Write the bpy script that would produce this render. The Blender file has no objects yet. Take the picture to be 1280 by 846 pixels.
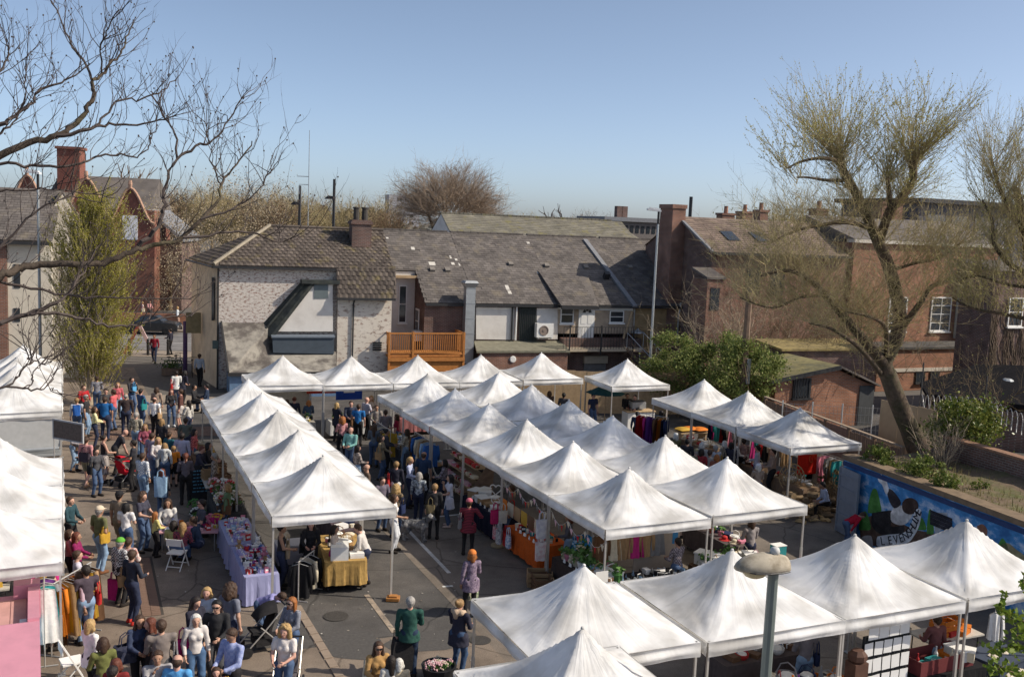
import bpy,math,random
import numpy as np
from mathutils import Vector,Matrix,Euler
random.seed(7)
rng=np.random.default_rng(11)
SC=bpy.context.scene
COL=SC.collection
PI=math.pi
FPX,PITCH,CAMH,ROLL=1222.84,0.1159,9.371,0.0416
cam_d=bpy.data.cameras.new("camera")
cam_d.sensor_width=36.0
cam_d.lens=36.0*FPX/1280.0
cam_d.clip_start=0.2
cam_d.clip_end=6000
cam=bpy.data.objects.new("camera",cam_d)
COL.objects.link(cam)
cam.matrix_world=Matrix.Translation((0,0,CAMH))@Matrix.Rotation(PI/2-PITCH,4,'X')@Matrix.Rotation(ROLL,4,'Z')
SC.camera=cam
# light
SUN_EL=math.radians(39.0)
SUN_AZ_Y=-0.06
sdir=Vector((math.cos(SUN_EL),math.cos(SUN_EL)*SUN_AZ_Y,math.sin(SUN_EL))).normalized()
w=bpy.data.worlds.new("World")
SC.world=w
w.use_nodes=True
nt=w.node_tree
sky=nt.nodes.new("ShaderNodeTexSky")
sky.sky_type='NISHITA'
sky.sun_disc=False
sky.sun_elevation=SUN_EL
sky.sun_rotation=math.atan2(sdir.x,sdir.y)
sky.altitude=50
sky.air_density=0.5
sky.dust_density=1.3
sky.ozone_density=1.2
bg=nt.nodes["Background"]
hsv=nt.nodes.new("ShaderNodeHueSaturation")
hsv.inputs['Saturation'].default_value=0.86;hsv.inputs['Hue'].default_value=0.494;hsv.inputs['Value'].default_value=1.05
nt.links.new(sky.outputs[0],hsv.inputs['Color'])
nt.links.new(hsv.outputs[0],bg.inputs[0])
bg.inputs[1].default_value=0.15
sun_d=bpy.data.lights.new("sun",'SUN')
sun_d.energy=4.5
sun_d.angle=math.radians(0.5)
sun_d.color=(1.0,0.90,0.75)
sun=bpy.data.objects.new("sun",sun_d)
COL.objects.link(sun)
sun.rotation_euler=(-sdir).to_track_quat('-Z','Y').to_euler()
SC.view_settings.view_transform='Standard'
SC.view_settings.look='None'
SC.view_settings.exposure=0.12
SC.view_settings.gamma=1.0
SC.view_settings.use_curve_mapping=False
SC.cycles.max_bounces=5
SC.cycles.diffuse_bounces=3
SC.cycles.transparent_max_bounces=6
def ray(px,py):
 x,y=px-640,py-423
 cr,sr=math.cos(ROLL),math.sin(ROLL)
 X,Y=x*cr+y*sr,-x*sr+y*cr
 c,s=math.cos(PITCH),math.sin(PITCH)
 v=-Y/FPX
 return Vector((X/FPX,c+v*s,-s+v*c))
def at(px,py,z=0.0):
 d=ray(px,py)
 return Vector((0,0,CAMH))+d*((z-CAMH)/d.z)
def aty(px,py,y):
 d=ray(px,py)
 return Vector((0,0,CAMH))+d*(y/d.y)
class Frame:
 def __init__(s,o,yaw):
  s.o=Vector((o[0],o[1]));s.yaw=yaw
  s.b=Vector((math.cos(yaw),math.sin(yaw)));s.w=Vector((-math.sin(yaw),math.cos(yaw)))
 def loc(s,p):
  q=Vector((p[0],p[1]))-s.o
  return Vector((q.dot(s.b),q.dot(s.w),p[2]if len(p)>2 else 0))
 def wd(s,u,v,z=0):
  q=s.o+s.b*u+s.w*v
  return Vector((q.x,q.y,z))
 def pl(s,px,py,v):
  d=ray(px,py)
  dn=d.x*s.w.x+d.y*s.w.y
  t=(v+s.o.dot(s.w))/dn
  return s.loc(Vector((0,0,CAMH))+d*t)
 def pu(s,px,py,u):
  d=ray(px,py)
  dn=d.x*s.b.x+d.y*s.b.y
  t=(u+s.o.dot(s.b))/dn
  return s.loc(Vector((0,0,CAMH))+d*t)
class MB:
 def __init__(s):
  s.v=[];s.f=[];s.m=[]
 def add(s,verts,faces,mi=0):
  n=len(s.v)
  s.v.extend([tuple(p)for p in verts])
  s.f.extend([tuple(n+i for i in fc)for fc in faces])
  s.m.extend([mi]*len(faces))
  return s
 def bx(s,x0,x1,y0,y1,z0,z1,mi=0):
  return s.add([(x0,y0,z0),(x1,y0,z0),(x1,y1,z0),(x0,y1,z0),(x0,y0,z1),(x1,y0,z1),(x1,y1,z1),(x0,y1,z1)],[(3,2,1,0),(4,5,6,7),(0,1,5,4),(1,2,6,5),(2,3,7,6),(3,0,4,7)],mi)
 def box(s,c,size,rz=0,mi=0,rx=0):
  R=Euler((rx,0,rz)).to_matrix()
  hx,hy,hz=size[0]/2,size[1]/2,size[2]/2
  vs=[Vector(c)+R@Vector((a*hx,b*hy,d*hz))for d in(-1,1)for a,b in((-1,-1),(1,-1),(1,1),(-1,1))]
  return s.add(vs,[(3,2,1,0),(4,5,6,7),(0,1,5,4),(1,2,6,5),(2,3,7,6),(3,0,4,7)],mi)
 def prism(s,poly,ext,mi=0):
  n=len(poly);e=Vector(ext)
  vs=[Vector(p)for p in poly]+[Vector(p)+e for p in poly]
  fs=[tuple(range(n-1,-1,-1)),tuple(range(n,2*n))]+[(i,(i+1)%n,n+(i+1)%n,n+i)for i in range(n)]
  return s.add(vs,fs,mi)
 def bar(s,a,b,wd,ht=None,mi=0,up=(0,0,1)):
  a,b=Vector(a),Vector(b);ht=ht or wd
  d=(b-a).normalized()
  side=d.cross(Vector(up))
  if side.length<1e-4:side=Vector((1,0,0))
  side.normalize();u=side.cross(d)
  q=[(side*sx*wd/2+u*sz*ht/2)for sx,sz in((-1,-1),(1,-1),(1,1),(-1,1))]
  return s.add([a+k for k in q]+[b+k for k in q],[(0,1,2,3),(7,6,5,4),(0,4,5,1),(1,5,6,2),(2,6,7,3),(3,7,4,0)],mi)
 def tube(s,pts,rad,n=6,mi=0,cap=True):
  P=[Vector(p)for p in pts]
  if not hasattr(rad,'__len__'):rad=[rad]*len(P)
  vs=[];fs=[]
  ref=Vector((0.31,0.17,0.93))
  for i,p in enumerate(P):
   d=(P[min(i+1,len(P)-1)]-P[max(i-1,0)])
   if d.length<1e-9:d=Vector((0,0,1))
   d.normalize()
   a=d.cross(ref)
   if a.length<1e-3:a=d.cross(Vector((1,0,0)))
   a.normalize();b=d.cross(a)
   for k in range(n):
    t=2*PI*k/n
    vs.append(p+(a*math.cos(t)+b*math.sin(t))*rad[i])
  for i in range(len(P)-1):
   for k in range(n):
    fs.append((i*n+k,i*n+(k+1)%n,(i+1)*n+(k+1)%n,(i+1)*n+k))
  if cap:
   fs.append(tuple(range(n-1,-1,-1)));fs.append(tuple((len(P)-1)*n+k for k in range(n)))
  return s.add(vs,fs,mi)
 def lathe(s,prof,n=12,c=(0,0,0),mi=0,sy=1.0):
  vs=[];fs=[]
  for r,z in prof:
   for k in range(n):
    t=2*PI*k/n
    vs.append((c[0]+r*math.cos(t),c[1]+r*math.sin(t)*sy,c[2]+z))
  m=len(prof)
  for i in range(m-1):
   for k in range(n):
    fs.append((i*n+k,i*n+(k+1)%n,(i+1)*n+(k+1)%n,(i+1)*n+k))
  fs.append(tuple(range(n-1,-1,-1)));fs.append(tuple((m-1)*n+k for k in range(n)))
  return s.add(vs,fs,mi)
 def ball(s,c,r,n=8,mi=0):
  if not hasattr(r,'__len__'):r=(r,r,r)
  pr=[(math.sin(PI*i/(n//2+1)),-math.cos(PI*i/(n//2+1)))for i in range(1,n//2+1)]
  k=len(s.v)
  s.lathe(pr,n,(0,0,0),mi)
  for i in range(k,len(s.v)):
   x,y,z=s.v[i]
   s.v[i]=(c[0]+x*r[0],c[1]+y*r[1],c[2]+z*r[2])
  return s
 def grid(s,fn,nu,nv,mi=0):
  vs=[fn(i/nu,j/nv)for j in range(nv+1)for i in range(nu+1)]
  fs=[(j*(nu+1)+i,j*(nu+1)+i+1,(j+1)*(nu+1)+i+1,(j+1)*(nu+1)+i)for j in range(nv)for i in range(nu)]
  return s.add(vs,fs,mi)
 def move(s,M,k=0):
  for i in range(k,len(s.v)):
   s.v[i]=tuple(M@Vector(s.v[i]))
  return s
 def mesh(s,name,mats,smooth=False):
  me=bpy.data.meshes.new(name)
  me.from_pydata(s.v,[],s.f)
  for m in(mats if isinstance(mats,(list,tuple))else[mats]):me.materials.append(m)
  if any(s.m):me.polygons.foreach_set('material_index',s.m)
  if smooth:me.polygons.foreach_set('use_smooth',[True]*len(s.f))
  me.update()
  return me
 def build(s,name,mats,parent=None,smooth=False,loc=None,rz=0):
  return link(name,s.mesh(name,mats,smooth),parent,loc,rz)
def link(name,me,parent=None,loc=None,rz=0):
 o=bpy.data.objects.new(name,me)
 COL.objects.link(o)
 if parent is not None:o.parent=parent
 if loc is not None:o.location=loc
 if rz:o.rotation_euler=(0,0,rz)
 return o
def tag(o,label=None,cat=None,group=None,kind=None):
 if label:o['label']=label
 if cat:o['category']=cat
 if group:o['group']=group
 if kind:o['kind']=kind
 return o
def thing(name,label,cat,loc=(0,0,0),rz=0,group=None):
 o=bpy.data.objects.new(name,None)
 COL.objects.link(o)
 o.empty_display_size=0.2
 o.location=loc;o.rotation_euler=(0,0,rz)
 return tag(o,label,cat,group)
def kids(o):return[c for c in o.children]
def dup(root,loc,rz=0,label=None,group=None,scale=None):
 r=root.copy();COL.objects.link(r);r.location=loc;r.rotation_euler=(0,0,rz)
 if label:r['label']=label
 if group:r['group']=group
 if scale:r.scale=(scale,)*3
 for ch in list(root.children):
  c=ch.copy();COL.objects.link(c);c.parent=r
  for g in list(ch.children):
   d=g.copy();COL.objects.link(d);d.parent=c
 return r
MATS={}
def sock(nd,*names):
 for n in names:
  if n in nd.inputs:return nd.inputs[n]
def pm(name,col,rough=0.8,var=0.15,scale=6.0,bump=0.1,bscale=40.0,metal=0.0,spec=0.3,col2=None,mix_lo=0.45,mix_hi=0.65,mscale=1.5,trans=0.0,coord='Object'):
 """principled surface: colour with noise grain, an optional second colour in patches (dirt, moss, fading), fine relief"""
 if name in MATS:return MATS[name]
 m=bpy.data.materials.new(name);m.use_nodes=True
 t=m.node_tree;N=t.nodes;L=t.links
 p=N["Principled BSDF"]
 tc=N.new("ShaderNodeTexCoord")
 n1=N.new("ShaderNodeTexNoise");n1.inputs['Scale'].default_value=scale;n1.inputs['Detail'].default_value=5
 L.new(tc.outputs[coord],n1.inputs['Vector'])
 ramp=N.new("ShaderNodeMapRange")
 ramp.inputs[1].default_value=0.25;ramp.inputs[2].default_value=0.75
 ramp.inputs[3].default_value=1-var;ramp.inputs[4].default_value=1+var
 L.new(n1.outputs['Fac'],ramp.inputs[0])
 mul=N.new("ShaderNodeVectorMath");mul.operation='SCALE'
 src=None
 if col2 is not None:
  n2=N.new("ShaderNodeTexNoise");n2.inputs['Scale'].default_value=mscale;n2.inputs['Detail'].default_value=7;n2.inputs['Roughness'].default_value=0.65
  L.new(tc.outputs[coord],n2.inputs['Vector'])
  r2=N.new("ShaderNodeMapRange");r2.inputs[1].default_value=mix_lo;r2.inputs[2].default_value=mix_hi
  L.new(n2.outputs['Fac'],r2.inputs[0])
  mx=N.new("ShaderNodeMix");mx.data_type='RGBA'
  mx.inputs[6].default_value=(*col,1);mx.inputs[7].default_value=(*col2,1)
  L.new(r2.outputs[0],mx.inputs[0])
  L.new(mx.outputs[2],mul.inputs[0])
 else:
  mul.inputs[0].default_value=col
 L.new(ramp.outputs[0],mul.inputs['Scale'])
 L.new(mul.outputs[0],p.inputs['Base Color'])
 p.inputs['Roughness'].default_value=rough
 p.inputs['Metallic'].default_value=metal
 p.inputs['Specular IOR Level'].default_value=spec
 if bump>0:
  n3=N.new("ShaderNodeTexNoise");n3.inputs['Scale'].default_value=bscale;n3.inputs['Detail'].default_value=4
  L.new(tc.outputs[coord],n3.inputs['Vector'])
  b=N.new("ShaderNodeBump");b.inputs['Strength'].default_value=bump;b.inputs['Distance'].default_value=0.02
  L.new(n3.outputs['Fac'],b.inputs['Height']);L.new(b.outputs[0],p.inputs['Normal'])
 if trans>0:
  tr=N.new("ShaderNodeBsdfTranslucent");ms=N.new("ShaderNodeMixShader");ms.inputs[0].default_value=trans
  L.new(mul.outputs[0],tr.inputs[0])
  L.new(p.outputs[0],ms.inputs[1]);L.new(tr.outputs[0],ms.inputs[2])
  L.new(ms.outputs[0],N["Material Output"].inputs[0])
 MATS[name]=m
 return m
def brickmat(name,c1,c2,mortar,var=0.3,paint=None,plo=0.45,phi=0.6,pscale=0.8,bw=0.225,bh=0.075,msize=0.012,bump=0.5,paint2=None):
 """brickwork on upright walls: object x+y runs along the wall, z up; optional flaking paint"""
 if name in MATS:return MATS[name]
 m=bpy.data.materials.new(name);m.use_nodes=True
 t=m.node_tree;N=t.nodes;L=t.links
 p=N["Principled BSDF"];p.inputs['Roughness'].default_value=0.9;p.inputs['Specular IOR Level'].default_value=0.2
 tc=N.new("ShaderNodeTexCoord");sp=N.new("ShaderNodeSeparateXYZ");L.new(tc.outputs['Object'],sp.inputs[0])
 ad=N.new("ShaderNodeMath");L.new(sp.outputs[0],ad.inputs[0]);L.new(sp.outputs[1],ad.inputs[1])
 cb=N.new("ShaderNodeCombineXYZ");L.new(ad.outputs[0],cb.inputs[0]);L.new(sp.outputs[2],cb.inputs[1])
 br=N.new("ShaderNodeTexBrick")
 L.new(cb.outputs[0],br.inputs['Vector'])
 br.inputs['Scale'].default_value=1.0
 br.inputs['Brick Width'].default_value=bw;br.inputs['Row Height'].default_value=bh;br.inputs['Mortar Size'].default_value=msize
 br.inputs['Color1'].default_value=(*c1,1);br.inputs['Color2'].default_value=(*c2,1);br.inputs['Mortar'].default_value=(*mortar,1)
 n1=N.new("ShaderNodeTexNoise");n1.inputs['Scale'].default_value=1.3;n1.inputs['Detail'].default_value=6
 L.new(tc.outputs['Object'],n1.inputs['Vector'])
 mr=N.new("ShaderNodeMapRange");mr.inputs[1].default_value=0.3;mr.inputs[2].default_value=0.7;mr.inputs[3].default_value=1-var;mr.inputs[4].default_value=1+var
 L.new(n1.outputs['Fac'],mr.inputs[0])
 mul=N.new("ShaderNodeVectorMath");mul.operation='SCALE'
 L.new(br.outputs['Color'],mul.inputs[0]);L.new(mr.outputs[0],mul.inputs['Scale'])
 out=mul.outputs[0]
 if paint:
  n2=N.new("ShaderNodeTexNoise");n2.inputs['Scale'].default_value=pscale;n2.inputs['Detail'].default_value=9;n2.inputs['Roughness'].default_value=0.7
  mp=N.new("ShaderNodeMapping");mp.inputs['Scale'].default_value=(1,1,2.2)
  L.new(tc.outputs['Object'],mp.inputs[0]);L.new(mp.outputs[0],n2.inputs['Vector'])
  r2=N.new("ShaderNodeMapRange");r2.inputs[1].default_value=plo;r2.inputs[2].default_value=phi
  L.new(n2.outputs['Fac'],r2.inputs[0])
  n4=N.new("ShaderNodeTexNoise");n4.inputs['Scale'].default_value=0.7;n4.inputs['Detail'].default_value=5
  L.new(tc.outputs['Object'],n4.inputs['Vector'])
  pc=N.new("ShaderNodeMix");pc.data_type='RGBA';pc.inputs[6].default_value=(*paint,1);pc.inputs[7].default_value=(*(paint2 or paint),1)
  L.new(n4.outputs['Fac'],pc.inputs[0])
  mx=N.new("ShaderNodeMix");mx.data_type='RGBA'
  L.new(r2.outputs[0],mx.inputs[0]);L.new(pc.outputs[2],mx.inputs[6]);L.new(out,mx.inputs[7])
  out=mx.outputs[2]
 L.new(out,p.inputs['Base Color'])
 b=N.new("ShaderNodeBump");b.inputs['Strength'].default_value=bump;b.inputs['Distance'].default_value=0.015
 inv=N.new("ShaderNodeMath");inv.operation='SUBTRACT';inv.inputs[0].default_value=1.0
 L.new(br.outputs['Fac'],inv.inputs[1]);L.new(inv.outputs[0],b.inputs['Height'])
 L.new(b.outputs[0],p.inputs['Normal'])
 MATS[name]=m
 return m
M_ASPH=pm('asphalt',(0.168,0.140,0.114),0.9,0.3,38,0.3,160,col2=(0.215,0.182,0.15),mscale=0.35,mix_lo=0.42,mix_hi=0.62)
M_LANE=pm('lane_tarmac',(0.185,0.146,0.114),0.9,0.3,38,0.3,160,col2=(0.235,0.19,0.15),mscale=0.5,mix_lo=0.42,mix_hi=0.62)
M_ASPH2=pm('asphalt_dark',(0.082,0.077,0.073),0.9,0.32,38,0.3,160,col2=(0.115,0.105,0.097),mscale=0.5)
M_ROAD=pm('road_asphalt',(0.2,0.19,0.185),0.85,0.12,8,0.1,90)
M_PAVE=pm('paving',(0.30,0.25,0.20),0.9,0.12,5,0.15,60,col2=(0.24,0.20,0.165),mscale=0.8)
M_BRICKP=pm('paver_clay',(0.19,0.12,0.088),0.9,0.2,9,0.2,80,col2=(0.13,0.095,0.078),mscale=1.2)
M_LINE=pm('line_paint',(0.62,0.61,0.58),0.8,0.12,20,0.05,80,col2=(0.38,0.36,0.34),mscale=5,mix_lo=0.5,mix_hi=0.75)
M_LINE_OLD=pm('line_paint_worn',(0.36,0.29,0.22),0.85,0.2,20,0.05,80,col2=(0.15,0.135,0.12),mscale=6,mix_lo=0.5,mix_hi=0.7)
M_KERB=pm('kerb_stone',(0.28,0.22,0.17),0.9,0.15,7,0.15,60)
M_GREY_METAL=pm('galvanised',(0.42,0.44,0.45),0.45,0.1,5,0.05,30,metal=0.6,spec=0.5)
M_DARK_METAL=pm('dark_metal',(0.03,0.03,0.032),0.5,0.15,9,0.05,40,spec=0.4)
M_ALU=pm('aluminium_pole',(0.55,0.53,0.5),0.4,0.06,8,0.02,40,metal=0.5,spec=0.5)
M_WHITE=pm('white_paint',(0.78,0.77,0.74),0.6,0.05,5,0.03,40)
M_GLASS=pm('window_glass',(0.03,0.038,0.048),0.08,0.3,1.2,0.0,5,spec=0.8)
M_BLACKP=pm('black_plastic',(0.02,0.02,0.022),0.55,0.15,7,0.05,60)
M_BRICK=brickmat('brick_red',(0.26,0.115,0.075),(0.19,0.085,0.06),(0.24,0.2,0.17),0.28)
M_BRICK_D=brickmat('brick_brown',(0.16,0.085,0.07),(0.105,0.065,0.058),(0.2,0.17,0.15),0.3)
M_BRICK_O=brickmat('brick_orange',(0.38,0.16,0.085),(0.28,0.115,0.065),(0.28,0.22,0.18),0.25)
M_WOOD=pm('weathered_wood',(0.22,0.15,0.105),0.85,0.25,5,0.2,50,col2=(0.15,0.105,0.08),mscale=2)
M_ORANGE_WOOD=pm('orange_stained_wood',(0.42,0.17,0.045),0.7,0.2,6,0.12,50)
M_TIMBER=pm('plain_timber',(0.42,0.30,0.18),0.8,0.18,6,0.12,50)
def M_col(c,rough=0.8,var=0.08):
 n='paint_%03d_%03d_%03d_%02d'%(int(c[0]*999),int(c[1]*999),int(c[2]*999),int(rough*20))
 return pm(n,c,rough,var,9,0.08,70)
def weather(m,crack=.5,stain=.75):
 """cracks, oil stains and faded patches over a tarmac material"""
 t=m.node_tree;N=t.nodes;L=t.links;p=N["Principled BSDF"];src=p.inputs['Base Color'].links[0].from_socket
 tc=N.new("ShaderNodeTexCoord");wn=N.new("ShaderNodeTexNoise");wn.inputs['Scale'].default_value=1.3;wn.inputs['Detail'].default_value=4
 L.new(tc.outputs['Object'],wn.inputs['Vector'])
 mx=N.new("ShaderNodeMix");mx.data_type='RGBA';mx.inputs[0].default_value=.22;L.new(tc.outputs['Object'],mx.inputs[6]);L.new(wn.outputs['Color'],mx.inputs[7])
 vo=N.new("ShaderNodeTexVoronoi");vo.feature='DISTANCE_TO_EDGE';vo.inputs['Scale'].default_value=.42;L.new(mx.outputs[2],vo.inputs['Vector'])
 mr=N.new("ShaderNodeMapRange");mr.inputs[1].default_value=.0;mr.inputs[2].default_value=.012;mr.inputs[3].default_value=crack;mr.inputs[4].default_value=1;L.new(vo.outputs['Distance'],mr.inputs[0])
 sn=N.new("ShaderNodeTexNoise");sn.inputs['Scale'].default_value=.9;sn.inputs['Detail'].default_value=8;sn.inputs['Roughness'].default_value=.7;L.new(tc.outputs['Object'],sn.inputs['Vector'])
 m2=N.new("ShaderNodeMapRange");m2.inputs[1].default_value=.36;m2.inputs[2].default_value=.58;m2.inputs[3].default_value=stain;m2.inputs[4].default_value=1.08;L.new(sn.outputs['Fac'],m2.inputs[0])
 mm=N.new("ShaderNodeMath");mm.operation='MULTIPLY';L.new(mr.outputs[0],mm.inputs[0]);L.new(m2.outputs[0],mm.inputs[1])
 sc=N.new("ShaderNodeVectorMath");sc.operation='SCALE';L.new(src,sc.inputs[0]);L.new(mm.outputs[0],sc.inputs['Scale']);L.new(sc.outputs[0],p.inputs['Base Color'])
for m_ in(M_ASPH,M_ASPH2,M_ROAD,M_LANE):weather(m_)
weather(M_LINE,.8,.6);weather(M_LINE_OLD,.7,.5)
def spline(P,n=4):
 P=[Vector(p)for p in P];out=[]
 for i in range(len(P)-1):
  p0,p1,p2,p3=P[max(i-1,0)],P[i],P[i+1],P[min(i+2,len(P)-1)]
  for k in range(n):
   t=k/n
   out.append(.5*((2*p1)+(p2-p0)*t+(2*p0-5*p1+4*p2-p3)*t*t+(3*p1-p0-3*p2+p3)*t**3))
 out.append(P[-1]);return out
def sheet(name,pts,mat,z,kind='structure'):
 mb=MB();mb.add([(p[0],p[1],z)for p in pts],[tuple(range(len(pts)))])
 return tag(mb.build(name,mat),kind=kind)
MK=Frame((-11.5787,36.1907),0.42)
def mk(u,v,z=0.0):return MK.wd(u,v,z)
sheet('ground',[(-3000,-300),(3000,-300),(3000,4000),(-3000,4000)],pm('town_ground',(0.12,0.11,0.10),0.95,0.2,3,0.1,60),-0.012)
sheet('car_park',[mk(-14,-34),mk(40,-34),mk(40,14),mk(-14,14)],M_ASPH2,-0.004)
sheet('lane',[mk(-12,-34),mk(4.2,-34),mk(4.2,-17.4),mk(-0.2,-17.4),mk(-1.2,24),mk(-12,24)],M_LANE,0.0)
sheet('market_asphalt',[mk(4.2,-34),mk(24,-34),mk(24,-9),mk(4.2,-9)],M_ASPH,0.0008)
ROADF=Frame(at(203,441)[:2],0.10)
R0=ROADF.o
def rd(u,v,z=0.0):return ROADF.wd(u,v,z)
sheet('road',[rd(-80,1.2),rd(90,1.2),rd(90,11.6),rd(-80,11.6)],M_ROAD,0.004)
sheet('pavement',[rd(-10,-1.8),rd(8,-1.8),rd(8,1.0),rd(-10,1.0)],M_PAVE,0.006)
kb=MB();kb.bx(-80,90,11.6,15.5,-0.01,0.13);
tag(kb.build('pavement',M_PAVE,loc=(R0[0],R0[1],0),rz=0.10),kind='structure')
kb=MB();kb.bx(-80,90,11.45,11.598,-0.01,0.14)
tag(kb.build('kerb',M_KERB,loc=(R0[0],R0[1],0),rz=0.10),kind='structure')
for k,v in enumerate((5.1,7.9)):
 mbm=MB()
 for i in range(-16,20):mbm.bx(i*4.0,i*4.0+(2.6 if k else 3.99),v,v+0.12,0.0085,0.0095)
 tag(mbm.build('road_marking',M_LINE,loc=(R0[0],R0[1],0),rz=0.10),kind='structure')
def strip(name,a,b,wd,mat,z=0.005):
 a,b=Vector(a),Vector(b);d=(b-a);d.z=0;d.normalize();n=Vector((-d.y,d.x,0))*wd/2
 return sheet(name,[a-n,b-n,b+n,a+n],mat,z)
for p,q,wd,mt in(((503,655),(561.5,716),.11,M_LINE),((505,650),(577,642.5),.10,M_LINE),((624,674),(666,704),.11,M_LINE),((553,733),(566,732),.10,M_LINE),((458,743),(493,790),.13,M_LINE_OLD)):
 strip('bay_line',at(*p),at(*q),wd,mt)
kbase=MB();a0,a1=at(371,757),at(432,858)
d0=(a1-a0);nks=max(4,int(d0.length/0.42));kpar=None
kerb_root=MB().bx(-0.105,0.105,0,d0.length,-0.05,0.004).build('kerb_channel',M_KERB,loc=(a0.x,a0.y,0),rz=math.atan2(d0.y,d0.x)-PI/2)
tag(kerb_root,kind='structure')
stone=MB().bx(-0.09,0.09,0.008,0.41,0.0,0.022).mesh('kerb_stone',M_KERB)
for i in range(nks):
 o=link('kerb_stone',stone,kerb_root,(random.uniform(-.006,.006),i*d0.length/nks,random.uniform(-.004,.004)))
def paver_area(u0,u1,v0,v1,individual):
 base=MB().add([(0,0,0),(u1-u0,0,0),(u1-u0,v1-v0,0),(0,v1-v0,0)],[(0,1,2,3)])
 root=base.build('brick_paving',pm('paver_joint',(0.07,0.06,0.05),0.95,0.1),loc=mk(u0,v0,0.004),rz=MK.yaw)
 tag(root,kind='structure')
 pv=MB().bx(0.005,0.205,0.005,0.10,0,0.012).mesh('paver',M_BRICKP)
 mb=MB();k=0
 nv=int((v1-v0)/0.105);nu=int((u1-u0)/0.21)
 for j in range(nv):
  for i in range(nu):
   x=i*0.21;y=j*0.105
   if k<individual:
    link('paver',pv,root,(x,y,random.uniform(-.002,.002)));k+=1
   else:
    mb.bx(x+.005,x+.205,y+.005,y+.1,0,0.012+random.uniform(-.002,.002))
 if mb.v:tag(mb.build('paver',M_BRICKP,root),kind='stuff')
q=MK.loc(at(190,742));q2=MK.loc(at(204,768))
paver_area(q2.x-0.46,q2.x+0.02,q2.y,q2.y+4.2,80)
q=MK.loc(at(215,545));paver_area(q.x-3.6,q.x+3.4,q.y-0.3,q.y+1.6,0)
qa=MK.loc(at(300,846));
sheet('pavement',[mk(MK.loc(at(140,491)).x,MK.loc(at(190,516)).y-.3),mk(MK.loc(at(280,516)).x+3,MK.loc(at(190,516)).y-.3),mk(MK.loc(at(280,516)).x+3,MK.loc(at(190,516)).y+4.6),mk(MK.loc(at(140,491)).x,MK.loc(at(190,516)).y+4.6)],M_PAVE,0.0065)
for kz,(px,py,a,b)in enumerate(((540,800,1.2,.6),(300,800,1.1,.8),(440,805,.8,.9))):
 c=MK.loc(at(px,py));pts=[(c.x+a*math.cos(t)*random.uniform(.8,1),c.y+b*math.sin(t)*random.uniform(.8,1))for t in np.linspace(0,2*PI,14)[:-1]]
 sheet('tarmac_patch',[mk(*p)for p in pts],pm('asphalt_patch',(0.085,0.08,0.076),0.92,0.2,14,0.25,150),0.0042)
def tile_field(mb,o,ud,sd,nd,W,L,tw,tl,lip=0.035,pred=None,wave=0.0,mi=0,jit=0.006):
 """courses of overlapping tiles on a slope: o eave corner, ud along the eave, sd up the slope, nd out of the roof"""
 o,ud,sd,nd=Vector(o),Vector(ud),Vector(sd),Vector(nd)
 for j in range(int(L/tl)):
  off=(tw/2 if j%2 else 0)
  for i in range(-1,int(W/tw)+1):
   u0=i*tw+off;s0=j*tl
   if u0<-1e-6 or u0+tw>W+1e-6:
    if u0+tw<0.08 or u0>W-0.08:continue
   a,b=max(0,u0),min(W,u0+tw)
   if pred and not pred((a+b)/2,s0+tl/2):continue
   h=lip+random.uniform(-jit,jit);h0=0.004
   g=0.006
   p=lambda u,s_,n_:o+ud*u+sd*s_+nd*n_
   if wave>0:
    m=(a+b)/2
    vs=[p(a+g,s0,h),p(m,s0,h+wave),p(b-g,s0,h),p(a+g,s0+tl*1.05,h0+h*.3),p(m,s0+tl*1.05,h0+wave+h*.3),p(b-g,s0+tl*1.05,h0+h*.3),p(a+g,s0,-.01),p(m,s0,-.01),p(b-g,s0,-.01)]
    mb.add(vs,[(0,1,4,3),(1,2,5,4),(6,7,1,0),(7,8,2,1)],mi)
   else:
    vs=[p(a+g,s0,h),p(b-g,s0,h),p(b-g,s0+tl*1.05,h0+h*.25),p(a+g,s0+tl*1.05,h0+h*.25),p(a+g,s0,-.01),p(b-g,s0,-.01)]
    mb.add(vs,[(0,1,2,3),(4,5,1,0)],mi)
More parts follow.
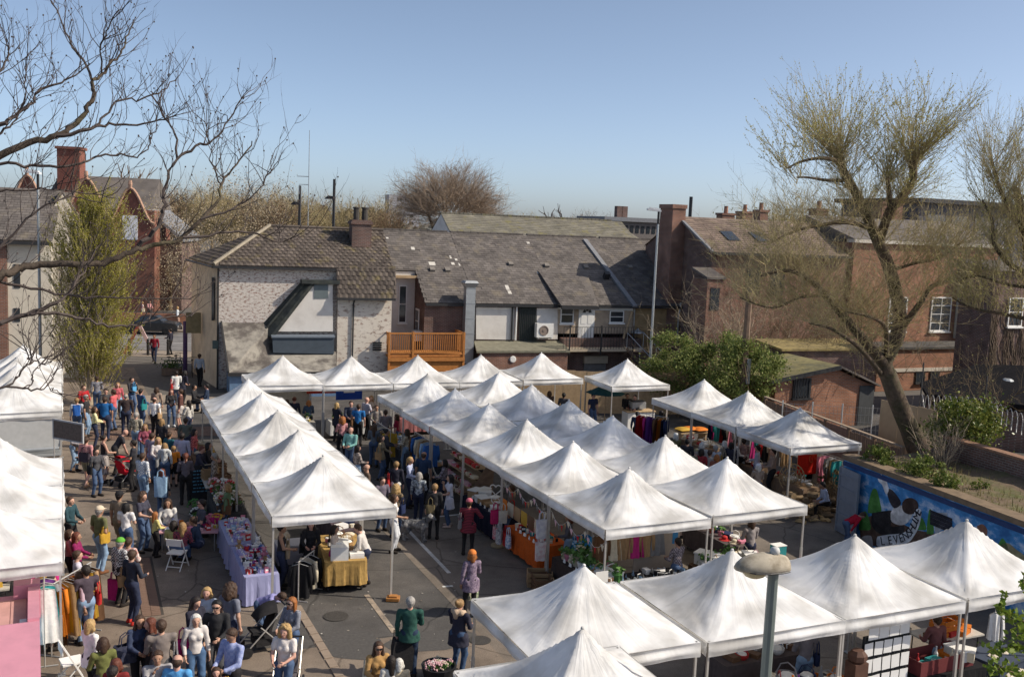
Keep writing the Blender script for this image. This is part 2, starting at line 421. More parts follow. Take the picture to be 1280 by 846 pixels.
def tilemat(name,c1,c2,c3,tile=3.2,moss=None):
 """per-tile colour steps (cell noise) with weathering"""
 if name in MATS:return MATS[name]
 m=bpy.data.materials.new(name);m.use_nodes=True
 t=m.node_tree;N=t.nodes;L=t.links;p=N["Principled BSDF"];p.inputs['Roughness'].default_value=0.85;p.inputs['Specular IOR Level'].default_value=0.25
 g=N.new("ShaderNodeNewGeometry");tc=N.new("ShaderNodeTexCoord")
 r=N.new("ShaderNodeValToRGB");e=r.color_ramp.elements
 e[0].color=(*c1,1);e[1].color=(*c3,1);k=e.new(0.5);k.color=(*c2,1)
 L.new(g.outputs['Random Per Island'],r.inputs[0])
 n=N.new("ShaderNodeTexNoise");n.inputs['Scale'].default_value=0.9;n.inputs['Detail'].default_value=6
 L.new(tc.outputs['Object'],n.inputs['Vector'])
 mr=N.new("ShaderNodeMapRange");mr.inputs[1].default_value=.3;mr.inputs[2].default_value=.7;mr.inputs[3].default_value=.78;mr.inputs[4].default_value=1.25
 L.new(n.outputs['Fac'],mr.inputs[0])
 mul=N.new("ShaderNodeVectorMath");mul.operation='SCALE';L.new(r.outputs[0],mul.inputs[0]);L.new(mr.outputs[0],mul.inputs['Scale'])
 out=mul.outputs[0]
 if moss:
  n2=N.new("ShaderNodeTexNoise");n2.inputs['Scale'].default_value=1.6;n2.inputs['Detail'].default_value=8
  L.new(tc.outputs['Object'],n2.inputs['Vector'])
  r2=N.new("ShaderNodeMapRange");r2.inputs[1].default_value=.56;r2.inputs[2].default_value=.7
  L.new(n2.outputs['Fac'],r2.inputs[0])
  mx=N.new("ShaderNodeMix");mx.data_type='RGBA';L.new(r2.outputs[0],mx.inputs[0]);L.new(out,mx.inputs[6]);mx.inputs[7].default_value=(*moss,1)
  out=mx.outputs[2]
 L.new(out,p.inputs['Base Color'])
 MATS[name]=m
 return m
M_PANTILE=tilemat('roof_concrete_tile',(0.07,0.057,0.05),(0.095,0.078,0.067),(0.125,0.103,0.088),moss=(0.16,0.13,0.07))
M_SLATE=tilemat('roof_slate',(0.095,0.084,0.079),(0.122,0.108,0.10),(0.16,0.142,0.13),moss=(0.175,0.15,0.12))
M_SLATE_G=tilemat('roof_slate_mossy',(0.15,0.14,0.115),(0.175,0.162,0.13),(0.2,0.185,0.145),moss=(0.2,0.18,0.09))
M_REDTILE=tilemat('roof_red_tile',(0.14,0.105,0.087),(0.17,0.128,0.104),(0.21,0.158,0.127),moss=(.2,.17,.1))
M_FELT=pm('roof_felt',(0.07,0.068,0.066),0.95,0.25,5,0.3,40,col2=(0.11,0.1,0.085),mscale=1.2)
M_CONC=pm('stained_roof_sheet',(0.29,0.27,0.235),0.9,0.2,2.5,0.25,30,col2=(0.10,0.088,0.08),mscale=0.75,mix_lo=0.44,mix_hi=0.58)
M_CREAM=pm('cream_render',(0.62,0.52,0.40),0.85,0.1,2.0,0.1,30,col2=(0.45,0.37,0.28),mscale=0.9,mix_lo=0.5,mix_hi=0.7)
M_RENDER_W=pm('white_render',(0.66,0.63,0.59),0.85,0.06,2.0,0.08,30,col2=(0.54,0.5,0.46),mscale=0.9,mix_lo=0.5,mix_hi=0.75)
M_RENDER_PEEL=brickmat('peeling_white_wall',(0.33,0.22,0.17),(0.26,0.18,0.145),(0.36,0.3,0.26),0.2,paint=(0.68,0.64,0.58),paint2=(0.6,0.52,0.42),plo=0.53,phi=0.6,pscale=2.6,bump=0.3)
M_PAINTBRICK=brickmat('flaking_painted_brick',(0.36,0.21,0.16),(0.26,0.15,0.12),(0.2,0.16,0.14),0.25,paint=(0.72,0.67,0.6),paint2=(0.6,0.55,0.52),plo=0.49,phi=0.60,pscale=5.5,bump=0.9,bh=0.085)
M_LEAD=pm('lead_flashing',(0.2,0.205,0.22),0.6,0.15,5,0.05,30)
M_BLUEGREY=pm('blue_grey_paint',(0.06,0.078,0.10),0.7,0.12,4,0.06,30)
M_OCHRE=pm('ochre_render',(0.36,0.25,0.13),0.9,0.15,2.5,0.1,40,col2=(0.24,0.165,0.09),mscale=1.1)
M_BEIGE=pm('beige_render',(0.44,0.35,0.26),0.9,0.12,2.5,0.1,40,col2=(0.33,0.26,0.2),mscale=1.3)
T=Frame((-15.62,51.6),0.34)
OFF={}
def base(name,label,cat,F,u0,v0=0.0,z0=0.0,group=None):
 e=thing(name,label,cat,F.wd(u0,v0,z0),F.yaw,group)
 OFF[e.name]=(u0,v0,z0)
 return e
def part(mb,name,mat,root,smooth=False,sub=None):
 u0,v0,z0=OFF[root.name]
 mb.move(Matrix.Translation((-u0,-v0,-z0)))
 return mb.build(name,mat,sub or root,smooth)
def tq(px,py,v):
 p=T.pl(px,py,v);return p.x,p.z
def wallpoly(mb,pix,v,th=0.25,F=None,mi=0):
 """upright slab whose outline was surveyed from the photo on the plane v"""
 F=F or T
 pts=[F.pl(px,py,v)for px,py in pix]
 mb.prism([(p.x,v,p.z)for p in pts],(0,th,0),mi)
 return pts
def window(root,F,pix,v,name='window',frame=M_WHITE,glass=M_GLASS,nx=1,nz=2,rev=0.06,fw=0.06,sill=True):
 """casement: pix = (x0,y0,x1,y1) in the photo on plane v; frame, panes and sill are built proud / recessed"""
 a=F.pl(pix[0],pix[1],v);b=F.pl(pix[2],pix[3],v)
 x0,x1,z0,z1=a.x,b.x,min(a.z,b.z),max(a.z,b.z)
 mb=MB();y0,y1=v-0.05,v+0.05
 mb.bx(x0,x0+fw,y0,y1,z0,z1);mb.bx(x1-fw,x1,y0,y1,z0,z1)
 mb.bx(x0+fw,x1-fw,y0,y1,z0,z0+fw);mb.bx(x0+fw,x1-fw,y0,y1,z1-fw,z1)
 for i in range(1,nx):xx=x0+(x1-x0)*i/nx;mb.bx(xx-.02,xx+.02,y0+.005,y1,z0+fw,z1-fw)
 for i in range(1,nz):zz=z0+(z1-z0)*i/nz;mb.bx(x0+fw,x1-fw,y0+.008,y1-.01,zz-.022,zz+.022)
 fr=part(mb,name,frame,root)
 u0,v0,zz0=OFF[root.name]
 g=MB().bx(x0+fw*.8-u0,x1-fw*.8-u0,v-.022-v0,v-.012-v0,z0+fw*.8-zz0,z1-fw*.8-zz0).build('pane',glass,fr)
 if sill:MB().bx(x0-.06-u0,x1+.06-u0,v-.13-v0,v+.02-v0,z0-.09-zz0,z0-.003-zz0).build('sill',frame,fr)
 return fr
 # house A, the corner building with the flaking painted brick back
A=base('corner_house','old corner house with flaking white painted brick back wall and brown tiled roof','house',T,0)
zE=T.pl(278,328,0).z
uAr=T.pl(490,371,-0.4).x
uEnd=T.pl(415,333,0).x
HIP=3.0;RZ=T.roof=None
slope=0.66;VR=2.9;ridgeZ=zE+slope*VR
mb=MB();mb.bx(0,uEnd+0.5,0,0.3,0,zE-.02)
part(mb,'wall',M_PAINTBRICK,A)
sdv=Vector((-0.20,1)).normalized()*6.2
mb=MB();mb.prism([(0,0.004,0),(sdv.x,sdv.y,0),(sdv.x+.3,sdv.y,0),(0.3,0.3,0)],(0,0,zE-.02))
part(mb,'side_wall',M_CREAM,A)
mb=MB();mb.bx(sdv.x+.3,uAr,5.9,6.15,0,zE-.02);mb.bx(uAr-.3,uAr,0.0,5.9,0,zE-1.2);part(mb,'rear_wall',M_BRICK_D,A)
zO=T.pl(440,371.5,-0.4).z
uO0=T.pl(422.5,371,-0.4).x
mb=MB();mb.bx(uO0,uAr,-0.4,-0.12,0,zO);mb.bx(uO0,uO0+.25,-0.12,0.0,0,zO);mb.bx(uAr-.25,uAr,-.12,-0.001,0,zO)
part(mb,'rear_extension_wall',M_RENDER_PEEL,A)
sl=Vector((0,1,slope)).normalized();nl=Vector((0,-slope,1)).normalized();LS=math.hypot(VR+.25,slope*(VR+.25))
eo=Vector((-0.25,-0.25,zE-.25*slope))
hx=2.9
mb=MB()
Wd=uAr+0.25+.1
mb.add([eo,eo+Vector((Wd,0,0)),(uAr+.1,VR,ridgeZ),(hx,VR,ridgeZ)],[(0,1,2,3)])
mb.add([(-0.25,-0.25,zE-.17),(hx,VR,ridgeZ),(sdv.x-.2,sdv.y,zE-.1)],[(0,1,2)])
mb.add([(hx,VR,ridgeZ),(uAr+.1,VR,ridgeZ),(uAr+.1,6.2,zE),(sdv.x-.2,sdv.y,zE-.1)],[(0,1,2,3)])
roofA=part(mb,'roof',M_PANTILE,A)
mb=MB()
tile_field(mb,eo+nl*.01,(1,0,0),sl,nl,Wd,LS,0.30,0.285,0.045,pred=lambda u,s:u>s*(hx+.25)/LS+.05,wave=0.03)
e2=Vector((sdv.x-.2,sdv.y,zE-.1));e1=Vector((-0.25,-0.25,zE-.17));ap=Vector((hx,VR,ridgeZ))
ud=(e1-e2);LW=ud.length;ud.normalize()
nn=ud.cross(ap-e2).normalized();sd2=nn.cross(ud).normalized();hh=(ap-e2).dot(sd2);au=(ap-e2).dot(ud)
tile_field(mb,e2+nn*.01,ud,sd2,nn,LW,hh,0.30,0.285,0.045,wave=0.03,pred=lambda u,s:(u/au if u<au else(LW-u)/(LW-au))*hh>s+.1)
ts=part(mb,'roof_tile',M_PANTILE,A,sub=None);tag(ts,kind='stuff')
mb=MB();dz=zE-zO+0.05;so=Vector((uO0-.1,-0.72,zO-.02))
sd3=Vector((0,0.55,dz)).normalized();nl3=Vector((0,-dz,.55)).normalized();L3=math.hypot(.55,dz)
mb.add([so,so+Vector((uAr-uO0+.3,0,0)),so+Vector((uAr-uO0+.3,0,0))+sd3*L3,so+sd3*L3],[(0,1,2,3)])
tile_field(mb,so+nl3*.01,(1,0,0),sd3,nl3,uAr-uO0+.3,L3,0.30,0.25,0.045,wave=0.03)
tag(part(mb,'extension_roof_tile',M_PANTILE,A),kind='stuff')
mb=MB();
mb.tube([e1+Vector((0,0,.09)),ap+Vector((0,0,.1)),],.1,6);part(mb,'hip_ridge',pm('ridge_mortar',(0.3,0.26,0.2),.9,.2),A)
mb=MB();mb.tube([ap+Vector((-.1,0,.06)),(uAr+.1,VR,ridgeZ+.06)],.1,6);part(mb,'ridge',M_PANTILE,A)
mb=MB();mb.bx(-.3,uEnd+.15,-.36,-.26,zE-.3,zE-.17);mb.bx(uO0-.1,uAr+.12,-.86,-.74,zO-.13,zO+.0)
mb.tube([(-.33,-.3,zE-.24),(sdv.x-.3,sdv.y-.1,zE-.2)],.06,6)
part(mb,'gutter',M_DARK_METAL,A)
mb=MB();mb.tube([(-.02,-.1,zE-.25),(-.02,-.08,0)],.05,6);part(mb,'drainpipe',M_DARK_METAL,A);mb=MB();mb.tube([(uO0+.9,-.5,zO-.1),(uO0+.85,-.47,zO-.35),(uO0+.85,-.47,1.2)],.045,6)
for p_ in((.35,zE-.8),):pass
part(mb,'drainpipe',M_DARK_METAL,A)
VC=VR-1.0;cp=T.pl(450,300,VC);cz=T.pl(450,275,VC).z;cw=1.1
cb_=MB();cb_.bx(cp.x-cw/2,cp.x+cw/2,VC-.5,VC+.5,zE+.2,cz-.25);cb_.bx(cp.x-cw/2-.07,cp.x+cw/2+.07,VC-.57,VC+.57,cz-.25,cz-.08);cb_.bx(cp.x-cw/2,cp.x+cw/2,VC-.5,VC+.5,cz-.08,cz)
ch=part(cb_,'chimney',M_BRICK_D,A)
for dx in(-.24,.24):
 mbp=MB();mbp.lathe([(.17,0),(.17,.3),(.16,.62),(.2,.64),(.2,.72),(.13,.72)],10,(cp.x+dx,VC,cz));part(mbp,'chimney_pot',pm('dark_pot',(0.06,0.055,0.05),.8,.2),A,sub=ch)
mbp=MB();mbp.bx(cp.x-cw/2-.02,cp.x+cw/2-.1,VC-.57,VC-.52,zE+.62,zE+.85);part(mbp,'flashing',M_WHITE,A,sub=ch)
c=lambda x,y:(245+x/4.976,280+y/4.976)
mb=MB();wallpoly(mb,[c(700,390),c(850,375),c(852,668),c(512,668)],-.42,.40);part(mb,'enclosure_wall',M_RENDER_W,A)
mb=MB();wallpoly(mb,[c(735,378),c(822,374),c(822,462),c(735,464)],-.45,.025);part(mb,'louvre_panel',pm('louvre_grey',(0.13,0.16,0.17),.7,.1),A)
va,vb_=-.02,-.56
pa=[T.pl(*c(372,668),va),T.pl(*c(645,368),va),T.pl(*c(672,330),va)]
pb=[T.pl(*c(460,700),vb_),T.pl(*c(716,372),vb_),T.pl(*c(722,335),vb_)]
V3=lambda p,v:(p.x,v,p.z)
mb=MB();mb.add([V3(pa[0],va),V3(pa[1],va),V3(pb[1],vb_),V3(pb[0],vb_)],[(0,1,2,3)])
mb.prism([V3(pb[0],vb_),V3(pb[1],vb_),(pb[1].x+.12,vb_,pb[1].z-.12),(pb[0].x+.12,vb_,pb[0].z-.14)],(0,.1,0))
mb.bx(pb[1].x-.5,uO0+.05,-.62,-.0,pb[1].z+.0,pb[1].z+.2)
mb.bar((pa[0].x*.5+pb[0].x*.5,-.34,pa[0].z-.0),(pa[1].x*.5+pb[1].x*.5,-.34,pb[1].z+.07),.05,.1)
part(mb,'enclosure_roof',pm('dark_felt',(0.035,0.04,0.04),.8,.3,5,.2,30,col2=(0.06,0.065,0.055)),A)
mb=MB();wallpoly(mb,[c(475,706),c(858,702),c(858,808),c(480,800)],-.9,.5);part(mb,'lower_block',M_BLUEGREY,A)
e_=[T.pl(*c(475,706),-.9),T.pl(*c(858,702),-.9)]
mb=MB();mb.bx(e_[0].x-.05,e_[1].x+.05,-.98,-.42,e_[0].z+.0,e_[0].z+.1);part(mb,'lower_block_roof',pm('grey_blue_felt',(0.16,0.19,0.23),.8,.12),A)
l0=T.pl(277,403,0.0);l1=T.pl(*c(870,800),-.42)
fr0=T.pl(286,466,-2.9);fr1=T.pl(421,463,-2.9)
mb=MB()
mb.add([(l0.x,-.004,l0.z),(T.pl(326,404,0).x+.6,-.004,l0.z),(e_[0].x+.1,-.45,T.pl(*c(480,803),-.9).z+.0),(e_[1].x+.2,-.45,T.pl(*c(480,803),-.9).z+.02),(fr1.x,-2.9,fr0.z),(fr0.x,-2.9,fr0.z)],[(0,5,4,3,2,1)])
kk=len(mb.v)
part(mb,'lean_to_roof',M_CONC,A)
mb=MB();mb.bx(fr0.x-.06,fr1.x+.06,-3.0,-2.9,fr0.z-.16,fr0.z+.015);mb.bar((l0.x-.02,0,l0.z+.03),(fr0.x-.02,-2.9,fr0.z+.03),.08,.14);part(mb,'lean_to_fascia',M_DARK_METAL,A)
mb=MB();mb.bx(fr0.x+.05,fr1.x,-2.8,-2.6,0,fr0.z-.03);mb.prism([(fr0.x+.05,-2.6,0),(fr0.x+.05,-2.6,fr0.z-.05),(fr0.x+.05,-.02,l0.z-.12),(fr0.x+.05,-.02,0)],(.2,0,0));part(mb,'lean_to_wall',pm('blue_wall',(0.12,0.2,0.33),.8,.15),A)
mb=MB();a_=T.pl(466,427,-.42);
for i in range(4):mb.bx(a_.x,a_.x+.5,-.44-.03,-.40,a_.z-.1-i*.13,a_.z-.02-i*.13)
part(mb,'vent_grille',M_BLACKP,A)
mb=MB();wx=Vector((sdv.x*.16,sdv.y*.16));mb.bar((wx.x-.06,wx.y,3.6),(wx.x-.06,wx.y,5.9),.12,.75);part(mb,'side_window',M_GLASS,A)
mb=MB();mb.box((-.14,-.15,2.4),(.3,.22,.42));part(mb,'meter_box',pm('green_grey_box',(0.1,0.14,0.13),.6,.1),A)
mb=MB();mb.bx(sdv.x*.55-.9,sdv.x*.55-.1,sdv.y*.55-.08,sdv.y*.55+.08,2.6,3.75);part(mb,'hanging_sign',pm('sign_tan',(0.25,0.2,0.11),.7,.2),A)
mb=MB();mb.tube([(sdv.x-.35,sdv.y-.3,0),(sdv.x-.35,sdv.y-.3,3.0)],.13,8);part(mb,'shop_pilaster',pm('purple_paint',(0.10,0.06,0.16),.6,.15),A)
# houses B: the slate-roofed terrace
VB=1.0;VRB=VB+6.0
zEB=T.pl(560,379,VB-.2).z
rB=T.pl(470,288,VRB).z;rB2=T.pl(860,300,VRB).z
ridB=(rB+rB2)/2
slB=(ridB-zEB)/(VRB-VB+.2)
def on_roof(px,py):
 d=ray(px,py);n=Vector((-T.w.x*slB,-T.w.y*slB,1))
 p0=T.wd(0,VB-.2,zEB);c0=Vector((0,0,CAMH))
 return T.loc(c0+d*((p0-c0).dot(n)/d.dot(n)))
uB=[uAr+.15,T.pl(594,380,VB).x,T.pl(697,382,VB).x,T.pl(794,385,VB).x,T.pl(866,390,VB).x]
uRec=T.pl(531,378,VB).x
vRec=on_roof(505,338).y
hl=['brick terraced house with orange timber balcony beside the corner house','terraced house with white back wall panel, dark door and steel flue','beige terraced house with white back door and iron railed balcony','ochre walled end house of the terrace half in shade']
HB=[]
sB=Vector((0,1,slB)).normalized();nB=Vector((0,-slB,1)).normalized();LB=math.hypot(VRB-VB+.2,slB*(VRB-VB+.2))
for k in range(4):
 h=base('terraced_house',hl[k],'house',T,uB[k],VB,0,'terraced houses behind the market');HB.append(h)
 u0,u1=uB[k],uB[k+1]
 eo=Vector((u0,VB-.2,zEB))
 mb=MB()
 if k==0:
  so_=(vRec-VB+.2)*LB/(VRB-VB+.2)
  mb.add([eo+Vector((uRec-u0,0,0)),(u1,VB-.2,zEB),(u1,VRB,ridB),(uRec,VRB,ridB)],[(0,1,2,3)])
  mb.add([(u0,vRec,zEB+(vRec-VB+.2)*slB),(uRec,vRec,zEB+(vRec-VB+.2)*slB),(uRec,VRB,ridB),(u0,VRB,ridB)],[(0,1,2,3)])
 else:
  mb.add([eo,(u1,VB-.2,zEB),(u1,VRB,ridB),(u0,VRB,ridB)],[(0,1,2,3)])
 mb.add([(u0,VRB,ridB),(u1,VRB,ridB),(u1,VRB+6,zEB),(u0,VRB+6,zEB)],[(0,1,2,3)])
 rf=part(mb,'roof',M_SLATE,h)
 mb=MB()
 tile_field(mb,eo+nB*.01,(1,0,0),sB,nB,u1-u0,LB,0.34,0.23,0.022,jit=.008,pred=(lambda u,s:(u>uRec-uB[0]or s>so_)and random.random()>.004)if k==0 else(lambda u,s:random.random()>.004))
 tag(part(mb,'slate',M_SLATE,h),kind='stuff')
 mb=MB()
 for i in range(int((u1-u0)/.45)):mb.bx(u0+i*.45+.01,u0+i*.45+.44,VRB-.12,VRB+.12,ridB-.03,ridB+.075+random.uniform(-.01,.012))
 part(mb,'ridge_tile',M_SLATE,h)
 mb=MB();mb.bx(u1-.3,u1,VB+1.2,VRB+5,0,zEB+.6);mb.bx(u0,u1,VRB+5.0,VRB+5.3,0,zEB)
 part(mb,'party_wall',M_BRICK_D,h)
 mb=MB();mb.bx(u0 if k else uRec,u1,VB-.32,VB-.2,zEB-.16,zEB-.02);part(mb,'gutter',M_DARK_METAL,h)
h1,h2,h3,h4=HB
def roofbox(root,px,py,su,sv,ht,name,mat):
 p=on_roof(px,py);mb=MB()
 k0=0;mb.bx(-su/2,su/2,-sv/2,sv/2,0,ht)
 mb.move(Matrix.Translation((p.x,p.y,p.z))@Matrix.Rotation(math.atan(slB),4,'X'))
 return part(mb,name,mat,root)
for root,px,py in((h1,540,338),(h1,559,338.5),(h1,485,326),(h2,638,331),(h3,683,333),(h3,732,335),(h4,787,335)):
 roofbox(root,px,py,.3,.3,.16,'roof_vent',pm('vent_tile',(0.2,0.18,0.16),.8,.2))
for root,px,py,su,sv in((h1,516,311,.22,.3),(h1,540,330,.4,.35),(h1,566,330,.2,.25),(h1,570,325,.16,.2),(h1,563,322,.12,.3),(h2,634,360,.22,.5),(h2,637,366,.22,.3),(h2,660,304,.2,.2),(h2,674,341,.3,.25),(h2,681,340,.3,.25),(h3,688,341,.3,.25),(h3,695,342,.3,.25),(h3,703,343,.3,.25),(h3,712,343,.3,.25),(h1,484,298,.15,.15),(h1,574,331,.1,.3)):
 roofbox(root,px,py,su,sv,.035,'bare_slate',pm('bare_slate',(0.55,0.52,0.47),.9,.15))
roofbox(h3,757,348,.35,.3,.45,'vent_stack',M_DARK_METAL)
p0=on_roof(731,301);p1=on_roof(794,384.5)
mb=MB();mb.bar((p0.x,p0.y,p0.z+.06),(p1.x,p1.y,p1.z+.06),.32,.14);part(mb,'lead_valley',M_LEAD,h3)
q0=on_roof(670,340);q1=on_roof(697,380)
mb=MB();st=on_roof(668,340);wS=on_roof(742,378).x-on_roof(696,378).x
mb.prism([(q0.x+.1,q0.y,q0.z+.03),(q1.x,VB-.75,zEB-.55*slB+.25),(q1.x+wS,VB-.75,zEB-.55*slB+.25),(q0.x+wS+1.0,q0.y,q0.z+.03)],(0,0,.08))
stp=part(mb,'raised_roof',M_SLATE,h3)
mb=MB();o3=Vector((q1.x,VB-.75,zEB-.55*slB+.34));top=Vector((q1.x,q0.y,q0.z+.12));s3=(top-o3);L3b=s3.length;s3.normalize();n3=Vector((1,0,0)).cross(s3)
sk=(q0.x+.1-q1.x)/L3b
tile_field(mb,o3+n3*.01,(1,0,0),s3,n3,wS,L3b,.34,.23,.022,pred=None)
for i,vv in enumerate(mb.v):
 s_=(Vector(vv)-o3).dot(s3);mb.v[i]=(vv[0]+sk*s_,vv[1],vv[2])
tag(part(mb,'raised_roof_slate',M_SLATE,h3),kind='stuff')
mb=MB();mb.bx(q1.x,q1.x+wS,VB-.85,VB-.75,o3.z-.2,o3.z);part(mb,'raised_gutter',M_DARK_METAL,h3)
d=lambda x,y:(460+x/5.64,330+y/5.64)
mb=MB();mb.bx(uRec,uB[1],VB,VB+.25,0,zEB-.02)
mb.prism([(uRec,VB+.25,0),(uRec,VB+.25,zEB+.2*slB),(uRec,vRec,zEB+(vRec-VB)*slB),(uRec,vRec,0)],(.25,0,0))
part(mb,'wall',M_BRICK_D,h1)
vq=vRec+.1
mb=MB();mb.bx(uB[0]-.6,uRec,vq,vq+.25,0,zEB+(vq-VB)*slB);part(mb,'recess_wall',M_RENDER_W,h1)
mb=MB();mb.bx(uB[0]-.2,uRec-.005,vRec-.5,vRec+.05,zEB+(vRec-VB)*slB-.3,zEB+(vRec-VB)*slB-.16);part(mb,'soffit',M_TIMBER,h1)
a_=T.pl(*d(218,150),vq);b_=T.pl(*d(266,415),vq);OFFW=OFF[h1.name]
window(h1,T,(*d(218,150),*d(268,415)),vq-.03,nz=2)
mb=MB();mb.bx(uRec-.05,uRec-.001,VB+1.2,VB+2.0,zEB-1.9,zEB-.5);sw=part(mb,'window',M_WHITE,h1)
u0_,v0_,_=OFF[h1.name]
for z_ in(0,1):
 MB().bx(uRec-.06-u0_,uRec-.052-u0_,VB+1.26-v0_,VB+1.94-v0_,zEB-1.85+z_*.66,zEB-1.26+z_*.66).build('pane',M_GLASS,sw)
mb=MB();mb.bx(uRec-.5,uRec-.012,VB+.3,VB+1.0,2.4,zEB-1.7);part(mb,'side_panel',M_RENDER_W,h1)
bz=T.pl(*d(400,640),VB-2.0);bl=T.pl(*d(140,640),VB-2.0).x;brt=T.pl(*d(680,640),VB-2.0).x;bt=T.pl(*d(400,487),VB-2.0).z
bal=base('timber_balcony','orange stained timber balcony with slatted railing on posts','balcony',T,bl,VB-2.0)
mb=MB();mb.bx(bl,brt,VB-2.0,VB-.01,bz.z-.12,bz.z);part(mb,'deck',M_ORANGE_WOOD,bal)
pm_post=MB().bx(-.06,.06,-.06,.06,0,bt+.05).mesh('post',M_ORANGE_WOOD)
for x in(bl+.06,bl+(brt-bl)*.32,brt-.06):link('post',pm_post,bal,(x-bl,-.0,0))
mb=MB();mb.bx(bl+.12,brt-.12,VB-2.04,VB-1.95,bt-.06,bt+.02);part(mb,'top_rail',M_ORANGE_WOOD,bal)
mb=MB();mb.bx(bl+.12,brt-.12,VB-2.03,VB-1.96,bz.z+.1,bz.z+.17);part(mb,'bottom_rail',M_ORANGE_WOOD,bal)
bst=MB().bx(-.022,.022,-.02,.02,0,bt-bz.z-.24).mesh('baluster',M_ORANGE_WOOD)
for i in range(34):link('baluster',bst,bal,(.2+i*(brt-bl-.4)/33,0.005,bz.z+.172))
for sx in(bl+.03,brt-.03):
 mb=MB();mb.bx(sx-.03,sx+.03,VB-1.9,VB-.05,bt-.05,bt+.01)
 for i in range(9):mb.bx(sx-.02,sx+.02,VB-1.8+i*.2,VB-1.76+i*.2,bz.z+.1,bt-.052)
 part(mb,'side_railing',M_ORANGE_WOOD,bal)
mb=MB();mb.bx(bl,brt,VB-1.97,VB-1.93,.6,bz.z-.14);mb.bx(bl,brt,VB-2.1,VB-2.02,bz.z-.35,bz.z-.15);part(mb,'skirt_board',M_ORANGE_WOOD,bal)
mb=MB();mb.bx(uB[1],uB[2],VB,VB+.25,0,zEB-.02);part(mb,'wall',M_BRICK_D,h2)
mb=MB();wallpoly(mb,[d(762,302),d(1033,306),d(1033,534),d(762,530)],VB-.06,.05);part(mb,'white_panel',M_RENDER_W,h2);mb=MB();wallpoly(mb,[(671,385),(697,385),(697,424),(671,424)],VB-.06,.05)
part(mb,'white_panel',M_RENDER_W,h2)
mb=MB();wallpoly(mb,[d(1066,304),d(1186,306),d(1186,545),d(1066,545)],VB-.07,.06);dr=part(mb,'door',pm('black_green_door',(0.03,0.04,0.035),.6,.15),h2)
mb=MB()
for i in range(9):
 p=T.pl(*d(1072+i*13,310),VB);mb.bx(p.x-.015,p.x+.015,VB-.1,VB-.072,T.pl(*d(1072,540),VB).z,p.z)
part(mb,'door_slat',M_DARK_METAL,h2,sub=dr)
for x_,y0_,y1_,mt in((594,375,438,M_DARK_METAL),(646,383,425,M_WHITE),(641,383,425,M_DARK_METAL)):
 a_=T.pl(x_,y0_,VB-.14);b_=T.pl(x_,y1_,VB-.14)
 mb=MB();mb.tube([(a_.x,VB-.14,a_.z),(a_.x,VB-.14,b_.z)],.055,6);part(mb,'drainpipe',mt,h2)
fz=T.pl(595,426,VB-.05).z;fv=VB-1.6;fz2=T.pl(640,438.5,fv).z
fl0=T.pl(600,438,fv).x;fl1=T.pl(702,438,fv).x
mb=MB();mb.prism([(uB[1],VB-.01,fz),(uB[2]+.3,VB-.01,fz),(uB[2]+.3,fv,fz2),(fl0-.2,fv,fz2)],(0,0,-.12));part(mb,'flat_roof',pm('green_grey_felt',(0.19,0.18,0.135),.95,.2,4,.2,40),h2)
mb=MB();mb.bx(fl0,uB[2]+.2,fv+.12,fv+.35,0,fz2-.14);part(mb,'store_wall',M_BRICK,h2)
mb=MB();vp=T.pl(641,449,fv+.1);mb.lathe([(.0,0),(.2,0),(.2,.05),(.16,.07),(0,.07)],14,(0,0,0));mb.move(Matrix.Translation((vp.x,fv+.12,vp.z))@Matrix.Rotation(PI/2,4,'X'));part(mb,'round_vent',M_WHITE,h2)
flx0=T.pl(*d(680,300),VB-.45);flx1=T.pl(*d(745,300),VB-.45)
flue=base('steel_flue','square galvanised steel kitchen flue rising past the slate eaves','flue',T,(flx0.x+flx1.x)/2,VB-.45)
zt=T.pl(*d(700,168),VB-.45).z;wf=(flx1.x-flx0.x)
for i in range(5):
 z0=1.2+i*(zt-1.2)/5;mb=MB();mb.bx(-wf/2,wf/2,-wf/2,wf/2,z0+.012,z0+(zt-1.2)/5-.012);mb.bx(-wf/2-.02,wf/2+.02,-wf/2-.02,wf/2+.02,z0+(zt-1.2)/5-.011,z0+(zt-1.2)/5+.011)
 mb.build('duct_section',M_GREY_METAL,flue)
mb=MB();s_=wf/2
mb.add([(-s_,-s_,zt+.02),(s_,-s_,zt+.02),(s_,s_,zt+.02),(-s_,s_,zt+.02),(-s_-.15,-s_-.15,zt+.3),(s_+.15,-s_-.15,zt+.3),(s_+.15,s_+.15,zt+.3),(-s_-.15,s_+.15,zt+.3),(-s_-.05,-s_-.05,zt+.42),(s_+.05,-s_-.05,zt+.42),(s_+.05,s_+.05,zt+.42),(-s_-.05,s_+.05,zt+.42)],[(0,1,5,4),(1,2,6,5),(2,3,7,6),(3,0,4,7),(4,5,9,8),(5,6,10,9),(6,7,11,10),(7,4,8,11),(8,9,10,11)])
mb.build('flue_cowl',M_GREY_METAL,flue)
g=lambda x,y:(660+x/5.64,340+y/5.64)
a_=T.pl(*g(65,362),VB-.5);b_=T.pl(*g(178,462),VB-.5)
ac=base('air_conditioner','white boxy air conditioning unit bracketed to the white back wall','air conditioner',T,(a_.x+b_.x)/2,VB-.3)
mb=MB();mb.bx(a_.x,b_.x,VB-.5,VB-.08,b_.z,a_.z);part(mb,'casing',M_WHITE,ac)
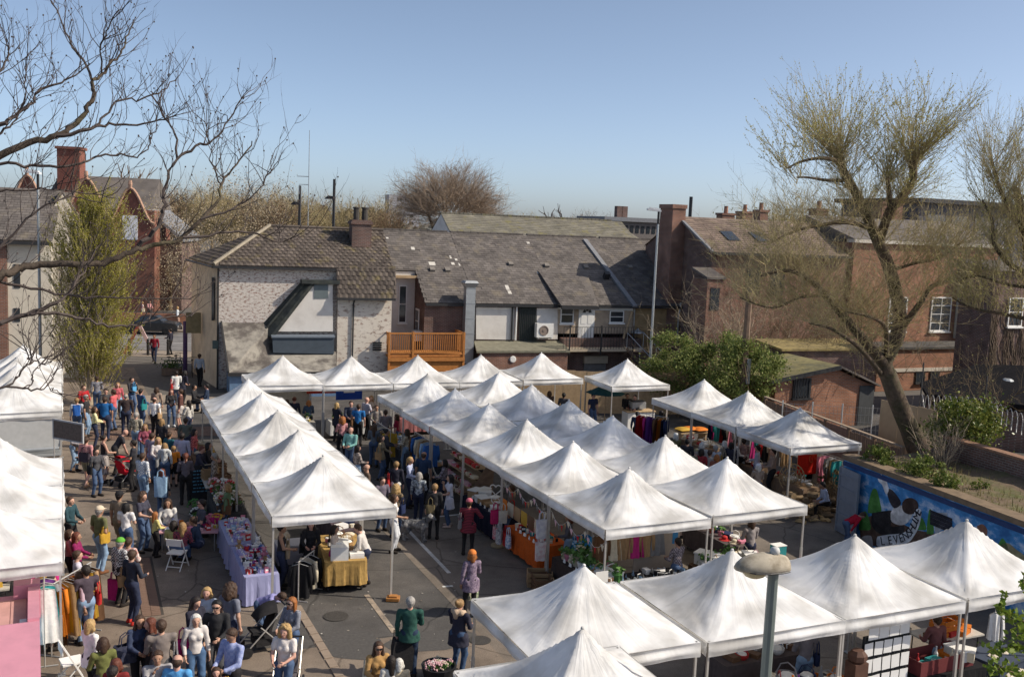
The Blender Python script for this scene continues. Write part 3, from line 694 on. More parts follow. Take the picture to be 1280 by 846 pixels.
mb=MB();ww=(b_.x-a_.x);mb.lathe([(0,0),(.3,0),(.3,.03),(.26,.035),(.25,.01),(.08,.01),(.08,.03),(0,.03)],16);mb.move(Matrix.Translation((a_.x+ww*.42,VB-.5,(a_.z+b_.z)/2))@Matrix.Rotation(PI/2,4,'X'));part(mb,'fan_grille',pm('grille_brown',(0.25,0.2,0.17),.7,.1),ac)
mb=MB();mb.bx(a_.x+.1,a_.x+.16,VB-.5,VB-.062,b_.z-.08,b_.z-.003);mb.bx(b_.x-.16,b_.x-.1,VB-.5,VB-.062,b_.z-.08,b_.z-.003);part(mb,'bracket',M_GREY_METAL,ac)
mb=MB();mb.bx(uB[2],uB[3],VB,VB+.25,2.9,zEB-.02);part(mb,'wall',M_BEIGE,h3)
mb=MB();mb.bx(uB[2]+.25,uB[3]+.3,VB-.5,VB+.3,0,2.65);part(mb,'ground_floor_wall',M_BRICK_D,h3)
mb=MB();wallpoly(mb,[g(210,225),g(470,225),g(470,262),g(210,262)],VB-.03,.03);wallpoly(mb,[g(470,252),g(740,257),g(740,272),g(470,270)],VB-.03,.03);part(mb,'white_fascia',M_WHITE,h3)
window(h3,T,(*g(232,236),*g(318,362)),VB-.03,nz=2)
window(h3,T,(*g(577,272),*g(672,358)),VB-.03,nz=2)
a_=T.pl(*g(362,236),VB-.05);b_=T.pl(*g(460,495),VB-.05)
mb=MB();mb.bx(a_.x,b_.x,VB-.08,VB-.002,b_.z,a_.z);
for(s0,s1,t0,t1)in((.14,.44,.08,.42),(.56,.86,.08,.42),(.14,.44,.5,.76),(.56,.86,.5,.76)):mb.bx(a_.x+(b_.x-a_.x)*s0,a_.x+(b_.x-a_.x)*s1,VB-.095,VB-.081,b_.z+(a_.z-b_.z)*t0,b_.z+(a_.z-b_.z)*t1)
dr=part(mb,'door',M_WHITE,h3)
mb=MB();xc=(a_.x+b_.x)/2;zc=b_.z+(a_.z-b_.z)*.8
for i in range(3):
 t0=PI*(i+.08)/3;t1=PI*(i+.92)/3
 mb.prism([(xc+.12*math.cos(t0),VB-.09,zc+.12*math.sin(t0)),(xc+.32*math.cos(t0),VB-.09,zc+.32*math.sin(t0)),(xc+.32*math.cos(t1),VB-.09,zc+.32*math.sin(t1)),(xc+.12*math.cos(t1),VB-.09,zc+.12*math.sin(t1))],(0,-.012,0))
part(mb,'fanlight',M_GLASS,h3,sub=dr)
vd=VB-1.5;dk0=T.pl(*g(215,545),vd);dk1=T.pl(*g(820,545),vd);dzk=T.pl(*g(480,545),vd).z
deck=base('railed_walkway','pale concrete walkway with thin black iron railing above the shutter','walkway',T,dk0.x,vd)
mb=MB();mb.bx(dk0.x,dk1.x,vd,VB-.03,dzk-.14,dzk+.0);part(mb,'slab',pm('pale_concrete',(0.5,0.42,0.31),.9,.12),deck)
hr=T.pl(*g(480,388),vd).z
mb=MB();mb.bx(dk0.x+.3,dk1.x-.5,vd+.05,vd+.08,hr-.03,hr);part(mb,'top_rail',M_DARK_METAL,deck)
brl=MB().bx(-.011,.011,-.011,.011,0,hr-dzk-.035).mesh('baluster',M_DARK_METAL)
nb_=26
for i in range(nb_):link('baluster',brl,deck,(.32+i*(dk1.x-dk0.x-.84)/(nb_-1),.065,dzk+.002))
pst=MB().bx(-.035,.035,-.035,.035,-.3,hr-dzk+.1).mesh('post',M_DARK_METAL)
for t_ in(.12,.48,.86):link('post',pst,deck,((dk1.x-dk0.x)*t_,-.04,dzk))
sh0=T.pl(*g(390,590),VB-.52);sh1=T.pl(*g(548,722),VB-.52)
shu=mb=MB();mb.bx(sh0.x,sh1.x,VB-.72,VB-.505,sh0.z-.45,sh0.z)
part(mb,'shutter_box',pm('beige_metal',(0.4,0.35,0.27),.6,.1),h3)
mb=MB()
for i in range(10):mb.bx(sh0.x+.05,sh1.x-.05,VB-.55-(.012 if i%2 else 0),VB-.502,sh0.z-.46-(i+1)*.13,sh0.z-.46-i*.13-.008)
part(mb,'roller_shutter',pm('grey_shutter',(0.2,0.2,0.2),.5,.15,metal=.3),h3)
mb=MB();a_=T.pl(*g(735,280),VB-.1);b_=T.pl(*g(672,470),VB-.7);mb.bar((a_.x,VB-.1,a_.z),(b_.x,VB-.7,b_.z),.14,.03);tag(part(mb,'plank',M_TIMBER,h3),)
st0=T.pl(*g(745,540),vd-.1);st1=T.pl(*g(880,740),vd-3.0)
stair=base('outside_stair','rusty brown outside stair with handrails leading down from the walkway','stair',T,dk1.x-.4,vd)
sx0,sx1=dk1.x-1.2,dk1.x-.1
ns=13
for i in range(ns):
 zz=dzk*(1-(i+1)/ns);mb=MB();mb.bx(sx0+.05+i*.1,sx1-.05+i*.1,vd-.28-i*.22,vd-.02-i*.22,zz+.0,zz+.035);part(mb,'tread',pm('rusty_steel',(0.13,0.085,0.065),.8,.25),stair)
for sx in(sx0,sx1):
 mb=MB();mb.bar((sx,vd,dzk+.05),(sx+ns*.1,vd-ns*.22,.05),.05,.2);part(mb,'stringer',pm('rusty_steel',(0.13,0.085,0.065)),stair)
 mb=MB();mb.tube([(sx,vd,dzk+1.0),(sx+ns*.1,vd-ns*.22,1.0)],.025,5)
 for t_ in(0,.33,.66,1):mb.tube([(sx+ns*.1*t_,vd-ns*.22*t_,(dzk+.05)*(1-t_)),(sx+ns*.1*t_,vd-ns*.22*t_,dzk*(1-t_)+1.0)],.02,5)
 part(mb,'handrail',M_GREY_METAL,stair)
mb=MB();mb.bx(uB[3],uB[4],VB,VB+.25,0,zEB-.02);part(mb,'wall',M_OCHRE,h4)
a_=T.pl(*g(1075,215),VB-.14);b_=T.pl(*g(1040,510),VB-.14)
mb=MB();mb.tube([(a_.x,VB-.2,a_.z),(a_.x,VB-.14,a_.z-.5),(b_.x+.1,VB-.14,a_.z-.7),(b_.x+.1,VB-.14,b_.z)],.06,6);part(mb,'drainpipe',M_GREY_METAL,h4)
mb=MB();a_=T.pl(*g(752,262),VB-.1);mb.tube([(a_.x,VB-.1,a_.z),(a_.x,VB-.1,a_.z-1.1)],.05,6);mb.lathe([(.1,0),(.45,.02),(.42,.08),(.1,.2),(.05,.3)],12,(a_.x+.1,VB-.5,a_.z-1.45));part(mb,'dish_lamp',M_GREY_METAL,h4)
# the long mossy roof behind, and far roofs
CF=Frame(aty(565,300,84)[:2],0.34)
Cb=base('long_hall','long hall with mossy grey roof and pale gable rising behind the terrace','hall',CF,0)
zr=CF.pl(566,267,4).z;cu=CF.pl(764,275,4).x;ze=CF.pl(566,297,0).z
mb=MB();c0=CF.pl(578,297,0).x;
mb.add([(0,-.2,ze),(cu+2.0,-.2,ze),(cu,4,zr),(0,4,zr)],[(0,1,2,3)]);mb.add([(0,4,zr),(cu,4,zr),(cu+2.0,8.2,ze),(0,8.2,ze)],[(0,1,2,3)]);mb.add([(cu+2,-.2,ze),(cu+2,8.2,ze),(cu,4,zr)],[(0,1,2)])
part(mb,'roof',M_SLATE_G,Cb)
mb=MB();so=Vector((0,-.2,ze));s_=Vector((0,4.2,zr-ze));Ls=s_.length;s_.normalize();n_=Vector((1,0,0)).cross(s_)
tile_field(mb,so+n_*.02,(1,0,0),s_,n_,cu+1.0,Ls,.5,.34,.03);tag(part(mb,'slate',M_SLATE_G,Cb),kind='stuff')
mb=MB();mb.prism([(.02,0,0),(.02,0,ze),(.02,4,zr-.1),(.02,8,ze),(.02,8,0)],(.25,0,0));part(mb,'gable_wall',M_RENDER_W,Cb)
mb=MB();mb.bx(.3,cu+2,.02,.25,0,ze-.02);part(mb,'wall',M_BRICK_D,Cb)
mb=MB()
for i in range(40):mb.bx(i*cu/40+.02,(i+1)*cu/40-.02,3.85,4.15,zr-.05,zr+.1+random.uniform(-.01,.02))
part(mb,'ridge_tile',M_SLATE_G,Cb)
FF=Frame(aty(756,290,120)[:2],0.34)
Fb=base('arcaded_building','far grey building with a long row of small arched openings and flat roof','building',FF,0)
fz1=FF.pl(760,276,0).z;fu1=FF.pl(838,282,0).x
mb=MB();mb.bx(0,fu1+6,0,8,0,fz1);part(mb,'wall',pm('grey_stone',(0.17,0.15,0.14),.9,.2),Fb)
mb=MB();mb.bx(-.3,fu1+6.3,-.4,8.3,fz1,fz1+.5);part(mb,'parapet',M_LEAD,Fb)
ar=MB().bx(-.22,.22,-.05,.01,0,.9).mesh('window',M_GLASS)
for i in range(22):link('window',ar,Fb,(.6+i*.75,0,fz1-1.35))
for px in(773,779):
 p=FF.pl(px,270,3);mb=MB();mb.bx(p.x-.4,p.x+.4,2.6,3.4,fz1+.5,fz1+1.9);part(mb,'chimney',M_BRICK_D,Fb)
FR=Frame(aty(891,313,59)[:2],0.40)
R1=base('gabled_brick_house','tall dark brick house with sloping red tiled roof and broad chimney on its gable','house',FR,0)
ez=FR.pl(891,313,0).z;rp_=FR.pu(849,271,0);rv,rz_=rp_.y,rp_.z
UE=FR.pl(1060,316,0).x
mb=MB();mb.prism([(0,0,0),(0,0,ez),(0,rv,rz_),(0,rv*2,ez),(0,rv*2,0)],(.3,0,0));part(mb,'gable_wall',M_BRICK_D,R1)
mb=MB();mb.bx(.302,UE,0.02,.3,0,ez);part(mb,'front_wall',M_BRICK,R1)
s_=Vector((0,rv+.3,(rz_-ez)*(rv+.3)/rv));Ls=s_.length;s_.normalize();n_=Vector((1,0,0)).cross(s_)
eo=Vector((-.12,-.3,ez-.3*(rz_-ez)/rv+.03))
mb=MB();mb.add([eo,eo+Vector((UE+.1,0,0)),eo+Vector((UE+.1,0,0))+s_*Ls,eo+s_*Ls],[(0,1,2,3)]);mb.add([(-.12,rv,rz_+.03),(UE,rv,rz_+.03),(UE,2*rv,ez),(-.12,2*rv,ez)],[(0,1,2,3)])
part(mb,'roof',M_REDTILE,R1)
mb=MB();tile_field(mb,eo+n_*.02,(1,0,0),s_,n_,UE,Ls,.36,.27,.03);tag(part(mb,'roof_tile',M_REDTILE,R1),kind='stuff')
mb=MB();mb.bar(eo+Vector((-.05,0,.02)),eo+s_*Ls+Vector((-.05,0,.06)),.18,.12);part(mb,'verge',M_LEAD,R1)
mb=MB();mb.bx(-.1,UE,-.42,-.3,eo.z-.12,eo.z+.02);part(mb,'gutter',M_DARK_METAL,R1)
c0=FR.pu(834,262,-.4);c1=FR.pl(855,256,rv)
czt=FR.pu(842,256,-.3).z
mb=MB();mb.bx(-.95,-.002,rv-.75,rv+.75,0,czt-.25);mb.bx(-1.02,.05,rv-.82,rv+.82,czt-.25,czt)
part(mb,'chimney',M_BRICK,R1)
mb=MB();
for uu in(2.6,4.4):mb.bx(uu,uu+1.0,-.04,.03,ez-2.6,ez-1.0)
part(mb,'window',M_GLASS,R1)
mb=MB()
for uu in(2.4,4.6):
 pp=eo+s_*(Ls*.45)+Vector((uu,0,0));k=len(mb.v);mb.bx(-.45,.45,-.6,.6,0,.1);mb.move(Matrix.Translation(pp)@Matrix.Rotation(math.atan2(s_.z,s_.y),4,'X'),k)
part(mb,'skylight',M_GLASS,R1)
XV=-1.6;x0=FR.pl(885,345,XV).x;x1=FR.pl(905,345,XV).x;zt=FR.pl(886,349,XV).z
mb=MB();mb.bx(x0,x1,XV,-.02,0,zt);part(mb,'extension_wall',M_BRICK,R1)
mb=MB();mb.prism([(x0-.1,XV-.1,zt+.0),(x0-.1,-.02,zt+.5),(x1+.1,-.02,zt+.5),(x1+.1,XV-.1,zt+.0)],(0,0,.12));part(mb,'extension_roof',M_SLATE,R1)
mb=MB();mb.bx(x0+.25,x1-.25,XV-.04,XV+.04,zt-1.8,zt-.5);part(mb,'extension_window',M_GLASS,R1)
R2=base('tall_brick_house','three storey red brick house with white sash window and stone string course','house',FR,UE+.3)
e2z=FR.pl(1190,308,0).z;U2=FR.pl(1243,340,0).x;f2=-0.2
mb=MB();mb.bx(UE+.3,U2,f2,f2+.3,0,e2z);mb.bx(UE+.3,UE+.6,f2+.3,9,0,e2z);part(mb,'wall',M_BRICK_O,R2)
mb=MB();mb.bx(UE+.1,U2+.1,f2-.25,f2+.5,e2z+.0,e2z+.22);part(mb,'cornice',pm('pale_stone',(0.55,0.5,0.43),.9,.1),R2)
mb=MB();mb.prism([(UE+.1,f2-.2,e2z+.24),(UE+.1,4.5,e2z+1.7),(UE+.1,9,e2z+.2)],(U2-UE,0,0));part(mb,'roof',M_SLATE,R2)
mb=MB();zc=FR.pl(1160,433,f2).z;mb.bx(UE+.3,U2-1.2,f2-.12,f2-.002,zc-.25,zc);part(mb,'string_course',pm('pale_stone',(0.55,0.5,0.43)),R2)
window(R2,FR,(1165,371,1186,414),f2-.02,'sash_window',nx=2,nz=4,fw=.09)
window(R2,FR,(1112,371,1131,414),f2-.02,'sash_window',nx=2,nz=4,fw=.09)
b0=FR.pl(1207,348,f2-.6);b1=FR.pl(1243,420,f2-.6)
mb=MB();mb.bx(b0.x,b0.x+.2,f2-.6,f2-.01,b1.z-.2,b0.z+.3);mb.bx(b1.x-.2,b1.x,f2-.6,f2-.01,b1.z-.2,b0.z+.3);mb.bx(b0.x+.2,b1.x-.2,f2-.58,f2-.01,b0.z-1.6,b0.z-.6);mb.bx(b0.x+.2,b1.x-.2,f2-.55,f2-.01,b1.z-.2,b1.z+.1)
part(mb,'bay_frame',pm('faded_white',(0.5,0.48,0.42),.8,.12),R2)
window(R2,FR,(1213,385,1238,414),f2-.5,'bay_window',nx=3,nz=1)
zw=FR.pl(1170,436,-3.2).z;w0=FR.pl(1098,440,-3.2).x;w1=FR.pl(1239,440,-3.2).x
R3=base('brick_back_wing','low flat roofed brick back wing with a row of little dark windows','house wing',FR,w0,-3.2)
mb=MB();mb.bx(w0,w1,-3.2,-.5,0,zw);part(mb,'wall',M_BRICK_O,R3)
mb=MB();mb.bx(w0-.15,w1+.15,-3.35,-.45,zw+.002,zw+.14);part(mb,'flat_roof',M_FELT,R3)
zl=FR.pl(1150,464,-3.2).z;mb=MB();mb.bx(w0,w1,-3.26,-3.202,zl,zl+.22);part(mb,'lintel_band',pm('pale_stone',(0.5,0.4,0.3)),R3)
for px in(1150,1168,1197):window(R3,FR,(px-5,464,px+5,478),-3.22,'window',frame=M_DARK_METAL,nz=1)
FR4=Frame(aty(1243,350,52)[:2],0.40)
R4=base('creeper_clad_house','dark brick house end with bare creeper stems over the bricks','house',FR4,0)
mb=MB();mb.bx(0,14,0,2.2,0,8.0);part(mb,'wall',M_BRICK_D,R4)
mb=MB();mb.prism([(-.2,-.25,8.0),(-.2,2.4,8.5),(-.2,2.4,8.0)],(14,0,0));part(mb,'roof',M_SLATE,R4)
mb=MB()
for i in range(60):
 p=Vector((random.uniform(0,3.5),-.02,random.uniform(0,2)));pts=[p.copy()]
 for k in range(9):p=p+Vector((random.uniform(-.35,.35),0,random.uniform(.25,.9)));p.y=-.02-random.uniform(0,.06);p.x=max(.0,p.x);p.z=min(7.8,p.z);pts.append(p.copy())
 mb.tube(pts,[.018]*9+[.004],3,cap=False)
part(mb,'creeper',pm('creeper_stem',(0.16,0.12,0.085),.9,.2),R4)
window(R4,FR4,(1262,372,1276,408),-.03,nz=2)
FT=Frame(aty(1146,290,80)[:2],0.40)
R5=base('flat_topped_block','flat topped dark building seen above the brick houses','building',FT,0)
zt=FT.pl(1180,255,0).z;mb=MB();mb.bx(0,18,0,9,0,zt);part(mb,'wall',pm('blue_dark_cladding',(0.08,0.085,0.11),.7,.2),R5)
mb=MB();mb.bx(-.5,18.5,-.6,9.5,zt+.0,zt+.35);part(mb,'roof_slab',pm('dark_slab',(.06,.06,.065),.9,.15),R5)
for i in range(6):part(MB().bx(1+i*2.6,2.8+i*2.6,-.05,-.001,zt-2.3,zt-.9),'window',M_GLASS,R5)
for i,(px0,px1,pt,pb,y,lab)in enumerate(((897,915,262,285,92,'brick chimney stack with one pot over a green slate ridge'),(922,938,260,280,95,'narrow brick chimney stack with a single pot among far roofs'),(944,956,258,282,90,'brick chimney stack half hidden by pale twigs'),(1013,1031,256,280,84,'ochre chimney stack with a square pot seen through bare branches'),(1092,1125,247,275,78,'broad brick chimney stack between the tree forks'))):
 a_=aty((px0+px1)/2,pb,y);wd=(px1-px0)/FPX*y;top=aty(px0,pt,y).z
 r=thing('roof_house','far slate roofed house with '+lab,'house',(a_.x,y,0),0.4)
 mb=MB();mb.bx(-wd/2,wd/2,-.5,.5,a_.z-1,top-.5);mb.bx(-wd/2-.08,wd/2+.08,-.58,.58,top-.5,top-.3);c_=mb.build('chimney',M_BRICK,r)
 mb=MB();mb.lathe([(.2,top-.3),(.18,top+.3),(.22,top+.35)],8);mb.build('chimney_pot',M_BRICK_O,c_)
 mb=MB();L_=5.5;mb.bx(-L_,L_,-3.5,3.5,0,a_.z-2.2);mb.build('wall',M_BRICK_D,r)
 mb=MB();mb.prism([(-L_-.2,-3.7,a_.z-2.2),(-L_-.2,0,a_.z+.1),(-L_-.2,3.7,a_.z-2.2)],(2*L_+.4,0,0));mb.build('roof',M_SLATE,r)
p=aty(864,246,80);pl_=thing('roof_post','thin dark post standing up beyond the broad gable chimney','post',(p.x,80,0));MB().tube([(0,0,7),(0,0,p.z)],.14,6).build('shaft',M_DARK_METAL,pl_)
FS=Frame(at(975,540)[:2],0.36)
S2=base('brick_shed','small brick shed with mossy green felt roof and barred dark window','shed',FS,0)
SV=0.8
p0=FS.pl(970,476,SV);pa_=FS.pl(1046,458,SV);p1=FS.pl(1086,480,SV)
mb=MB();mb.prism([(p0.x,SV,0),(p0.x,SV,p0.z),(pa_.x,SV,pa_.z-.12),(p1.x+.3,SV,p1.z-.1),(p1.x+.3,SV,0)],(0,5,0));part(mb,'wall',M_BRICK_O,S2)
mb=MB();mb.prism([(p0.x-.5,SV-.3,p0.z-.0),(pa_.x,SV-.3,pa_.z),(pa_.x,SV+5.2,pa_.z),(p0.x-.5,SV+5.2,p0.z-.0)],(0,0,.1));part(mb,'roof',pm('mossy_felt',(0.24,0.21,0.10),.95,.2,4,.25,40,col2=(0.16,0.15,0.09),mscale=1.2),S2)
mb=MB();mb.prism([(pa_.x,SV-.3,pa_.z-.003),(p1.x+.5,SV-.3,p1.z-.1),(p1.x+.5,SV+5.2,p1.z-.1),(pa_.x,SV+5.2,pa_.z-.003)],(0,0,.1));part(mb,'roof_slope',M_SLATE,S2)
mb=MB();mb.bar((p0.x-.5,SV-.34,p0.z+.0),(pa_.x,SV-.34,pa_.z+.0),.06,.2);part(mb,'barge_board',M_DARK_METAL,S2)
w_=window(S2,FS,(992,473,1012,497),SV-.03,frame=M_DARK_METAL,nx=1,nz=1,fw=.1)
wa=FS.pl(993,473,SV-.08);wb=FS.pl(1012,497,SV-.08);bar_me=MB().bx(-.012,.012,-.012,.012,0,wa.z-wb.z).mesh('bar',M_DARK_METAL)
o2=OFF[S2.name]
for i in range(6):link('bar',bar_me,w_,(wa.x+(wb.x-wa.x)*(i+.5)/6-o2[0],SV-.1-o2[1],wb.z))
mb=MB();d0_=FS.pl(1075,482,SV-.03);d1_=FS.pl(1090,516,SV-.03);mb.bx(d0_.x,d1_.x,SV-.06,SV-.002,0,d0_.z);part(mb,'door',pm('grey_door',(0.07,0.075,0.08),.7,.2),S2)
S1V=7.5
q0=FS.pl(945,423,S1V);q1=FS.pl(1060,424,S1V);qb=FS.pl(950,436,S1V-2.6)
S1=base('long_low_shed','long low shed with grass yellow moss over its flat roof','shed',FS,q0.x,S1V-2.6)
mb=MB();mb.bx(q0.x,q1.x,S1V-2.5,S1V,0,qb.z-.05);part(mb,'wall',M_BRICK_D,S1)
mb=MB();mb.prism([(q0.x-.2,S1V-2.7,qb.z),(q1.x+.2,S1V-2.7,qb.z),(q1.x,S1V,q0.z),(q0.x-.2,S1V,q0.z)],(0,0,-.12));part(mb,'roof',pm('yellow_moss_roof',(0.3,0.235,0.10),.95,.25,5,.4,30,col2=(0.2,0.16,0.08),mscale=1.5),S1)
FK=Frame(at(1165,520,2.0)[:2],0.3)
K=base('black_roof_shed','shed with wide sloping black felt roof and round pale vent','shed',FK,0)
k0,k1,k2=aty(1150,478,47),aty(1222,455,50),aty(1330,458,50);k3=aty(1330,512,43.5);k4=aty(1158,492,44.5)
L_=lambda p:tuple(FK.loc(p))
mb=MB();mb.prism([L_(k0),L_(k4),L_(k3),L_(k2),L_(k1)],(0,0,-.15));part(mb,'roof',pm('black_felt',(0.012,0.012,0.014),.95,.3,6,.3,50,spec=.03),K)
lz=min(k3.z,k4.z)-.3;a_,b_=L_(k4),L_(k3);c_=L_(k2);dd_=L_(k0)
mb=MB();mb.prism([(a_[0]+.2,a_[1]+.2,0),(b_[0],b_[1]+.2,0),(c_[0],c_[1]-.3,0),(dd_[0]+.3,dd_[1]-.2,0)],(0,0,lz));part(mb,'wall',M_BRICK_D,K)
mb=MB();v_=aty(1259,478,47.3);mb.ball(L_(v_),(.35,.35,.22),10);part(mb,'roof_vent',M_GREY_METAL,K)
fa,fb_=at(957,498,1.95),at(1128,561,1.95)
dv=(fb_-fa);FLEN=dv.length;FY=math.atan2(dv.y,dv.x)
fence=thing('board_fence','weathered brown board fence with capping rail between the stalls and the sheds','fence',(fa.x,fa.y,0),FY)
pst=MB().bx(-.06,.06,-.06,.06,0,2.0).mesh('post',M_WOOD)
nbay=6;bl_=FLEN/nbay
vb=MB().bx(-.062,.062,-.012,.012,.1,1.9).mesh('board',M_WOOD);hb=MB().bx(0.07,bl_-.07,-.012,.012,-.068,.068).mesh('board',pm('red_brown_board',(0.24,0.15,0.115),.85,.2,5,.15,50))
for i in range(nbay+1):link('post',pst,fence,(i*bl_,0,0))
for i in range(nbay):
 if i%2==0 or i==5:
  n=int((bl_-.14)/.135)
  for k in range(n):link('board',vb,fence,(i*bl_+.07+.0675+k*.135,random.uniform(-.006,.006),random.uniform(-.02,.02)))
 else:
  for k in range(13):link('board',hb,fence,(i*bl_,random.uniform(-.005,.005),.18+k*.14))
MB().bx(-.05,FLEN+.05,-.07,.07,2.005,2.05).build('capping_rail',pm('pale_capping',(0.34,0.26,0.19),.85,.15),fence)
ma,mb_=at(978,512,2.2),at(1128,520,2.2)
mdv=mb_-ma;mf=thing('wire_fence','thin grey wire mesh fence in front of the brick shed','fence',(ma.x,ma.y,0),math.atan2(mdv.y,mdv.x))
wl=mdv.length;wp=MB().tube([(0,0,0),(0,0,2.6)],.03,5).mesh('post',M_GREY_METAL)
for i in range(5):link('post',wp,mf,(i*wl/4,0,0))
mb=MB()
for i in range(int(wl/.16)):mb.bx(i*.16-.004,i*.16+.004,-.004,.004,.3,2.5)
for k in range(8):mb.bx(0,wl,-.004,.004,.3+k*.31-.004,.3+k*.31+.004)
mb.build('wire_mesh',M_GREY_METAL,mf)
FM=Frame((10.80,30.75),math.atan2(-.947,.32))
ML=15.0;MT=2.36
def sky_mural():
 m=bpy.data.materials.new('mural_sky');m.use_nodes=True;t=m.node_tree;N=t.nodes;L=t.links;p=N["Principled BSDF"];p.inputs['Roughness'].default_value=.7
 tc=N.new("ShaderNodeTexCoord");mp=N.new("ShaderNodeMapping");mp.inputs['Scale'].default_value=(1,1,1.7);L.new(tc.outputs['Object'],mp.inputs[0])
 n=N.new("ShaderNodeTexNoise");n.inputs['Scale'].default_value=1.15;n.inputs['Detail'].default_value=8;n.inputs['Roughness'].default_value=.66;L.new(mp.outputs[0],n.inputs['Vector'])
 r=N.new("ShaderNodeValToRGB");e=r.color_ramp.elements
 e[0].position=.40;e[0].color=(.02,.13,.36,1);e[1].position=.64;e[1].color=(.62,.72,.85,1);k=e.new(.52);k.color=(.05,.26,.58,1)
 L.new(n.outputs['Fac'],r.inputs[0]);L.new(r.outputs[0],p.inputs['Base Color'])
 return m
mural=thing('mural_wall','low wall painted with a blue cloudy sky mural and lettered ribbon','mural wall',FM.wd(0,0),FM.yaw)
MB().bx(0,ML,0,.25,0,MT).build('wall',sky_mural(),mural)
for i in range(10):MB().bx(i*ML/10+.004,(i+1)*ML/10-.004,-.10,.42,MT+.002,MT+.16).build('coping',pm('brown_coping',(0.2,0.145,0.095),.9,.25,4,.25,40),mural)
MB().bx(-.02,ML,-.022,-.001,MT-.2,MT-.06).build('mural_border',pm('mural_navy',(0.03,0.06,0.17),.7,.15),mural)
def mpoly(name,pix,mat,d=.006,root=mural):
 pts=[FM.pl(px,py,0)for px,py in pix]
 if len(pts)>4 and 'sign' not in name and 'ground' not in name:pts=spline(pts+[pts[0]],4)[:-1]
 mb=MB();mb.prism([(p.x,-d,max(.01,p.z))for p in pts],(0,.004,0));return mb.build(name,mat,root)
e=lambda x,y:(980+x/4.267,540+y/4.267)
mp_=lambda n,c:pm('mural_'+n,c,.75,.35,4,.03,40,col2=tuple(min(1,v*1.5+.02)for v in c),mscale=2.5)
mpoly('painted_ground',[e(400,700),e(400,470),e(480,440),e(590,470),e(700,520),e(810,540),e(900,640),e(900,760)],mp_('earth',(.085,.05,.035)),.005)
for k,(x,yb_,yt,wd)in enumerate(((482,430,300,34),(735,520,455,22),(780,540,410,18),(1165,640,565,30),(430,520,420,30))):
 mpoly('painted_tree',[e(x-wd,yb_),e(x-wd*.9,yb_-(yb_-yt)*.4),e(x-wd*.4,yt+15),e(x,yt),e(x+wd*.45,yt+12),e(x+wd*.9,yb_-(yb_-yt)*.45),e(x+wd,yb_)],mp_('green',(.06,.2,.04)),.007)
mpoly('painted_sleeve',[e(548,300),e(580,310),e(625,375),e(590,405),e(560,360)],mp_('dark',(.03,.025,.03)),.009)
mpoly('painted_hand',[e(500,225),e(512,240),e(520,222),e(530,245),e(545,255),e(560,305),e(545,330),e(525,280),e(505,260)],mp_('pale',(.62,.62,.62)),.010)
mpoly('painted_torso',[e(570,430),e(590,400),e(640,390),e(690,420),e(660,480),e(620,495),e(575,475)],mp_('offwhite',(.5,.5,.5)),.008)
mpoly('painted_jacket',[e(470,430),e(590,420),e(570,500),e(640,500),e(620,560),e(520,545),e(470,500)],mp_('black',(.02,.018,.02)),.0075)
mpoly('painted_head',[e(632,375),e(650,355),e(680,350),e(708,365),e(718,395),e(705,425),e(675,438),e(645,428),e(632,405)],mp_('brown_hair',(.05,.03,.025)),.011)
rib=[e(500,555),e(560,545),e(640,535),e(680,490),e(700,420),e(725,408),e(735,425),e(725,490),e(700,545),e(660,590),e(580,605),e(505,610),e(495,580)]
mpoly('ribbon',rib,mp_('ribbon',(.55,.58,.62)),.014)
path=[e(528,582),e(568,578),e(600,573),e(627,566),e(652,553),e(672,535),e(686,514),e(697,492),e(705,469),e(713,447),e(719,427)]
txt="LEVENSHULME"
M_INK=mp_('ink',(.02,.02,.03))
def letter(chs,root,M,size,mat,name='lettering',depth=.004):
 cu=bpy.data.curves.new('lettering','FONT');cu.body=chs;cu.size=size;cu.extrude=depth;cu.align_x='CENTER';cu.align_y='CENTER'
 o=bpy.data.objects.new('tmp',cu);me=bpy.data.meshes.new_from_object(o);bpy.data.objects.remove(o)
 me.materials.clear();me.materials.append(mat)
 ob=link(name,me,root);ob.matrix_local=M
 return ob
for k,chn in enumerate(txt):
 p=FM.pl(*path[k],0);pn=FM.pl(*path[min(k+1,len(txt)-1)],0);pv=FM.pl(*path[max(k-1,0)],0)
 ang=math.atan2(pn.z-pv.z,pn.x-pv.x)
 M=Matrix.Translation((p.x,-.02,p.z))@Matrix.Rotation(-ang,4,'Y')@Matrix.Rotation(PI/2,4,'X')
 letter(chn,mural,M,.36,M_INK)
mpoly('painted_sign',[e(806,428),e(872,428),e(872,520),e(840,520),e(822,535),e(806,545)],mp_('sign',(.35,.38,.42)),.009)
for k in range(4):
 p=FM.pl(*e(839,445+k*20),0);MB().bx(p.x-.42,p.x+.42,-.016,-.011,p.z-.05,p.z+.05).build('painted_line',M_INK,mural)
mpoly('painted_hill',[e(1140,610),e(1190,590),e(1240,625),e(1290,670),e(1290,760),e(1150,700)],mp_('hill',(.28,.25,.14)),.007)
mpoly('painted_face',[e(1030,500),e(1060,490),e(1085,520),e(1075,560),e(1040,540)],mp_('skin',(.25,.12,.08)),.008)
mpoly('painted_board',[e(415,560),e(440,550),e(470,560),e(470,640),e(415,640)],mp_('board',(.35,.33,.33)),.012)
p0=FM.pl(1047,640,-.12);
dl=thing('grey_door_leaf','grey ribbed steel door leaf standing against the end of the mural wall','door leaf',FM.wd(0.05,-.14),FM.yaw-.1)
M_LEAF=pm('grey_blue_steel',(0.2,0.23,0.28),.6,.12,4,.06,30)
MB().bx(0,1.1,-.03,.02,.05,2.15).build('panel',M_LEAF,dl)
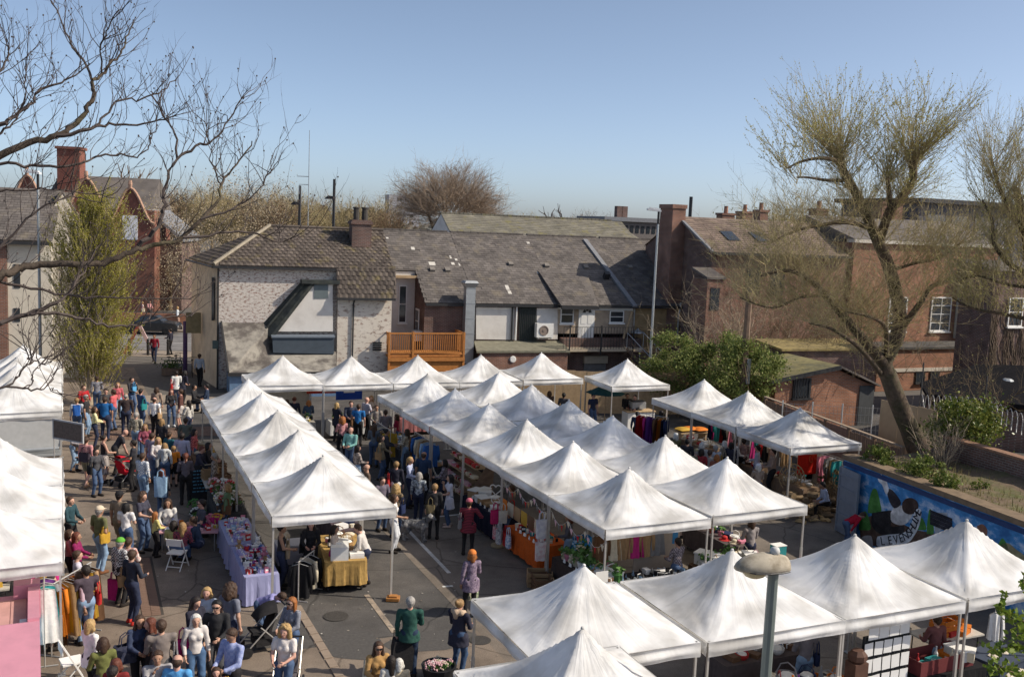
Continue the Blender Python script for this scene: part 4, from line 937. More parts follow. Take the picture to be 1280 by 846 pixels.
for k in range(5):MB().bx(.06,1.04,-.055,-.031,.2+k*.42,.27+k*.42).build('rib',M_LEAF,dl)
for x in(0.0,1.03):MB().bx(x,x+.07,-.05,-.0305,.05,2.15).build('stile',M_LEAF,dl)
M_SOIL=pm('dry_soil',(0.17,0.125,0.085),.95,.25,6,.5,30,col2=(0.12,0.13,0.05),mscale=1.2)
bedw=4.6
def bed(i,j):
 u=i*ML;v=.25+j*bedw
 return(u,v,MT-.06+.12*math.sin(u*1.3+v)*j+.3*j*j+random.uniform(0,.05))
mb=MB();mb.grid(bed,50,16)
tag(mb.build('soil',M_SOIL,loc=FM.wd(0,0),rz=FM.yaw,smooth=True),kind='structure')
mb=MB();mb.bx(-.0,.25,.252,bedw,0,MT-.1);
eb=mb.build('bed_end_wall',M_WOOD,loc=FM.wd(0,0),rz=FM.yaw);tag(eb,'rough timber end wall of the raised bed beside the fence','wall')
ra,rb_=at(1166,541,3.1),at(1300,580,3.1)
rv_=rb_-ra
rw=thing('red_brick_wall','old red brick wall with flat coping behind the raised bed','wall',(ra.x,ra.y,0),math.atan2(rv_.y,rv_.x))
rl=rv_.length+8
MB().bx(0,rl,0,.25,0,3.05).build('wall',M_BRICK_D,rw)
for i in range(int(rl/.6)):MB().bx(i*.6+.004,i*.6+.596,-.05,.3,3.052,3.12+random.uniform(0,.01)).build('coping',pm('brick_coping',(0.26,0.15,0.1),.9,.2),rw)
pa_,pb_=at(1098,555,1.4),at(1168,590,1.4)
pa_,pb_=aty(1097,550,38.5),aty(1165,590,36.0)
z0_=aty(1097,499,38.5).z;z1_=aty(1165,512,36).z
pf=thing('plywood_hoarding','plain beige plywood hoarding behind the leaning tree trunk','hoarding',(pa_.x,pa_.y,0),math.atan2(pb_.y-pa_.y,pb_.x-pa_.x))
pln=math.hypot(pb_.x-pa_.x,pb_.y-pa_.y)
for i in range(3):MB().bx(i*pln/3+.006,(i+1)*pln/3-.006,0,.03,0,z0_+(z1_-z0_)*i/3).build('panel',pm('plywood',(0.4,0.3,0.19),.9,.1,3,.06),pf)
rzw=thing('razor_wire','coils of grey razor wire strung along the wall top','razor wire',(0,0,0))
mb=MB();A0=aty(1150,505,38.5);A1=aty(1230,510,35.5);A2=aty(1300,540,33)
for(s0,s1)in((A0,A1),(A1,A2)):
 n=150;pts=[]
 for i in range(n+1):
  t_=i/n;p=s0.lerp(s1,t_);a_=t_*2*PI*11;pts.append((p.x+.1*math.cos(a_),p.y+.3*math.cos(a_),p.z+.38*math.sin(a_)))
 mb.tube(pts,.014,3,cap=False)
mb.build('coil',pm('wire_grey',(0.4,0.4,0.4),.5,.1,metal=.5),rzw)
wp_=MB().tube([(0,0,0),(0,0,4.6)],.03,5).mesh('post',M_DARK_METAL)
for t_ in(A0,A1,A2):link('post',wp_,rzw,(t_.x,t_.y,0))
ba,bb=T.wd(T.pl(798,470,-3.2).x,-3.2),T.wd(T.pl(960,480,-6.2).x,-6.2)
bwl=(bb-ba);bw_=thing('boundary_wall','dark brick boundary wall under the ivy behind the stalls','wall',(ba.x,ba.y,0),math.atan2(bwl.y,bwl.x))
MB().bx(0,bwl.length,0,.25,0,1.7).build('wall',M_BRICK,bw_)
ha,hb_=Vector((0.3,48.2,0)),Vector((9.6,49.6,0))
hp=thing('timber_hoarding','row of plain timber hoarding boards closing the back of the stalls','hoarding',(ha.x,ha.y,0),math.atan2(1.4,9.3))
hpm=MB().bx(.004,.596,0,.025,.05,2.2).mesh('board',M_TIMBER)
for i in range(int((hb_-ha).length/.6)):link('board',hpm,hp,(i*.6,random.uniform(-.01,.01),random.uniform(-.03,.03)))
LB_=Frame(aty(78,300,53)[:2],0.42)
L1=base('cream_gabled_house','cream rendered house with steep white gable behind the yellow green tree','house',LB_,0)
gz=LB_.pl(78,242,0).z;gl=LB_.pl(50,297,0);gr=LB_.pl(110,297,0)
hw=max(gr.x,-gl.x)+.3;gez=gl.z-.3
mb=MB();mb.prism([(-hw,0,0),(-hw,0,gez),(0,0,gz),(hw,0,gez),(hw,0,0)],(0,.3,0));part(mb,'gable_wall',pm('cream_white_render',(0.66,0.6,0.5),.85,.07),L1)
mb=MB();mb.bx(-hw,-hw+.3,.3,9,0,gez);mb.bx(hw-.3,hw,.3,9,0,gez);part(mb,'side_wall',M_CREAM,L1)
mb=MB();mb.prism([(-hw-.3,.02,gez-.2),(0,.02,gz+.05),(0,9.2,gz+.05),(-hw-.3,9.2,gez-.2)],(0,0,.12));mb.prism([(hw+.3,.02,gez-.2),(0.002,.02,gz+.05),(0.002,9.2,gz+.05),(hw+.3,9.2,gez-.2)],(0,0,.12));part(mb,'roof',M_SLATE,L1)
for(x0,z0)in((-1.6,1.0),(.7,1.0),(-1.4,4.6)):
 m_=MB();m_.bx(x0,x0+.75,-.03,-.001,z0,z0+2.0);part(m_,'window',pm('brown_window',(0.1,0.065,0.04),.3,.2),L1)
L2F=Frame(aty(8,300,50)[:2],0.30)
L2=base('slate_roofed_shop','cream walled house with long grey slate roof and brick pier at its end','house',L2F,0)
lz_=L2F.pl(20,298,0).z;lx1=L2F.pl(64,298,0).x;lrz=L2F.pl(20,236,3.8).z
mb=MB();mb.bx(0.02,lx1,0,.3,0,lz_);part(mb,'wall',pm('cream_white_render',(0.66,0.6,0.5)),L2)
mb=MB();mb.bx(-6,0.0,-.1,.35,0,lz_);part(mb,'brick_pier',M_BRICK,L2)
mb=MB();s_=Vector((0,4.1,lrz-lz_+.15));Ls=s_.length;s_.normalize();n_=Vector((1,0,0)).cross(s_);eo=Vector((-6,-.3,lz_-.1))
mb.add([eo,eo+Vector((lx1+6.1,0,0)),eo+Vector((lx1+6.1,0,0))+s_*Ls,eo+s_*Ls],[(0,1,2,3)]);mb.add([(-6,3.8,lrz),(lx1+.1,3.8,lrz),(lx1+.1,8,lz_),(-6,8,lz_)],[(0,1,2,3)])
part(mb,'roof',M_SLATE,L2)
mb=MB();tile_field(mb,eo+n_*.02,(1,0,0),s_,n_,lx1+6.1,Ls,.34,.23,.022);tag(part(mb,'slate',M_SLATE,L2),kind='stuff')
mb=MB();mb.bx(-6,lx1+.1,-.42,-.3,lz_-.3,lz_-.12);part(mb,'gutter',M_DARK_METAL,L2)
for px0,px1,py0,py1 in((17,20,330,360),(17,20,385,402)):
 a_,b_=L2F.pl(px0,py0,0),L2F.pl(px1,py1,0);m_=MB();m_.bx(a_.x,a_.x+.3,-.03,-.001,b_.z,a_.z);part(m_,'window',M_GLASS,L2)
GF=Frame(aty(128,260,92)[:2],0.12)
G_=base('red_gabled_building','red brick public building with curved dutch gables, slate roof and great square chimney','building',GF,0)
gx0,gx1=GF.pl(55,260,0).x,GF.pl(182,260,0).x;gzE=GF.pl(150,262,0).z;gzR=GF.pl(150,222,5).z
M_GRED=brickmat('brick_bright_red',(0.21,0.072,0.052),(0.17,0.06,0.046),(0.25,0.13,0.1),.15)
mb=MB();mb.bx(gx0,gx1,0,10,0,gzE);part(mb,'wall',M_GRED,G_)
mb=MB();mb.prism([(gx0-.2,-.2,gzE),(gx0-.2,5,gzR),(gx0-.2,10.2,gzE)],(gx1-gx0+.4,0,0));part(mb,'roof',M_SLATE,G_)
def dutch(px,py,w_,v,nm='dutch_gable'):
 p=GF.pl(px,py,v);h=w_*.75
 prof=[]
 for i in range(9):
  t_=i/8;x=-w_/2*(1-t_);z=-h*(.5+.5*math.cos(PI*t_));prof.append((x,z))
 pts=[(p.x+x,v,p.z+z)for x,z in prof]+[(p.x-x,v,p.z+z)for x,z in reversed(prof[:-1])]
 base_=[(p.x+w_/2,v,p.z-h-3),(p.x-w_/2,v,p.z-h-3)]
 mb=MB();mb.prism(pts+base_,(0,.5,0));part(mb,nm,M_GRED,G_)
 mb=MB();mb.tube([(a[0],v-.05,a[2]+.06)for a in pts],.14,5);mb.ball((p.x,v-.05,p.z+.4),(.2,.2,.5),6);part(mb,'gable_coping',pm('pale_gable_stone',(0.4,0.25,0.18),.9,.15),G_)
dutch(108,224,4.6,-.4);dutch(34,220,3.4,-.4)
dutch(163,236,4.2,-3.0)
p=GF.pl(163,262,-3.0);q_=GF.pl(182,300,-3.0)
mb=MB();mb.bx(p.x-2.1,p.x+2.1,-2.99,-.001,0,p.z);part(mb,'porch_wall',pm('orange_stone',(0.24,0.115,0.08),.9,.2),G_)
a_,b_=GF.pl(153,269,-3.05),GF.pl(172,300,-3.05);mb=MB();mb.bx(a_.x,b_.x,-3.06,-3.002,b_.z,a_.z);part(mb,'white_window',pm('white_blind',(0.8,0.8,0.82),.5,.04),G_)
mb=MB();a_=GF.pl(74.5,184,3);b_=GF.pl(103,232,3);mb.bx(a_.x,b_.x,2.2,4.0,gzE-1,a_.z-.2);mb.bx(a_.x-.15,b_.x+.15,2.05,4.15,a_.z-.2,a_.z+.05);part(mb,'chimney',M_GRED,G_)
a_=GF.pl(185,262,-1);mb=MB();mb.prism([(a_.x,-1,a_.z),(a_.x+3.2,-1,a_.z-2.6),(a_.x+3.2,8,a_.z-2.6),(a_.x,8,a_.z)],(0,0,-.3));part(mb,'side_roof',M_LEAD,G_);mb=MB();mb.bx(a_.x,a_.x+3.0,-.8,8,0,a_.z-3);part(mb,'side_wall',M_BRICK_D,G_)
bgw=thing('street_wall','low brick wall across the road under the pale tree','wall',rd(-4.5,15.4),.1)
MB().bx(-6,12,0,.25,0,1.0).build('wall',M_BRICK_O,bgw)
def lamp_led(pxt,pyt,pxb,pyb,y,label,arm=-0.9):
 b_=aty(pxb,pyb,y);t_=aty(pxt,pyt,y)
 r=thing('street_lamp',label,'street lamp',(b_.x,y,0),0,None)
 h=t_.z;dx=t_.x-b_.x
 MB().tube([(0,0,0),(0,0,1.2),(0,0,1.25),(dx*0,0,h-.75)],[.11,.11,.075,.055],8).build('column',M_GREY_METAL,r)
 MB().tube([(0,0,h-.75),(0,0,h-.1)],.06,8).build('photocell',M_BLACKP,r)
 s=1 if arm>0 else-1
 mb=MB();mb.prism([(0.12*-s,-.12,h-.12),(.6*s,-.16,h-.06),(.62*s,.16,h-.06),(0.12*-s,.12,h-.12)],(0,0,.1));mb.prism([(0.05*-s,-.08,h-.015),(.5*s,-.1,h+.045),(.5*s,.1,h+.045),(0.05*-s,.08,h-.015)],(0,0,.06));mb.build('lamp_head',pm('lamp_white',(0.7,0.7,0.7),.4,.05),r)
 return r
lamp_led(823,262,812,462,51.5,'tall grey street lamp with white flat head standing behind the corner stall',-.9)
lamp_led(51,215,50.5,440,46.5,'tall grey street lamp in front of the slate roof and cream gable',-.8)
lamp_led(252,327,258,440,60.5,'slim street lamp with pale head beside the side wall of the corner house',-.9)
nl=thing('street_lamp','old street lamp with bulbous weathered grey head and grey square post','street lamp',(aty(957,846,14).x,14.0,0),.25)
top=aty(955,715,14).z;xo=0
MB().tube([(0,0,0),(0,0,1.0),(0,0,1.05),(0,0,top+.02)],[.11,.11,.085,.078],10).build('column',pm('lamp_post_paint',(0.17,0.2,0.19),.5,.12,3,.06,25,metal=.3),nl)
mb=MB()
prof=[(.02,0),(.16,.02),(.30,.06),(.40,.13),(.43,.2),(.40,.28),(.3,.35),(.16,.385),(.02,.39)]
hd=MB();k=0
sec=[(-.62,.06,.05,.02),(-.57,.12,.10,.035),(-.48,.17,.16,.05),(-.36,.205,.205,.06),(-.18,.225,.225,.07),(.0,.21,.21,.07),(.12,.185,.18,.06),(.19,.16,.16,.05),(.21,.13,.14,.04)]
ring=14;vs=[];fs=[]
for(x,ry,rz_u,rz_d)in sec:
 for i in range(ring):
  a_=2*PI*i/ring;zz=math.sin(a_);vs.append((x,ry*math.cos(a_),top+.09+(rz_u if zz>0 else rz_d)*zz))
for j in range(len(sec)-1):
 for i in range(ring):fs.append((j*ring+i,j*ring+(i+1)%ring,(j+1)*ring+(i+1)%ring,(j+1)*ring+i))
fs.append(tuple(range(ring-1,-1,-1)));fs.append(tuple((len(sec)-1)*ring+i for i in range(ring)))
hd.add(vs,fs);hd.build('lamp_housing',pm('lamp_housing_grey',(0.42,0.37,0.29),.75,.18,5,.2,60,col2=(0.24,0.2,0.14),mscale=4),nl,True)
MB().ball((-.30,0,top+.04),(.2,.15,.11),12).build('lamp_bowl',pm('lamp_bowl',(0.5,0.42,0.25),.3,.1,spec=.5),nl,True)
mb=MB();mb.tube([(-.6,-.05,top+.085),(-.4,-.21,top+.075),(-.18,-.235,top+.07),(.02,-.22,top+.07),(.16,-.19,top+.075)],.012,5);mb.build('seam',M_DARK_METAL,nl)
mb=MB();mb.lathe([(.06,top+.28),(.075,top+.33),(.06,top+.38),(.02,top+.395)],10,(.0,0,0));mb.build('photocell',pm('cell_grey',(0.5,0.5,0.48),.5,.1),nl,True)
for px,pt,pb,y,lab,hx_ in((375,232,290,74,'dark lamp column with small flat lamp beyond the tiled roof',-1),(418,224,285,72,'taller dark post with side lamp beyond the tiled roof',-1)):
 t_=aty(px,pt,y);r=thing('road_lamp',lab,'street lamp',(t_.x,y,0))
 MB().tube([(0,0,0),(0,0,t_.z)],[.14,.1],6).build('column',M_DARK_METAL,r)
 zl_=t_.z-1.35 if hx_ else t_.z
 mb=MB();mb.prism([(-.7,-.2,zl_-.1),(-.4,-.2,zl_+.15),(.0,-.2,zl_+.1),(.1,-.2,zl_-.1)],(0,.4,0));mb.build('lamp_head',M_DARK_METAL,r)
t_=aty(387,163,68);r=thing('aerial_mast','very thin tall radio aerial mast with two side arms','aerial',(t_.x,68,0))
MB().tube([(0,0,6),(0,0,t_.z)],[.04,.02],4).build('mast',M_GREY_METAL,r)
za=aty(387,221,68).z;mb=MB();mb.tube([(0,0,za),(-.8,0,za),(-.8,0,za+.12)],.025,4);mb.tube([(0,0,za-.55),(-.65,0,za-.55),(-.65,0,za-1.2)],.025,4);mb.build('arm',M_GREY_METAL,r)
p0=at(928,492,0);pt_=aty(930,365,47);pb2=aty(927,492,47)
r=thing('telegraph_pole','weathered wooden pole standing among the ivy behind the stalls','pole',(pb2.x,47,0));MB().tube([(0,0,0),(.05,0,pt_.z)],[.19,.15],8).build('shaft',M_WOOD,r)
mb=MB();mb.bx(.12,.3,-.2,-.05,2.2,3.4);mb.build('cable_box',M_GREY_METAL,r)
def fabric():
 m=bpy.data.materials.new('canopy_fabric');m.use_nodes=True;t=m.node_tree;N=t.nodes;L=t.links;p=N["Principled BSDF"]
 tc=N.new("ShaderNodeTexCoord")
 n0=N.new("ShaderNodeTexNoise");n0.inputs['Scale'].default_value=1.1;n0.inputs['Detail'].default_value=6
 oi=N.new("ShaderNodeObjectInfo");va=N.new("ShaderNodeVectorMath");va.operation='ADD';vm=N.new("ShaderNodeVectorMath");vm.operation='ADD';L.new(tc.outputs['Object'],vm.inputs[0]);L.new(oi.outputs['Location'],vm.inputs[1]);L.new(vm.outputs[0],n0.inputs['Vector'])
 r=N.new("ShaderNodeValToRGB");r.color_ramp.elements[0].position=.28;r.color_ramp.elements[1].position=.62;kx=r.color_ramp.elements.new(.36);kx.color=(.565,.555,.54,1)
 r.color_ramp.elements[0].color=(.545,.535,.52,1);r.color_ramp.elements[1].color=(.585,.575,.555,1)
 L.new(n0.outputs['Fac'],r.inputs[0]);L.new(r.outputs[0],p.inputs['Base Color'])
 p.inputs['Roughness'].default_value=.75;p.inputs['Specular IOR Level'].default_value=.25
 gr=N.new("ShaderNodeTexGradient");gr.gradient_type='RADIAL';L.new(tc.outputs['Object'],gr.inputs[0])
 ln=N.new("ShaderNodeVectorMath");ln.operation='LENGTH';L.new(tc.outputs['Object'],ln.inputs[0])
 cb=N.new("ShaderNodeCombineXYZ");a1=N.new("ShaderNodeMath");a1.operation='MULTIPLY';a1.inputs[1].default_value=26;L.new(gr.outputs['Fac'],a1.inputs[0]);L.new(a1.outputs[0],cb.inputs[0]);L.new(ln.outputs['Value'],cb.inputs[1]);L.new(oi.outputs['Random'],cb.inputs[2])
 n1=N.new("ShaderNodeTexNoise");n1.inputs['Scale'].default_value=1.6;n1.inputs['Detail'].default_value=4;n1.inputs['Distortion'].default_value=.6
 L.new(cb.outputs[0],n1.inputs['Vector'])
 n2=N.new("ShaderNodeTexNoise");n2.inputs['Scale'].default_value=5;n2.inputs['Detail'].default_value=4;n2.inputs['Distortion'].default_value=1.2
 L.new(vm.outputs[0],n2.inputs['Vector'])
 ad=N.new("ShaderNodeMath");ad.operation='MULTIPLY_ADD';ad.inputs[1].default_value=.16;L.new(n2.outputs['Fac'],ad.inputs[0]);L.new(n1.outputs['Fac'],ad.inputs[2])
 b=N.new("ShaderNodeBump");b.inputs['Strength'].default_value=.34;b.inputs['Distance'].default_value=.06
 L.new(ad.outputs[0],b.inputs['Height']);L.new(b.outputs[0],p.inputs['Normal'])
 tr=N.new("ShaderNodeBsdfTranslucent");tr.inputs[0].default_value=(.68,.66,.61,1)
 ms=N.new("ShaderNodeMixShader");ms.inputs[0].default_value=.27
 L.new(p.outputs[0],ms.inputs[1]);L.new(tr.outputs[0],ms.inputs[2]);L.new(ms.outputs[0],N["Material Output"].inputs[0])
 return m
M_FAB=fabric()
EAVE,PEAK,VAL=2.36,3.39,0.27
def canopy_mesh(seed,half=1.5):
 r=random.Random(seed);n=44
 ph=[r.uniform(0,6.28)for _ in range(8)]
 a_=[r.uniform(.6,1.3)for _ in range(8)]
 def fn(i,j):
  x,y=2*i-1,2*j-1
  k=7.0
  m=(abs(x)**k+abs(y)**k)**(1/k)
  m=min(1.0,max(abs(x),abs(y))*.35+m*.65)
  dd=1-m
  h=.50*dd+.50*dd**2.1
  ang=math.atan2(y,x)
  wr=.028*math.sin(ang*19+ph[0])*math.exp(-((1-dd)/.5)**2)*min(1,(1-dd)*9)
  for c in range(4):
   cx,cy=((-1,-1),(1,-1),(1,1),(-1,1))[c]
   dx,dy=x-cx,y-cy;rr=math.hypot(dx,dy);aa=math.atan2(dy,dx)
   wr+=.030*a_[c]*math.sin(aa*17+ph[c+1])*math.exp(-(rr/.55)**2)*min(1,rr*5)
  diag=abs(abs(x)-abs(y))
  wr+=-.028*min(1,diag*2)*math.sin(PI*min(1,dd*1.2))*a_[5]
  wr+=.008*math.sin(x*9+ph[5]+2*y)*math.sin(y*7+ph[6])*min(1,dd*6)
  return(x*half,y*half,EAVE+(PEAK-EAVE)*h+wr*min(1,dd*8))
 mb=MB();mb.grid(fn,n,n)
 mb.ball((0,0,PEAK-.01),(.035,.035,.03),6)
 return mb.mesh('canopy',M_FAB,True)
def valance_mesh(seed,half=1.5):
 r=random.Random(seed);p1,p2,p3=(r.uniform(0,6.28)for _ in range(3))
 def fn(i,j):
  x=(2*i-1)*half;t_=j
  out=.012*t_*math.sin(x*3.1+p1)+.010*t_*math.sin(x*7.3+p2)+.026*math.sin(t_*8.5+x*.3*math.sin(p3)+p3)*math.sin(PI*i)**.4
  return(x,-half-.012-out-.01,EAVE+.012-t_*VAL-.008*t_*math.sin(x*2+p3))
 mb=MB();mb.grid(fn,40,8);return mb.mesh('valance',M_FAB,True)
CAN=[canopy_mesh(s)for s in range(5)]
VLN=[valance_mesh(s)for s in range(6)]
lm=MB();lm.bx(-.02,.02,-.02,.02,.02,EAVE);lm.bx(-.027,.027,-.027,.027,.02,1.25)
LEG=lm.mesh('leg',M_ALU)
FOOT=MB().bx(-.075,.075,-.075,.075,0,.018).mesh('foot_plate',M_GREY_METAL)
tm=MB();H=1.44
for k in range(4):
 z0,z1=EAVE-.24,EAVE-.05
 n=4
 for i in range(n):
  x0,x1=-H+2*H*i/n,-H+2*H*(i+1)/n
  for za,zb in((z0,z1),(z1,z0)):tm.bar((x0,-H,za),(x1,-H,zb),.018,.03)
 for i in range(len(tm.v)-n*16,len(tm.v)):
  x,y,z=tm.v[i];c_,s_=math.cos(k*PI/2),math.sin(k*PI/2);tm.v[i]=(x*c_-y*s_,x*s_+y*c_,z)
TRUSS=tm.mesh('truss',M_ALU)
MAST=MB().tube([(0,0,EAVE-.25),(0,0,PEAK-.04)],.025,6).mesh('centre_mast',M_ALU)
ORD=['first','second','third','fourth','fifth','sixth','seventh']
def tent(pos,yaw,label,group,seed,sx=1.0,sy=1.0,sz=1.0,legs=(0,1,2,3),foot=True):
 r=thing('canopy_tent',label,'canopy tent',(pos[0],pos[1],0),yaw,group)
 jr=random.Random(int(pos[0]*97+pos[1]*31));sz*=jr.uniform(.988,1.012);r.rotation_euler=(jr.uniform(-.006,.006),jr.uniform(-.006,.006),yaw+jr.uniform(-.008,.008))
 r.scale=(sx,sy,sz)
 c=link('canopy',CAN[seed%5],r,None,(seed*7%4)*PI/2)
 for k in range(4):link('valance',VLN[(seed*3+k)%6],r,None,k*PI/2)
 for k in legs:
  s=((-1,-1),(1,-1),(1,1),(-1,1))[k]
  l_=link('leg',LEG,r,(s[0]*1.455,s[1]*1.455,0))
  if foot:link('foot_plate',FOOT,l_)
 link('truss',TRUSS,r);link('centre_mast',MAST,r)
 return r
TENTS={}
LR=Frame((-11.5787,36.1907),0.414);LSTEP=3.06
for i in range(5):
 p=LR.wd(1.5,-(i+.5)*LSTEP)
 TENTS['L',i]=tent(p,LR.yaw,'white canopy tent, %s of the lane side row counted from the brown trolley'%ORD[4-i]if i<4 else 'white canopy tent over the brown skirted trolley, at the end of the lane side row','tents of the lane side row',i)
MID=Frame((-5.236,38.529),0.44);MSTEP=2.985;MSB=3.07
for j in range(2):
 for i in range(6):
  p=MID.wd(1.5+j*MSB,-(i+.5)*MSTEP)
  lab=('white canopy tent, %s in the craft stall row counted from the leg sign' if j==0 else 'dappled canopy tent, %s in the shaded row counted from the teal storage box')%ORD[5-i]
  TENTS['M%d'%j,i]=tent(p,MID.yaw,lab,'tents of the double middle row',i+3*j+1,sz=1.005)
bk=[(-9.75,41.29),(-7.0,42.4),(-4.21,43.55),(-1.4,44.72),(1.42,45.88)]
bl2=['white canopy tent under the corner house, at the lane end of the far row','white canopy tent of the far row with a blue banner beneath it','white canopy tent of the far row in front of the orange balcony','white canopy tent of the far row below the steel flue','white canopy tent of the far row below the roller shutter']
for i,p in enumerate(bk):TENTS['B',i]=tent(p,0.393,bl2[i],'tents of the far row',i+2)
TENTS['C',0]=tent((5.45,45.35),0.36,'separate white canopy tent with coffee counter near the grey street lamp','tents beside the ivy',4,.98,.98)
for i,p in enumerate(((7.97,39.89),(9.11,37.05),(10.3,34.16))):
 TENTS['R',i]=tent(p,0.387,('white canopy tent sheltering the rail of red and purple dresses','white canopy tent crossed by branch shadows, middle of the row by the board fence','white canopy tent with red banner and wicker chair below it')[i],'tents by the board fence',i+1)
fg=[(1.46,16.91),(4.40,18.22),(7.18,19.45),(10.05,20.72)]
fl_=['large white canopy tent nearest the man in the green jacket','white canopy tent behind the bulbous street lamp','white canopy tent over the board of hanging white cards','white canopy tent in front of the lettered mural']
for i,p in enumerate(fg):TENTS['F',i]=tent(p,0.415,fl_[i],'tents of the near row',i+1,1.02,1.0,1.0)
TENTS['F',4]=tent((1.22,13.75),0.415,'white canopy tent at the bottom edge in front of the near row','tents of the near row',2,.97,.92,1.045)
for i in range(3):
 s0=Vector((-8.72,18.71));dd=Vector((-.421,.907));b_=Vector((dd.y,-dd.x))
 p=s0+dd*(1.5+3.03*i)-b_*1.5
 TENTS['W',i]=tent(p,0.4345,('white canopy tent beside the pink trailer','middle white canopy tent between the pink trailer and the menu board','white canopy tent nearest the hanging menu board')[i],'tents of the clothes stalls',i+1)
for i in range(4):
 s0=Vector((-15.4,33.15));dd=Vector((-.421,.907));b_=Vector((dd.y,-dd.x))
 p=s0+dd*(1.5+2.9*i)-b_*1.5
 TENTS['V',i]=tent(p,0.4345,('white canopy tent with grey side panel and steel counter rail','second white canopy tent behind the steel counter','third white canopy tent beyond the steel counter','white canopy tent furthest up the lane by the pale tree')[i],'tents below the cream gable',i)
tf=TENTS['V',0]
MB().add([(-1.45,-1.47,EAVE-VAL),(1.43,-1.47,EAVE-VAL),(1.43,-1.45,1.1),(-1.45,-1.45,1.1)],[(0,1,2,3)]).build('side_panel',pm('grey_panel_fabric',(0.45,0.45,0.44),.8,.08),tf)
MB().tube([(-1.5,-1.6,1.08),(1.4,-1.6,1.08)],.06,8).build('counter_rail',M_GREY_METAL,tf)
tl=TENTS['M0',5]
def leafmat(name,c1,c2,c3,trans=.25,rough=.6):
 if name in MATS:return MATS[name]
 m=bpy.data.materials.new(name);m.use_nodes=True;t=m.node_tree;N=t.nodes;L=t.links;p=N["Principled BSDF"];p.inputs['Roughness'].default_value=rough;p.inputs['Specular IOR Level'].default_value=.3
 g=N.new("ShaderNodeNewGeometry");r=N.new("ShaderNodeValToRGB");e=r.color_ramp.elements
 e[0].color=(*c1,1);e[1].color=(*c3,1);k=e.new(.5);k.color=(*c2,1)
 L.new(g.outputs['Random Per Island'],r.inputs[0]);L.new(r.outputs[0],p.inputs['Base Color'])
 tr=N.new("ShaderNodeBsdfTranslucent");L.new(r.outputs[0],tr.inputs[0]);ms=N.new("ShaderNodeMixShader");ms.inputs[0].default_value=trans
 L.new(p.outputs[0],ms.inputs[1]);L.new(tr.outputs[0],ms.inputs[2]);L.new(ms.outputs[0],N["Material Output"].inputs[0])
 MATS[name]=m
 return m
M_BARK=pm('bark_dark',(0.075,0.058,0.045),.95,.3,7,.6,30,col2=(0.11,0.095,0.05),mscale=2.5,mix_lo=.5,mix_hi=.68)
M_BARK_B=pm('bark_brown',(0.105,0.076,0.055),.95,.35,9,.9,18,col2=(0.065,0.06,0.032),mscale=1.6)
M_TWIG=pm('twig_brown',(0.17,0.125,0.075),.9,.25,3,0)
M_TWIG_Y=pm('twig_olive',(0.38,0.31,0.17),.9,.25,3,0)
M_TWIG_D=pm('twig_dark',(0.07,0.055,0.05),.9,.25,3,0)
M_TWIG_R=pm('twig_russet',(0.20,0.135,0.085),.9,.25,3,0)
M_TWIG_P=pm('twig_pale',(0.36,0.29,0.21),.9,.2,3,0)
M_BUD=leafmat('bud_leaf',(.34,.34,.10),(.42,.40,.13),(.48,.43,.18),.45)
M_YLEAF=leafmat('yellow_green_leaf',(.24,.24,.035),(.33,.31,.045),(.42,.37,.07),.4)
M_IVY=leafmat('ivy_leaf',(.10,.15,.035),(.19,.23,.06),(.31,.32,.11),.35)
M_LAUREL=leafmat('laurel_leaf',(.07,.12,.02),(.16,.19,.035),(.32,.32,.08),.2,.35)
M_WEED=leafmat('weed_leaf',(.07,.12,.02),(.13,.17,.03),(.22,.23,.06))
M_PETAL=leafmat('pale_blossom',(.27,.21,.13),(.36,.29,.19),(.44,.37,.27))
M_HEDGE=leafmat('hedge_leaf',(.04,.09,.015),(.07,.13,.02),(.10,.16,.03))
M_SPRING=leafmat('spring_leaf',(.10,.17,.02),(.17,.24,.03),(.26,.32,.05),.35)
def rdir(r,up=0.0):
 v=Vector((r.gauss(0,1),r.gauss(0,1),r.gauss(0,1)+up));return v.normalized()
def perp(d,r):
 v=Vector((r.gauss(0,1),r.gauss(0,1),r.gauss(0,1)));v-=d*v.dot(d);return v.normalized()
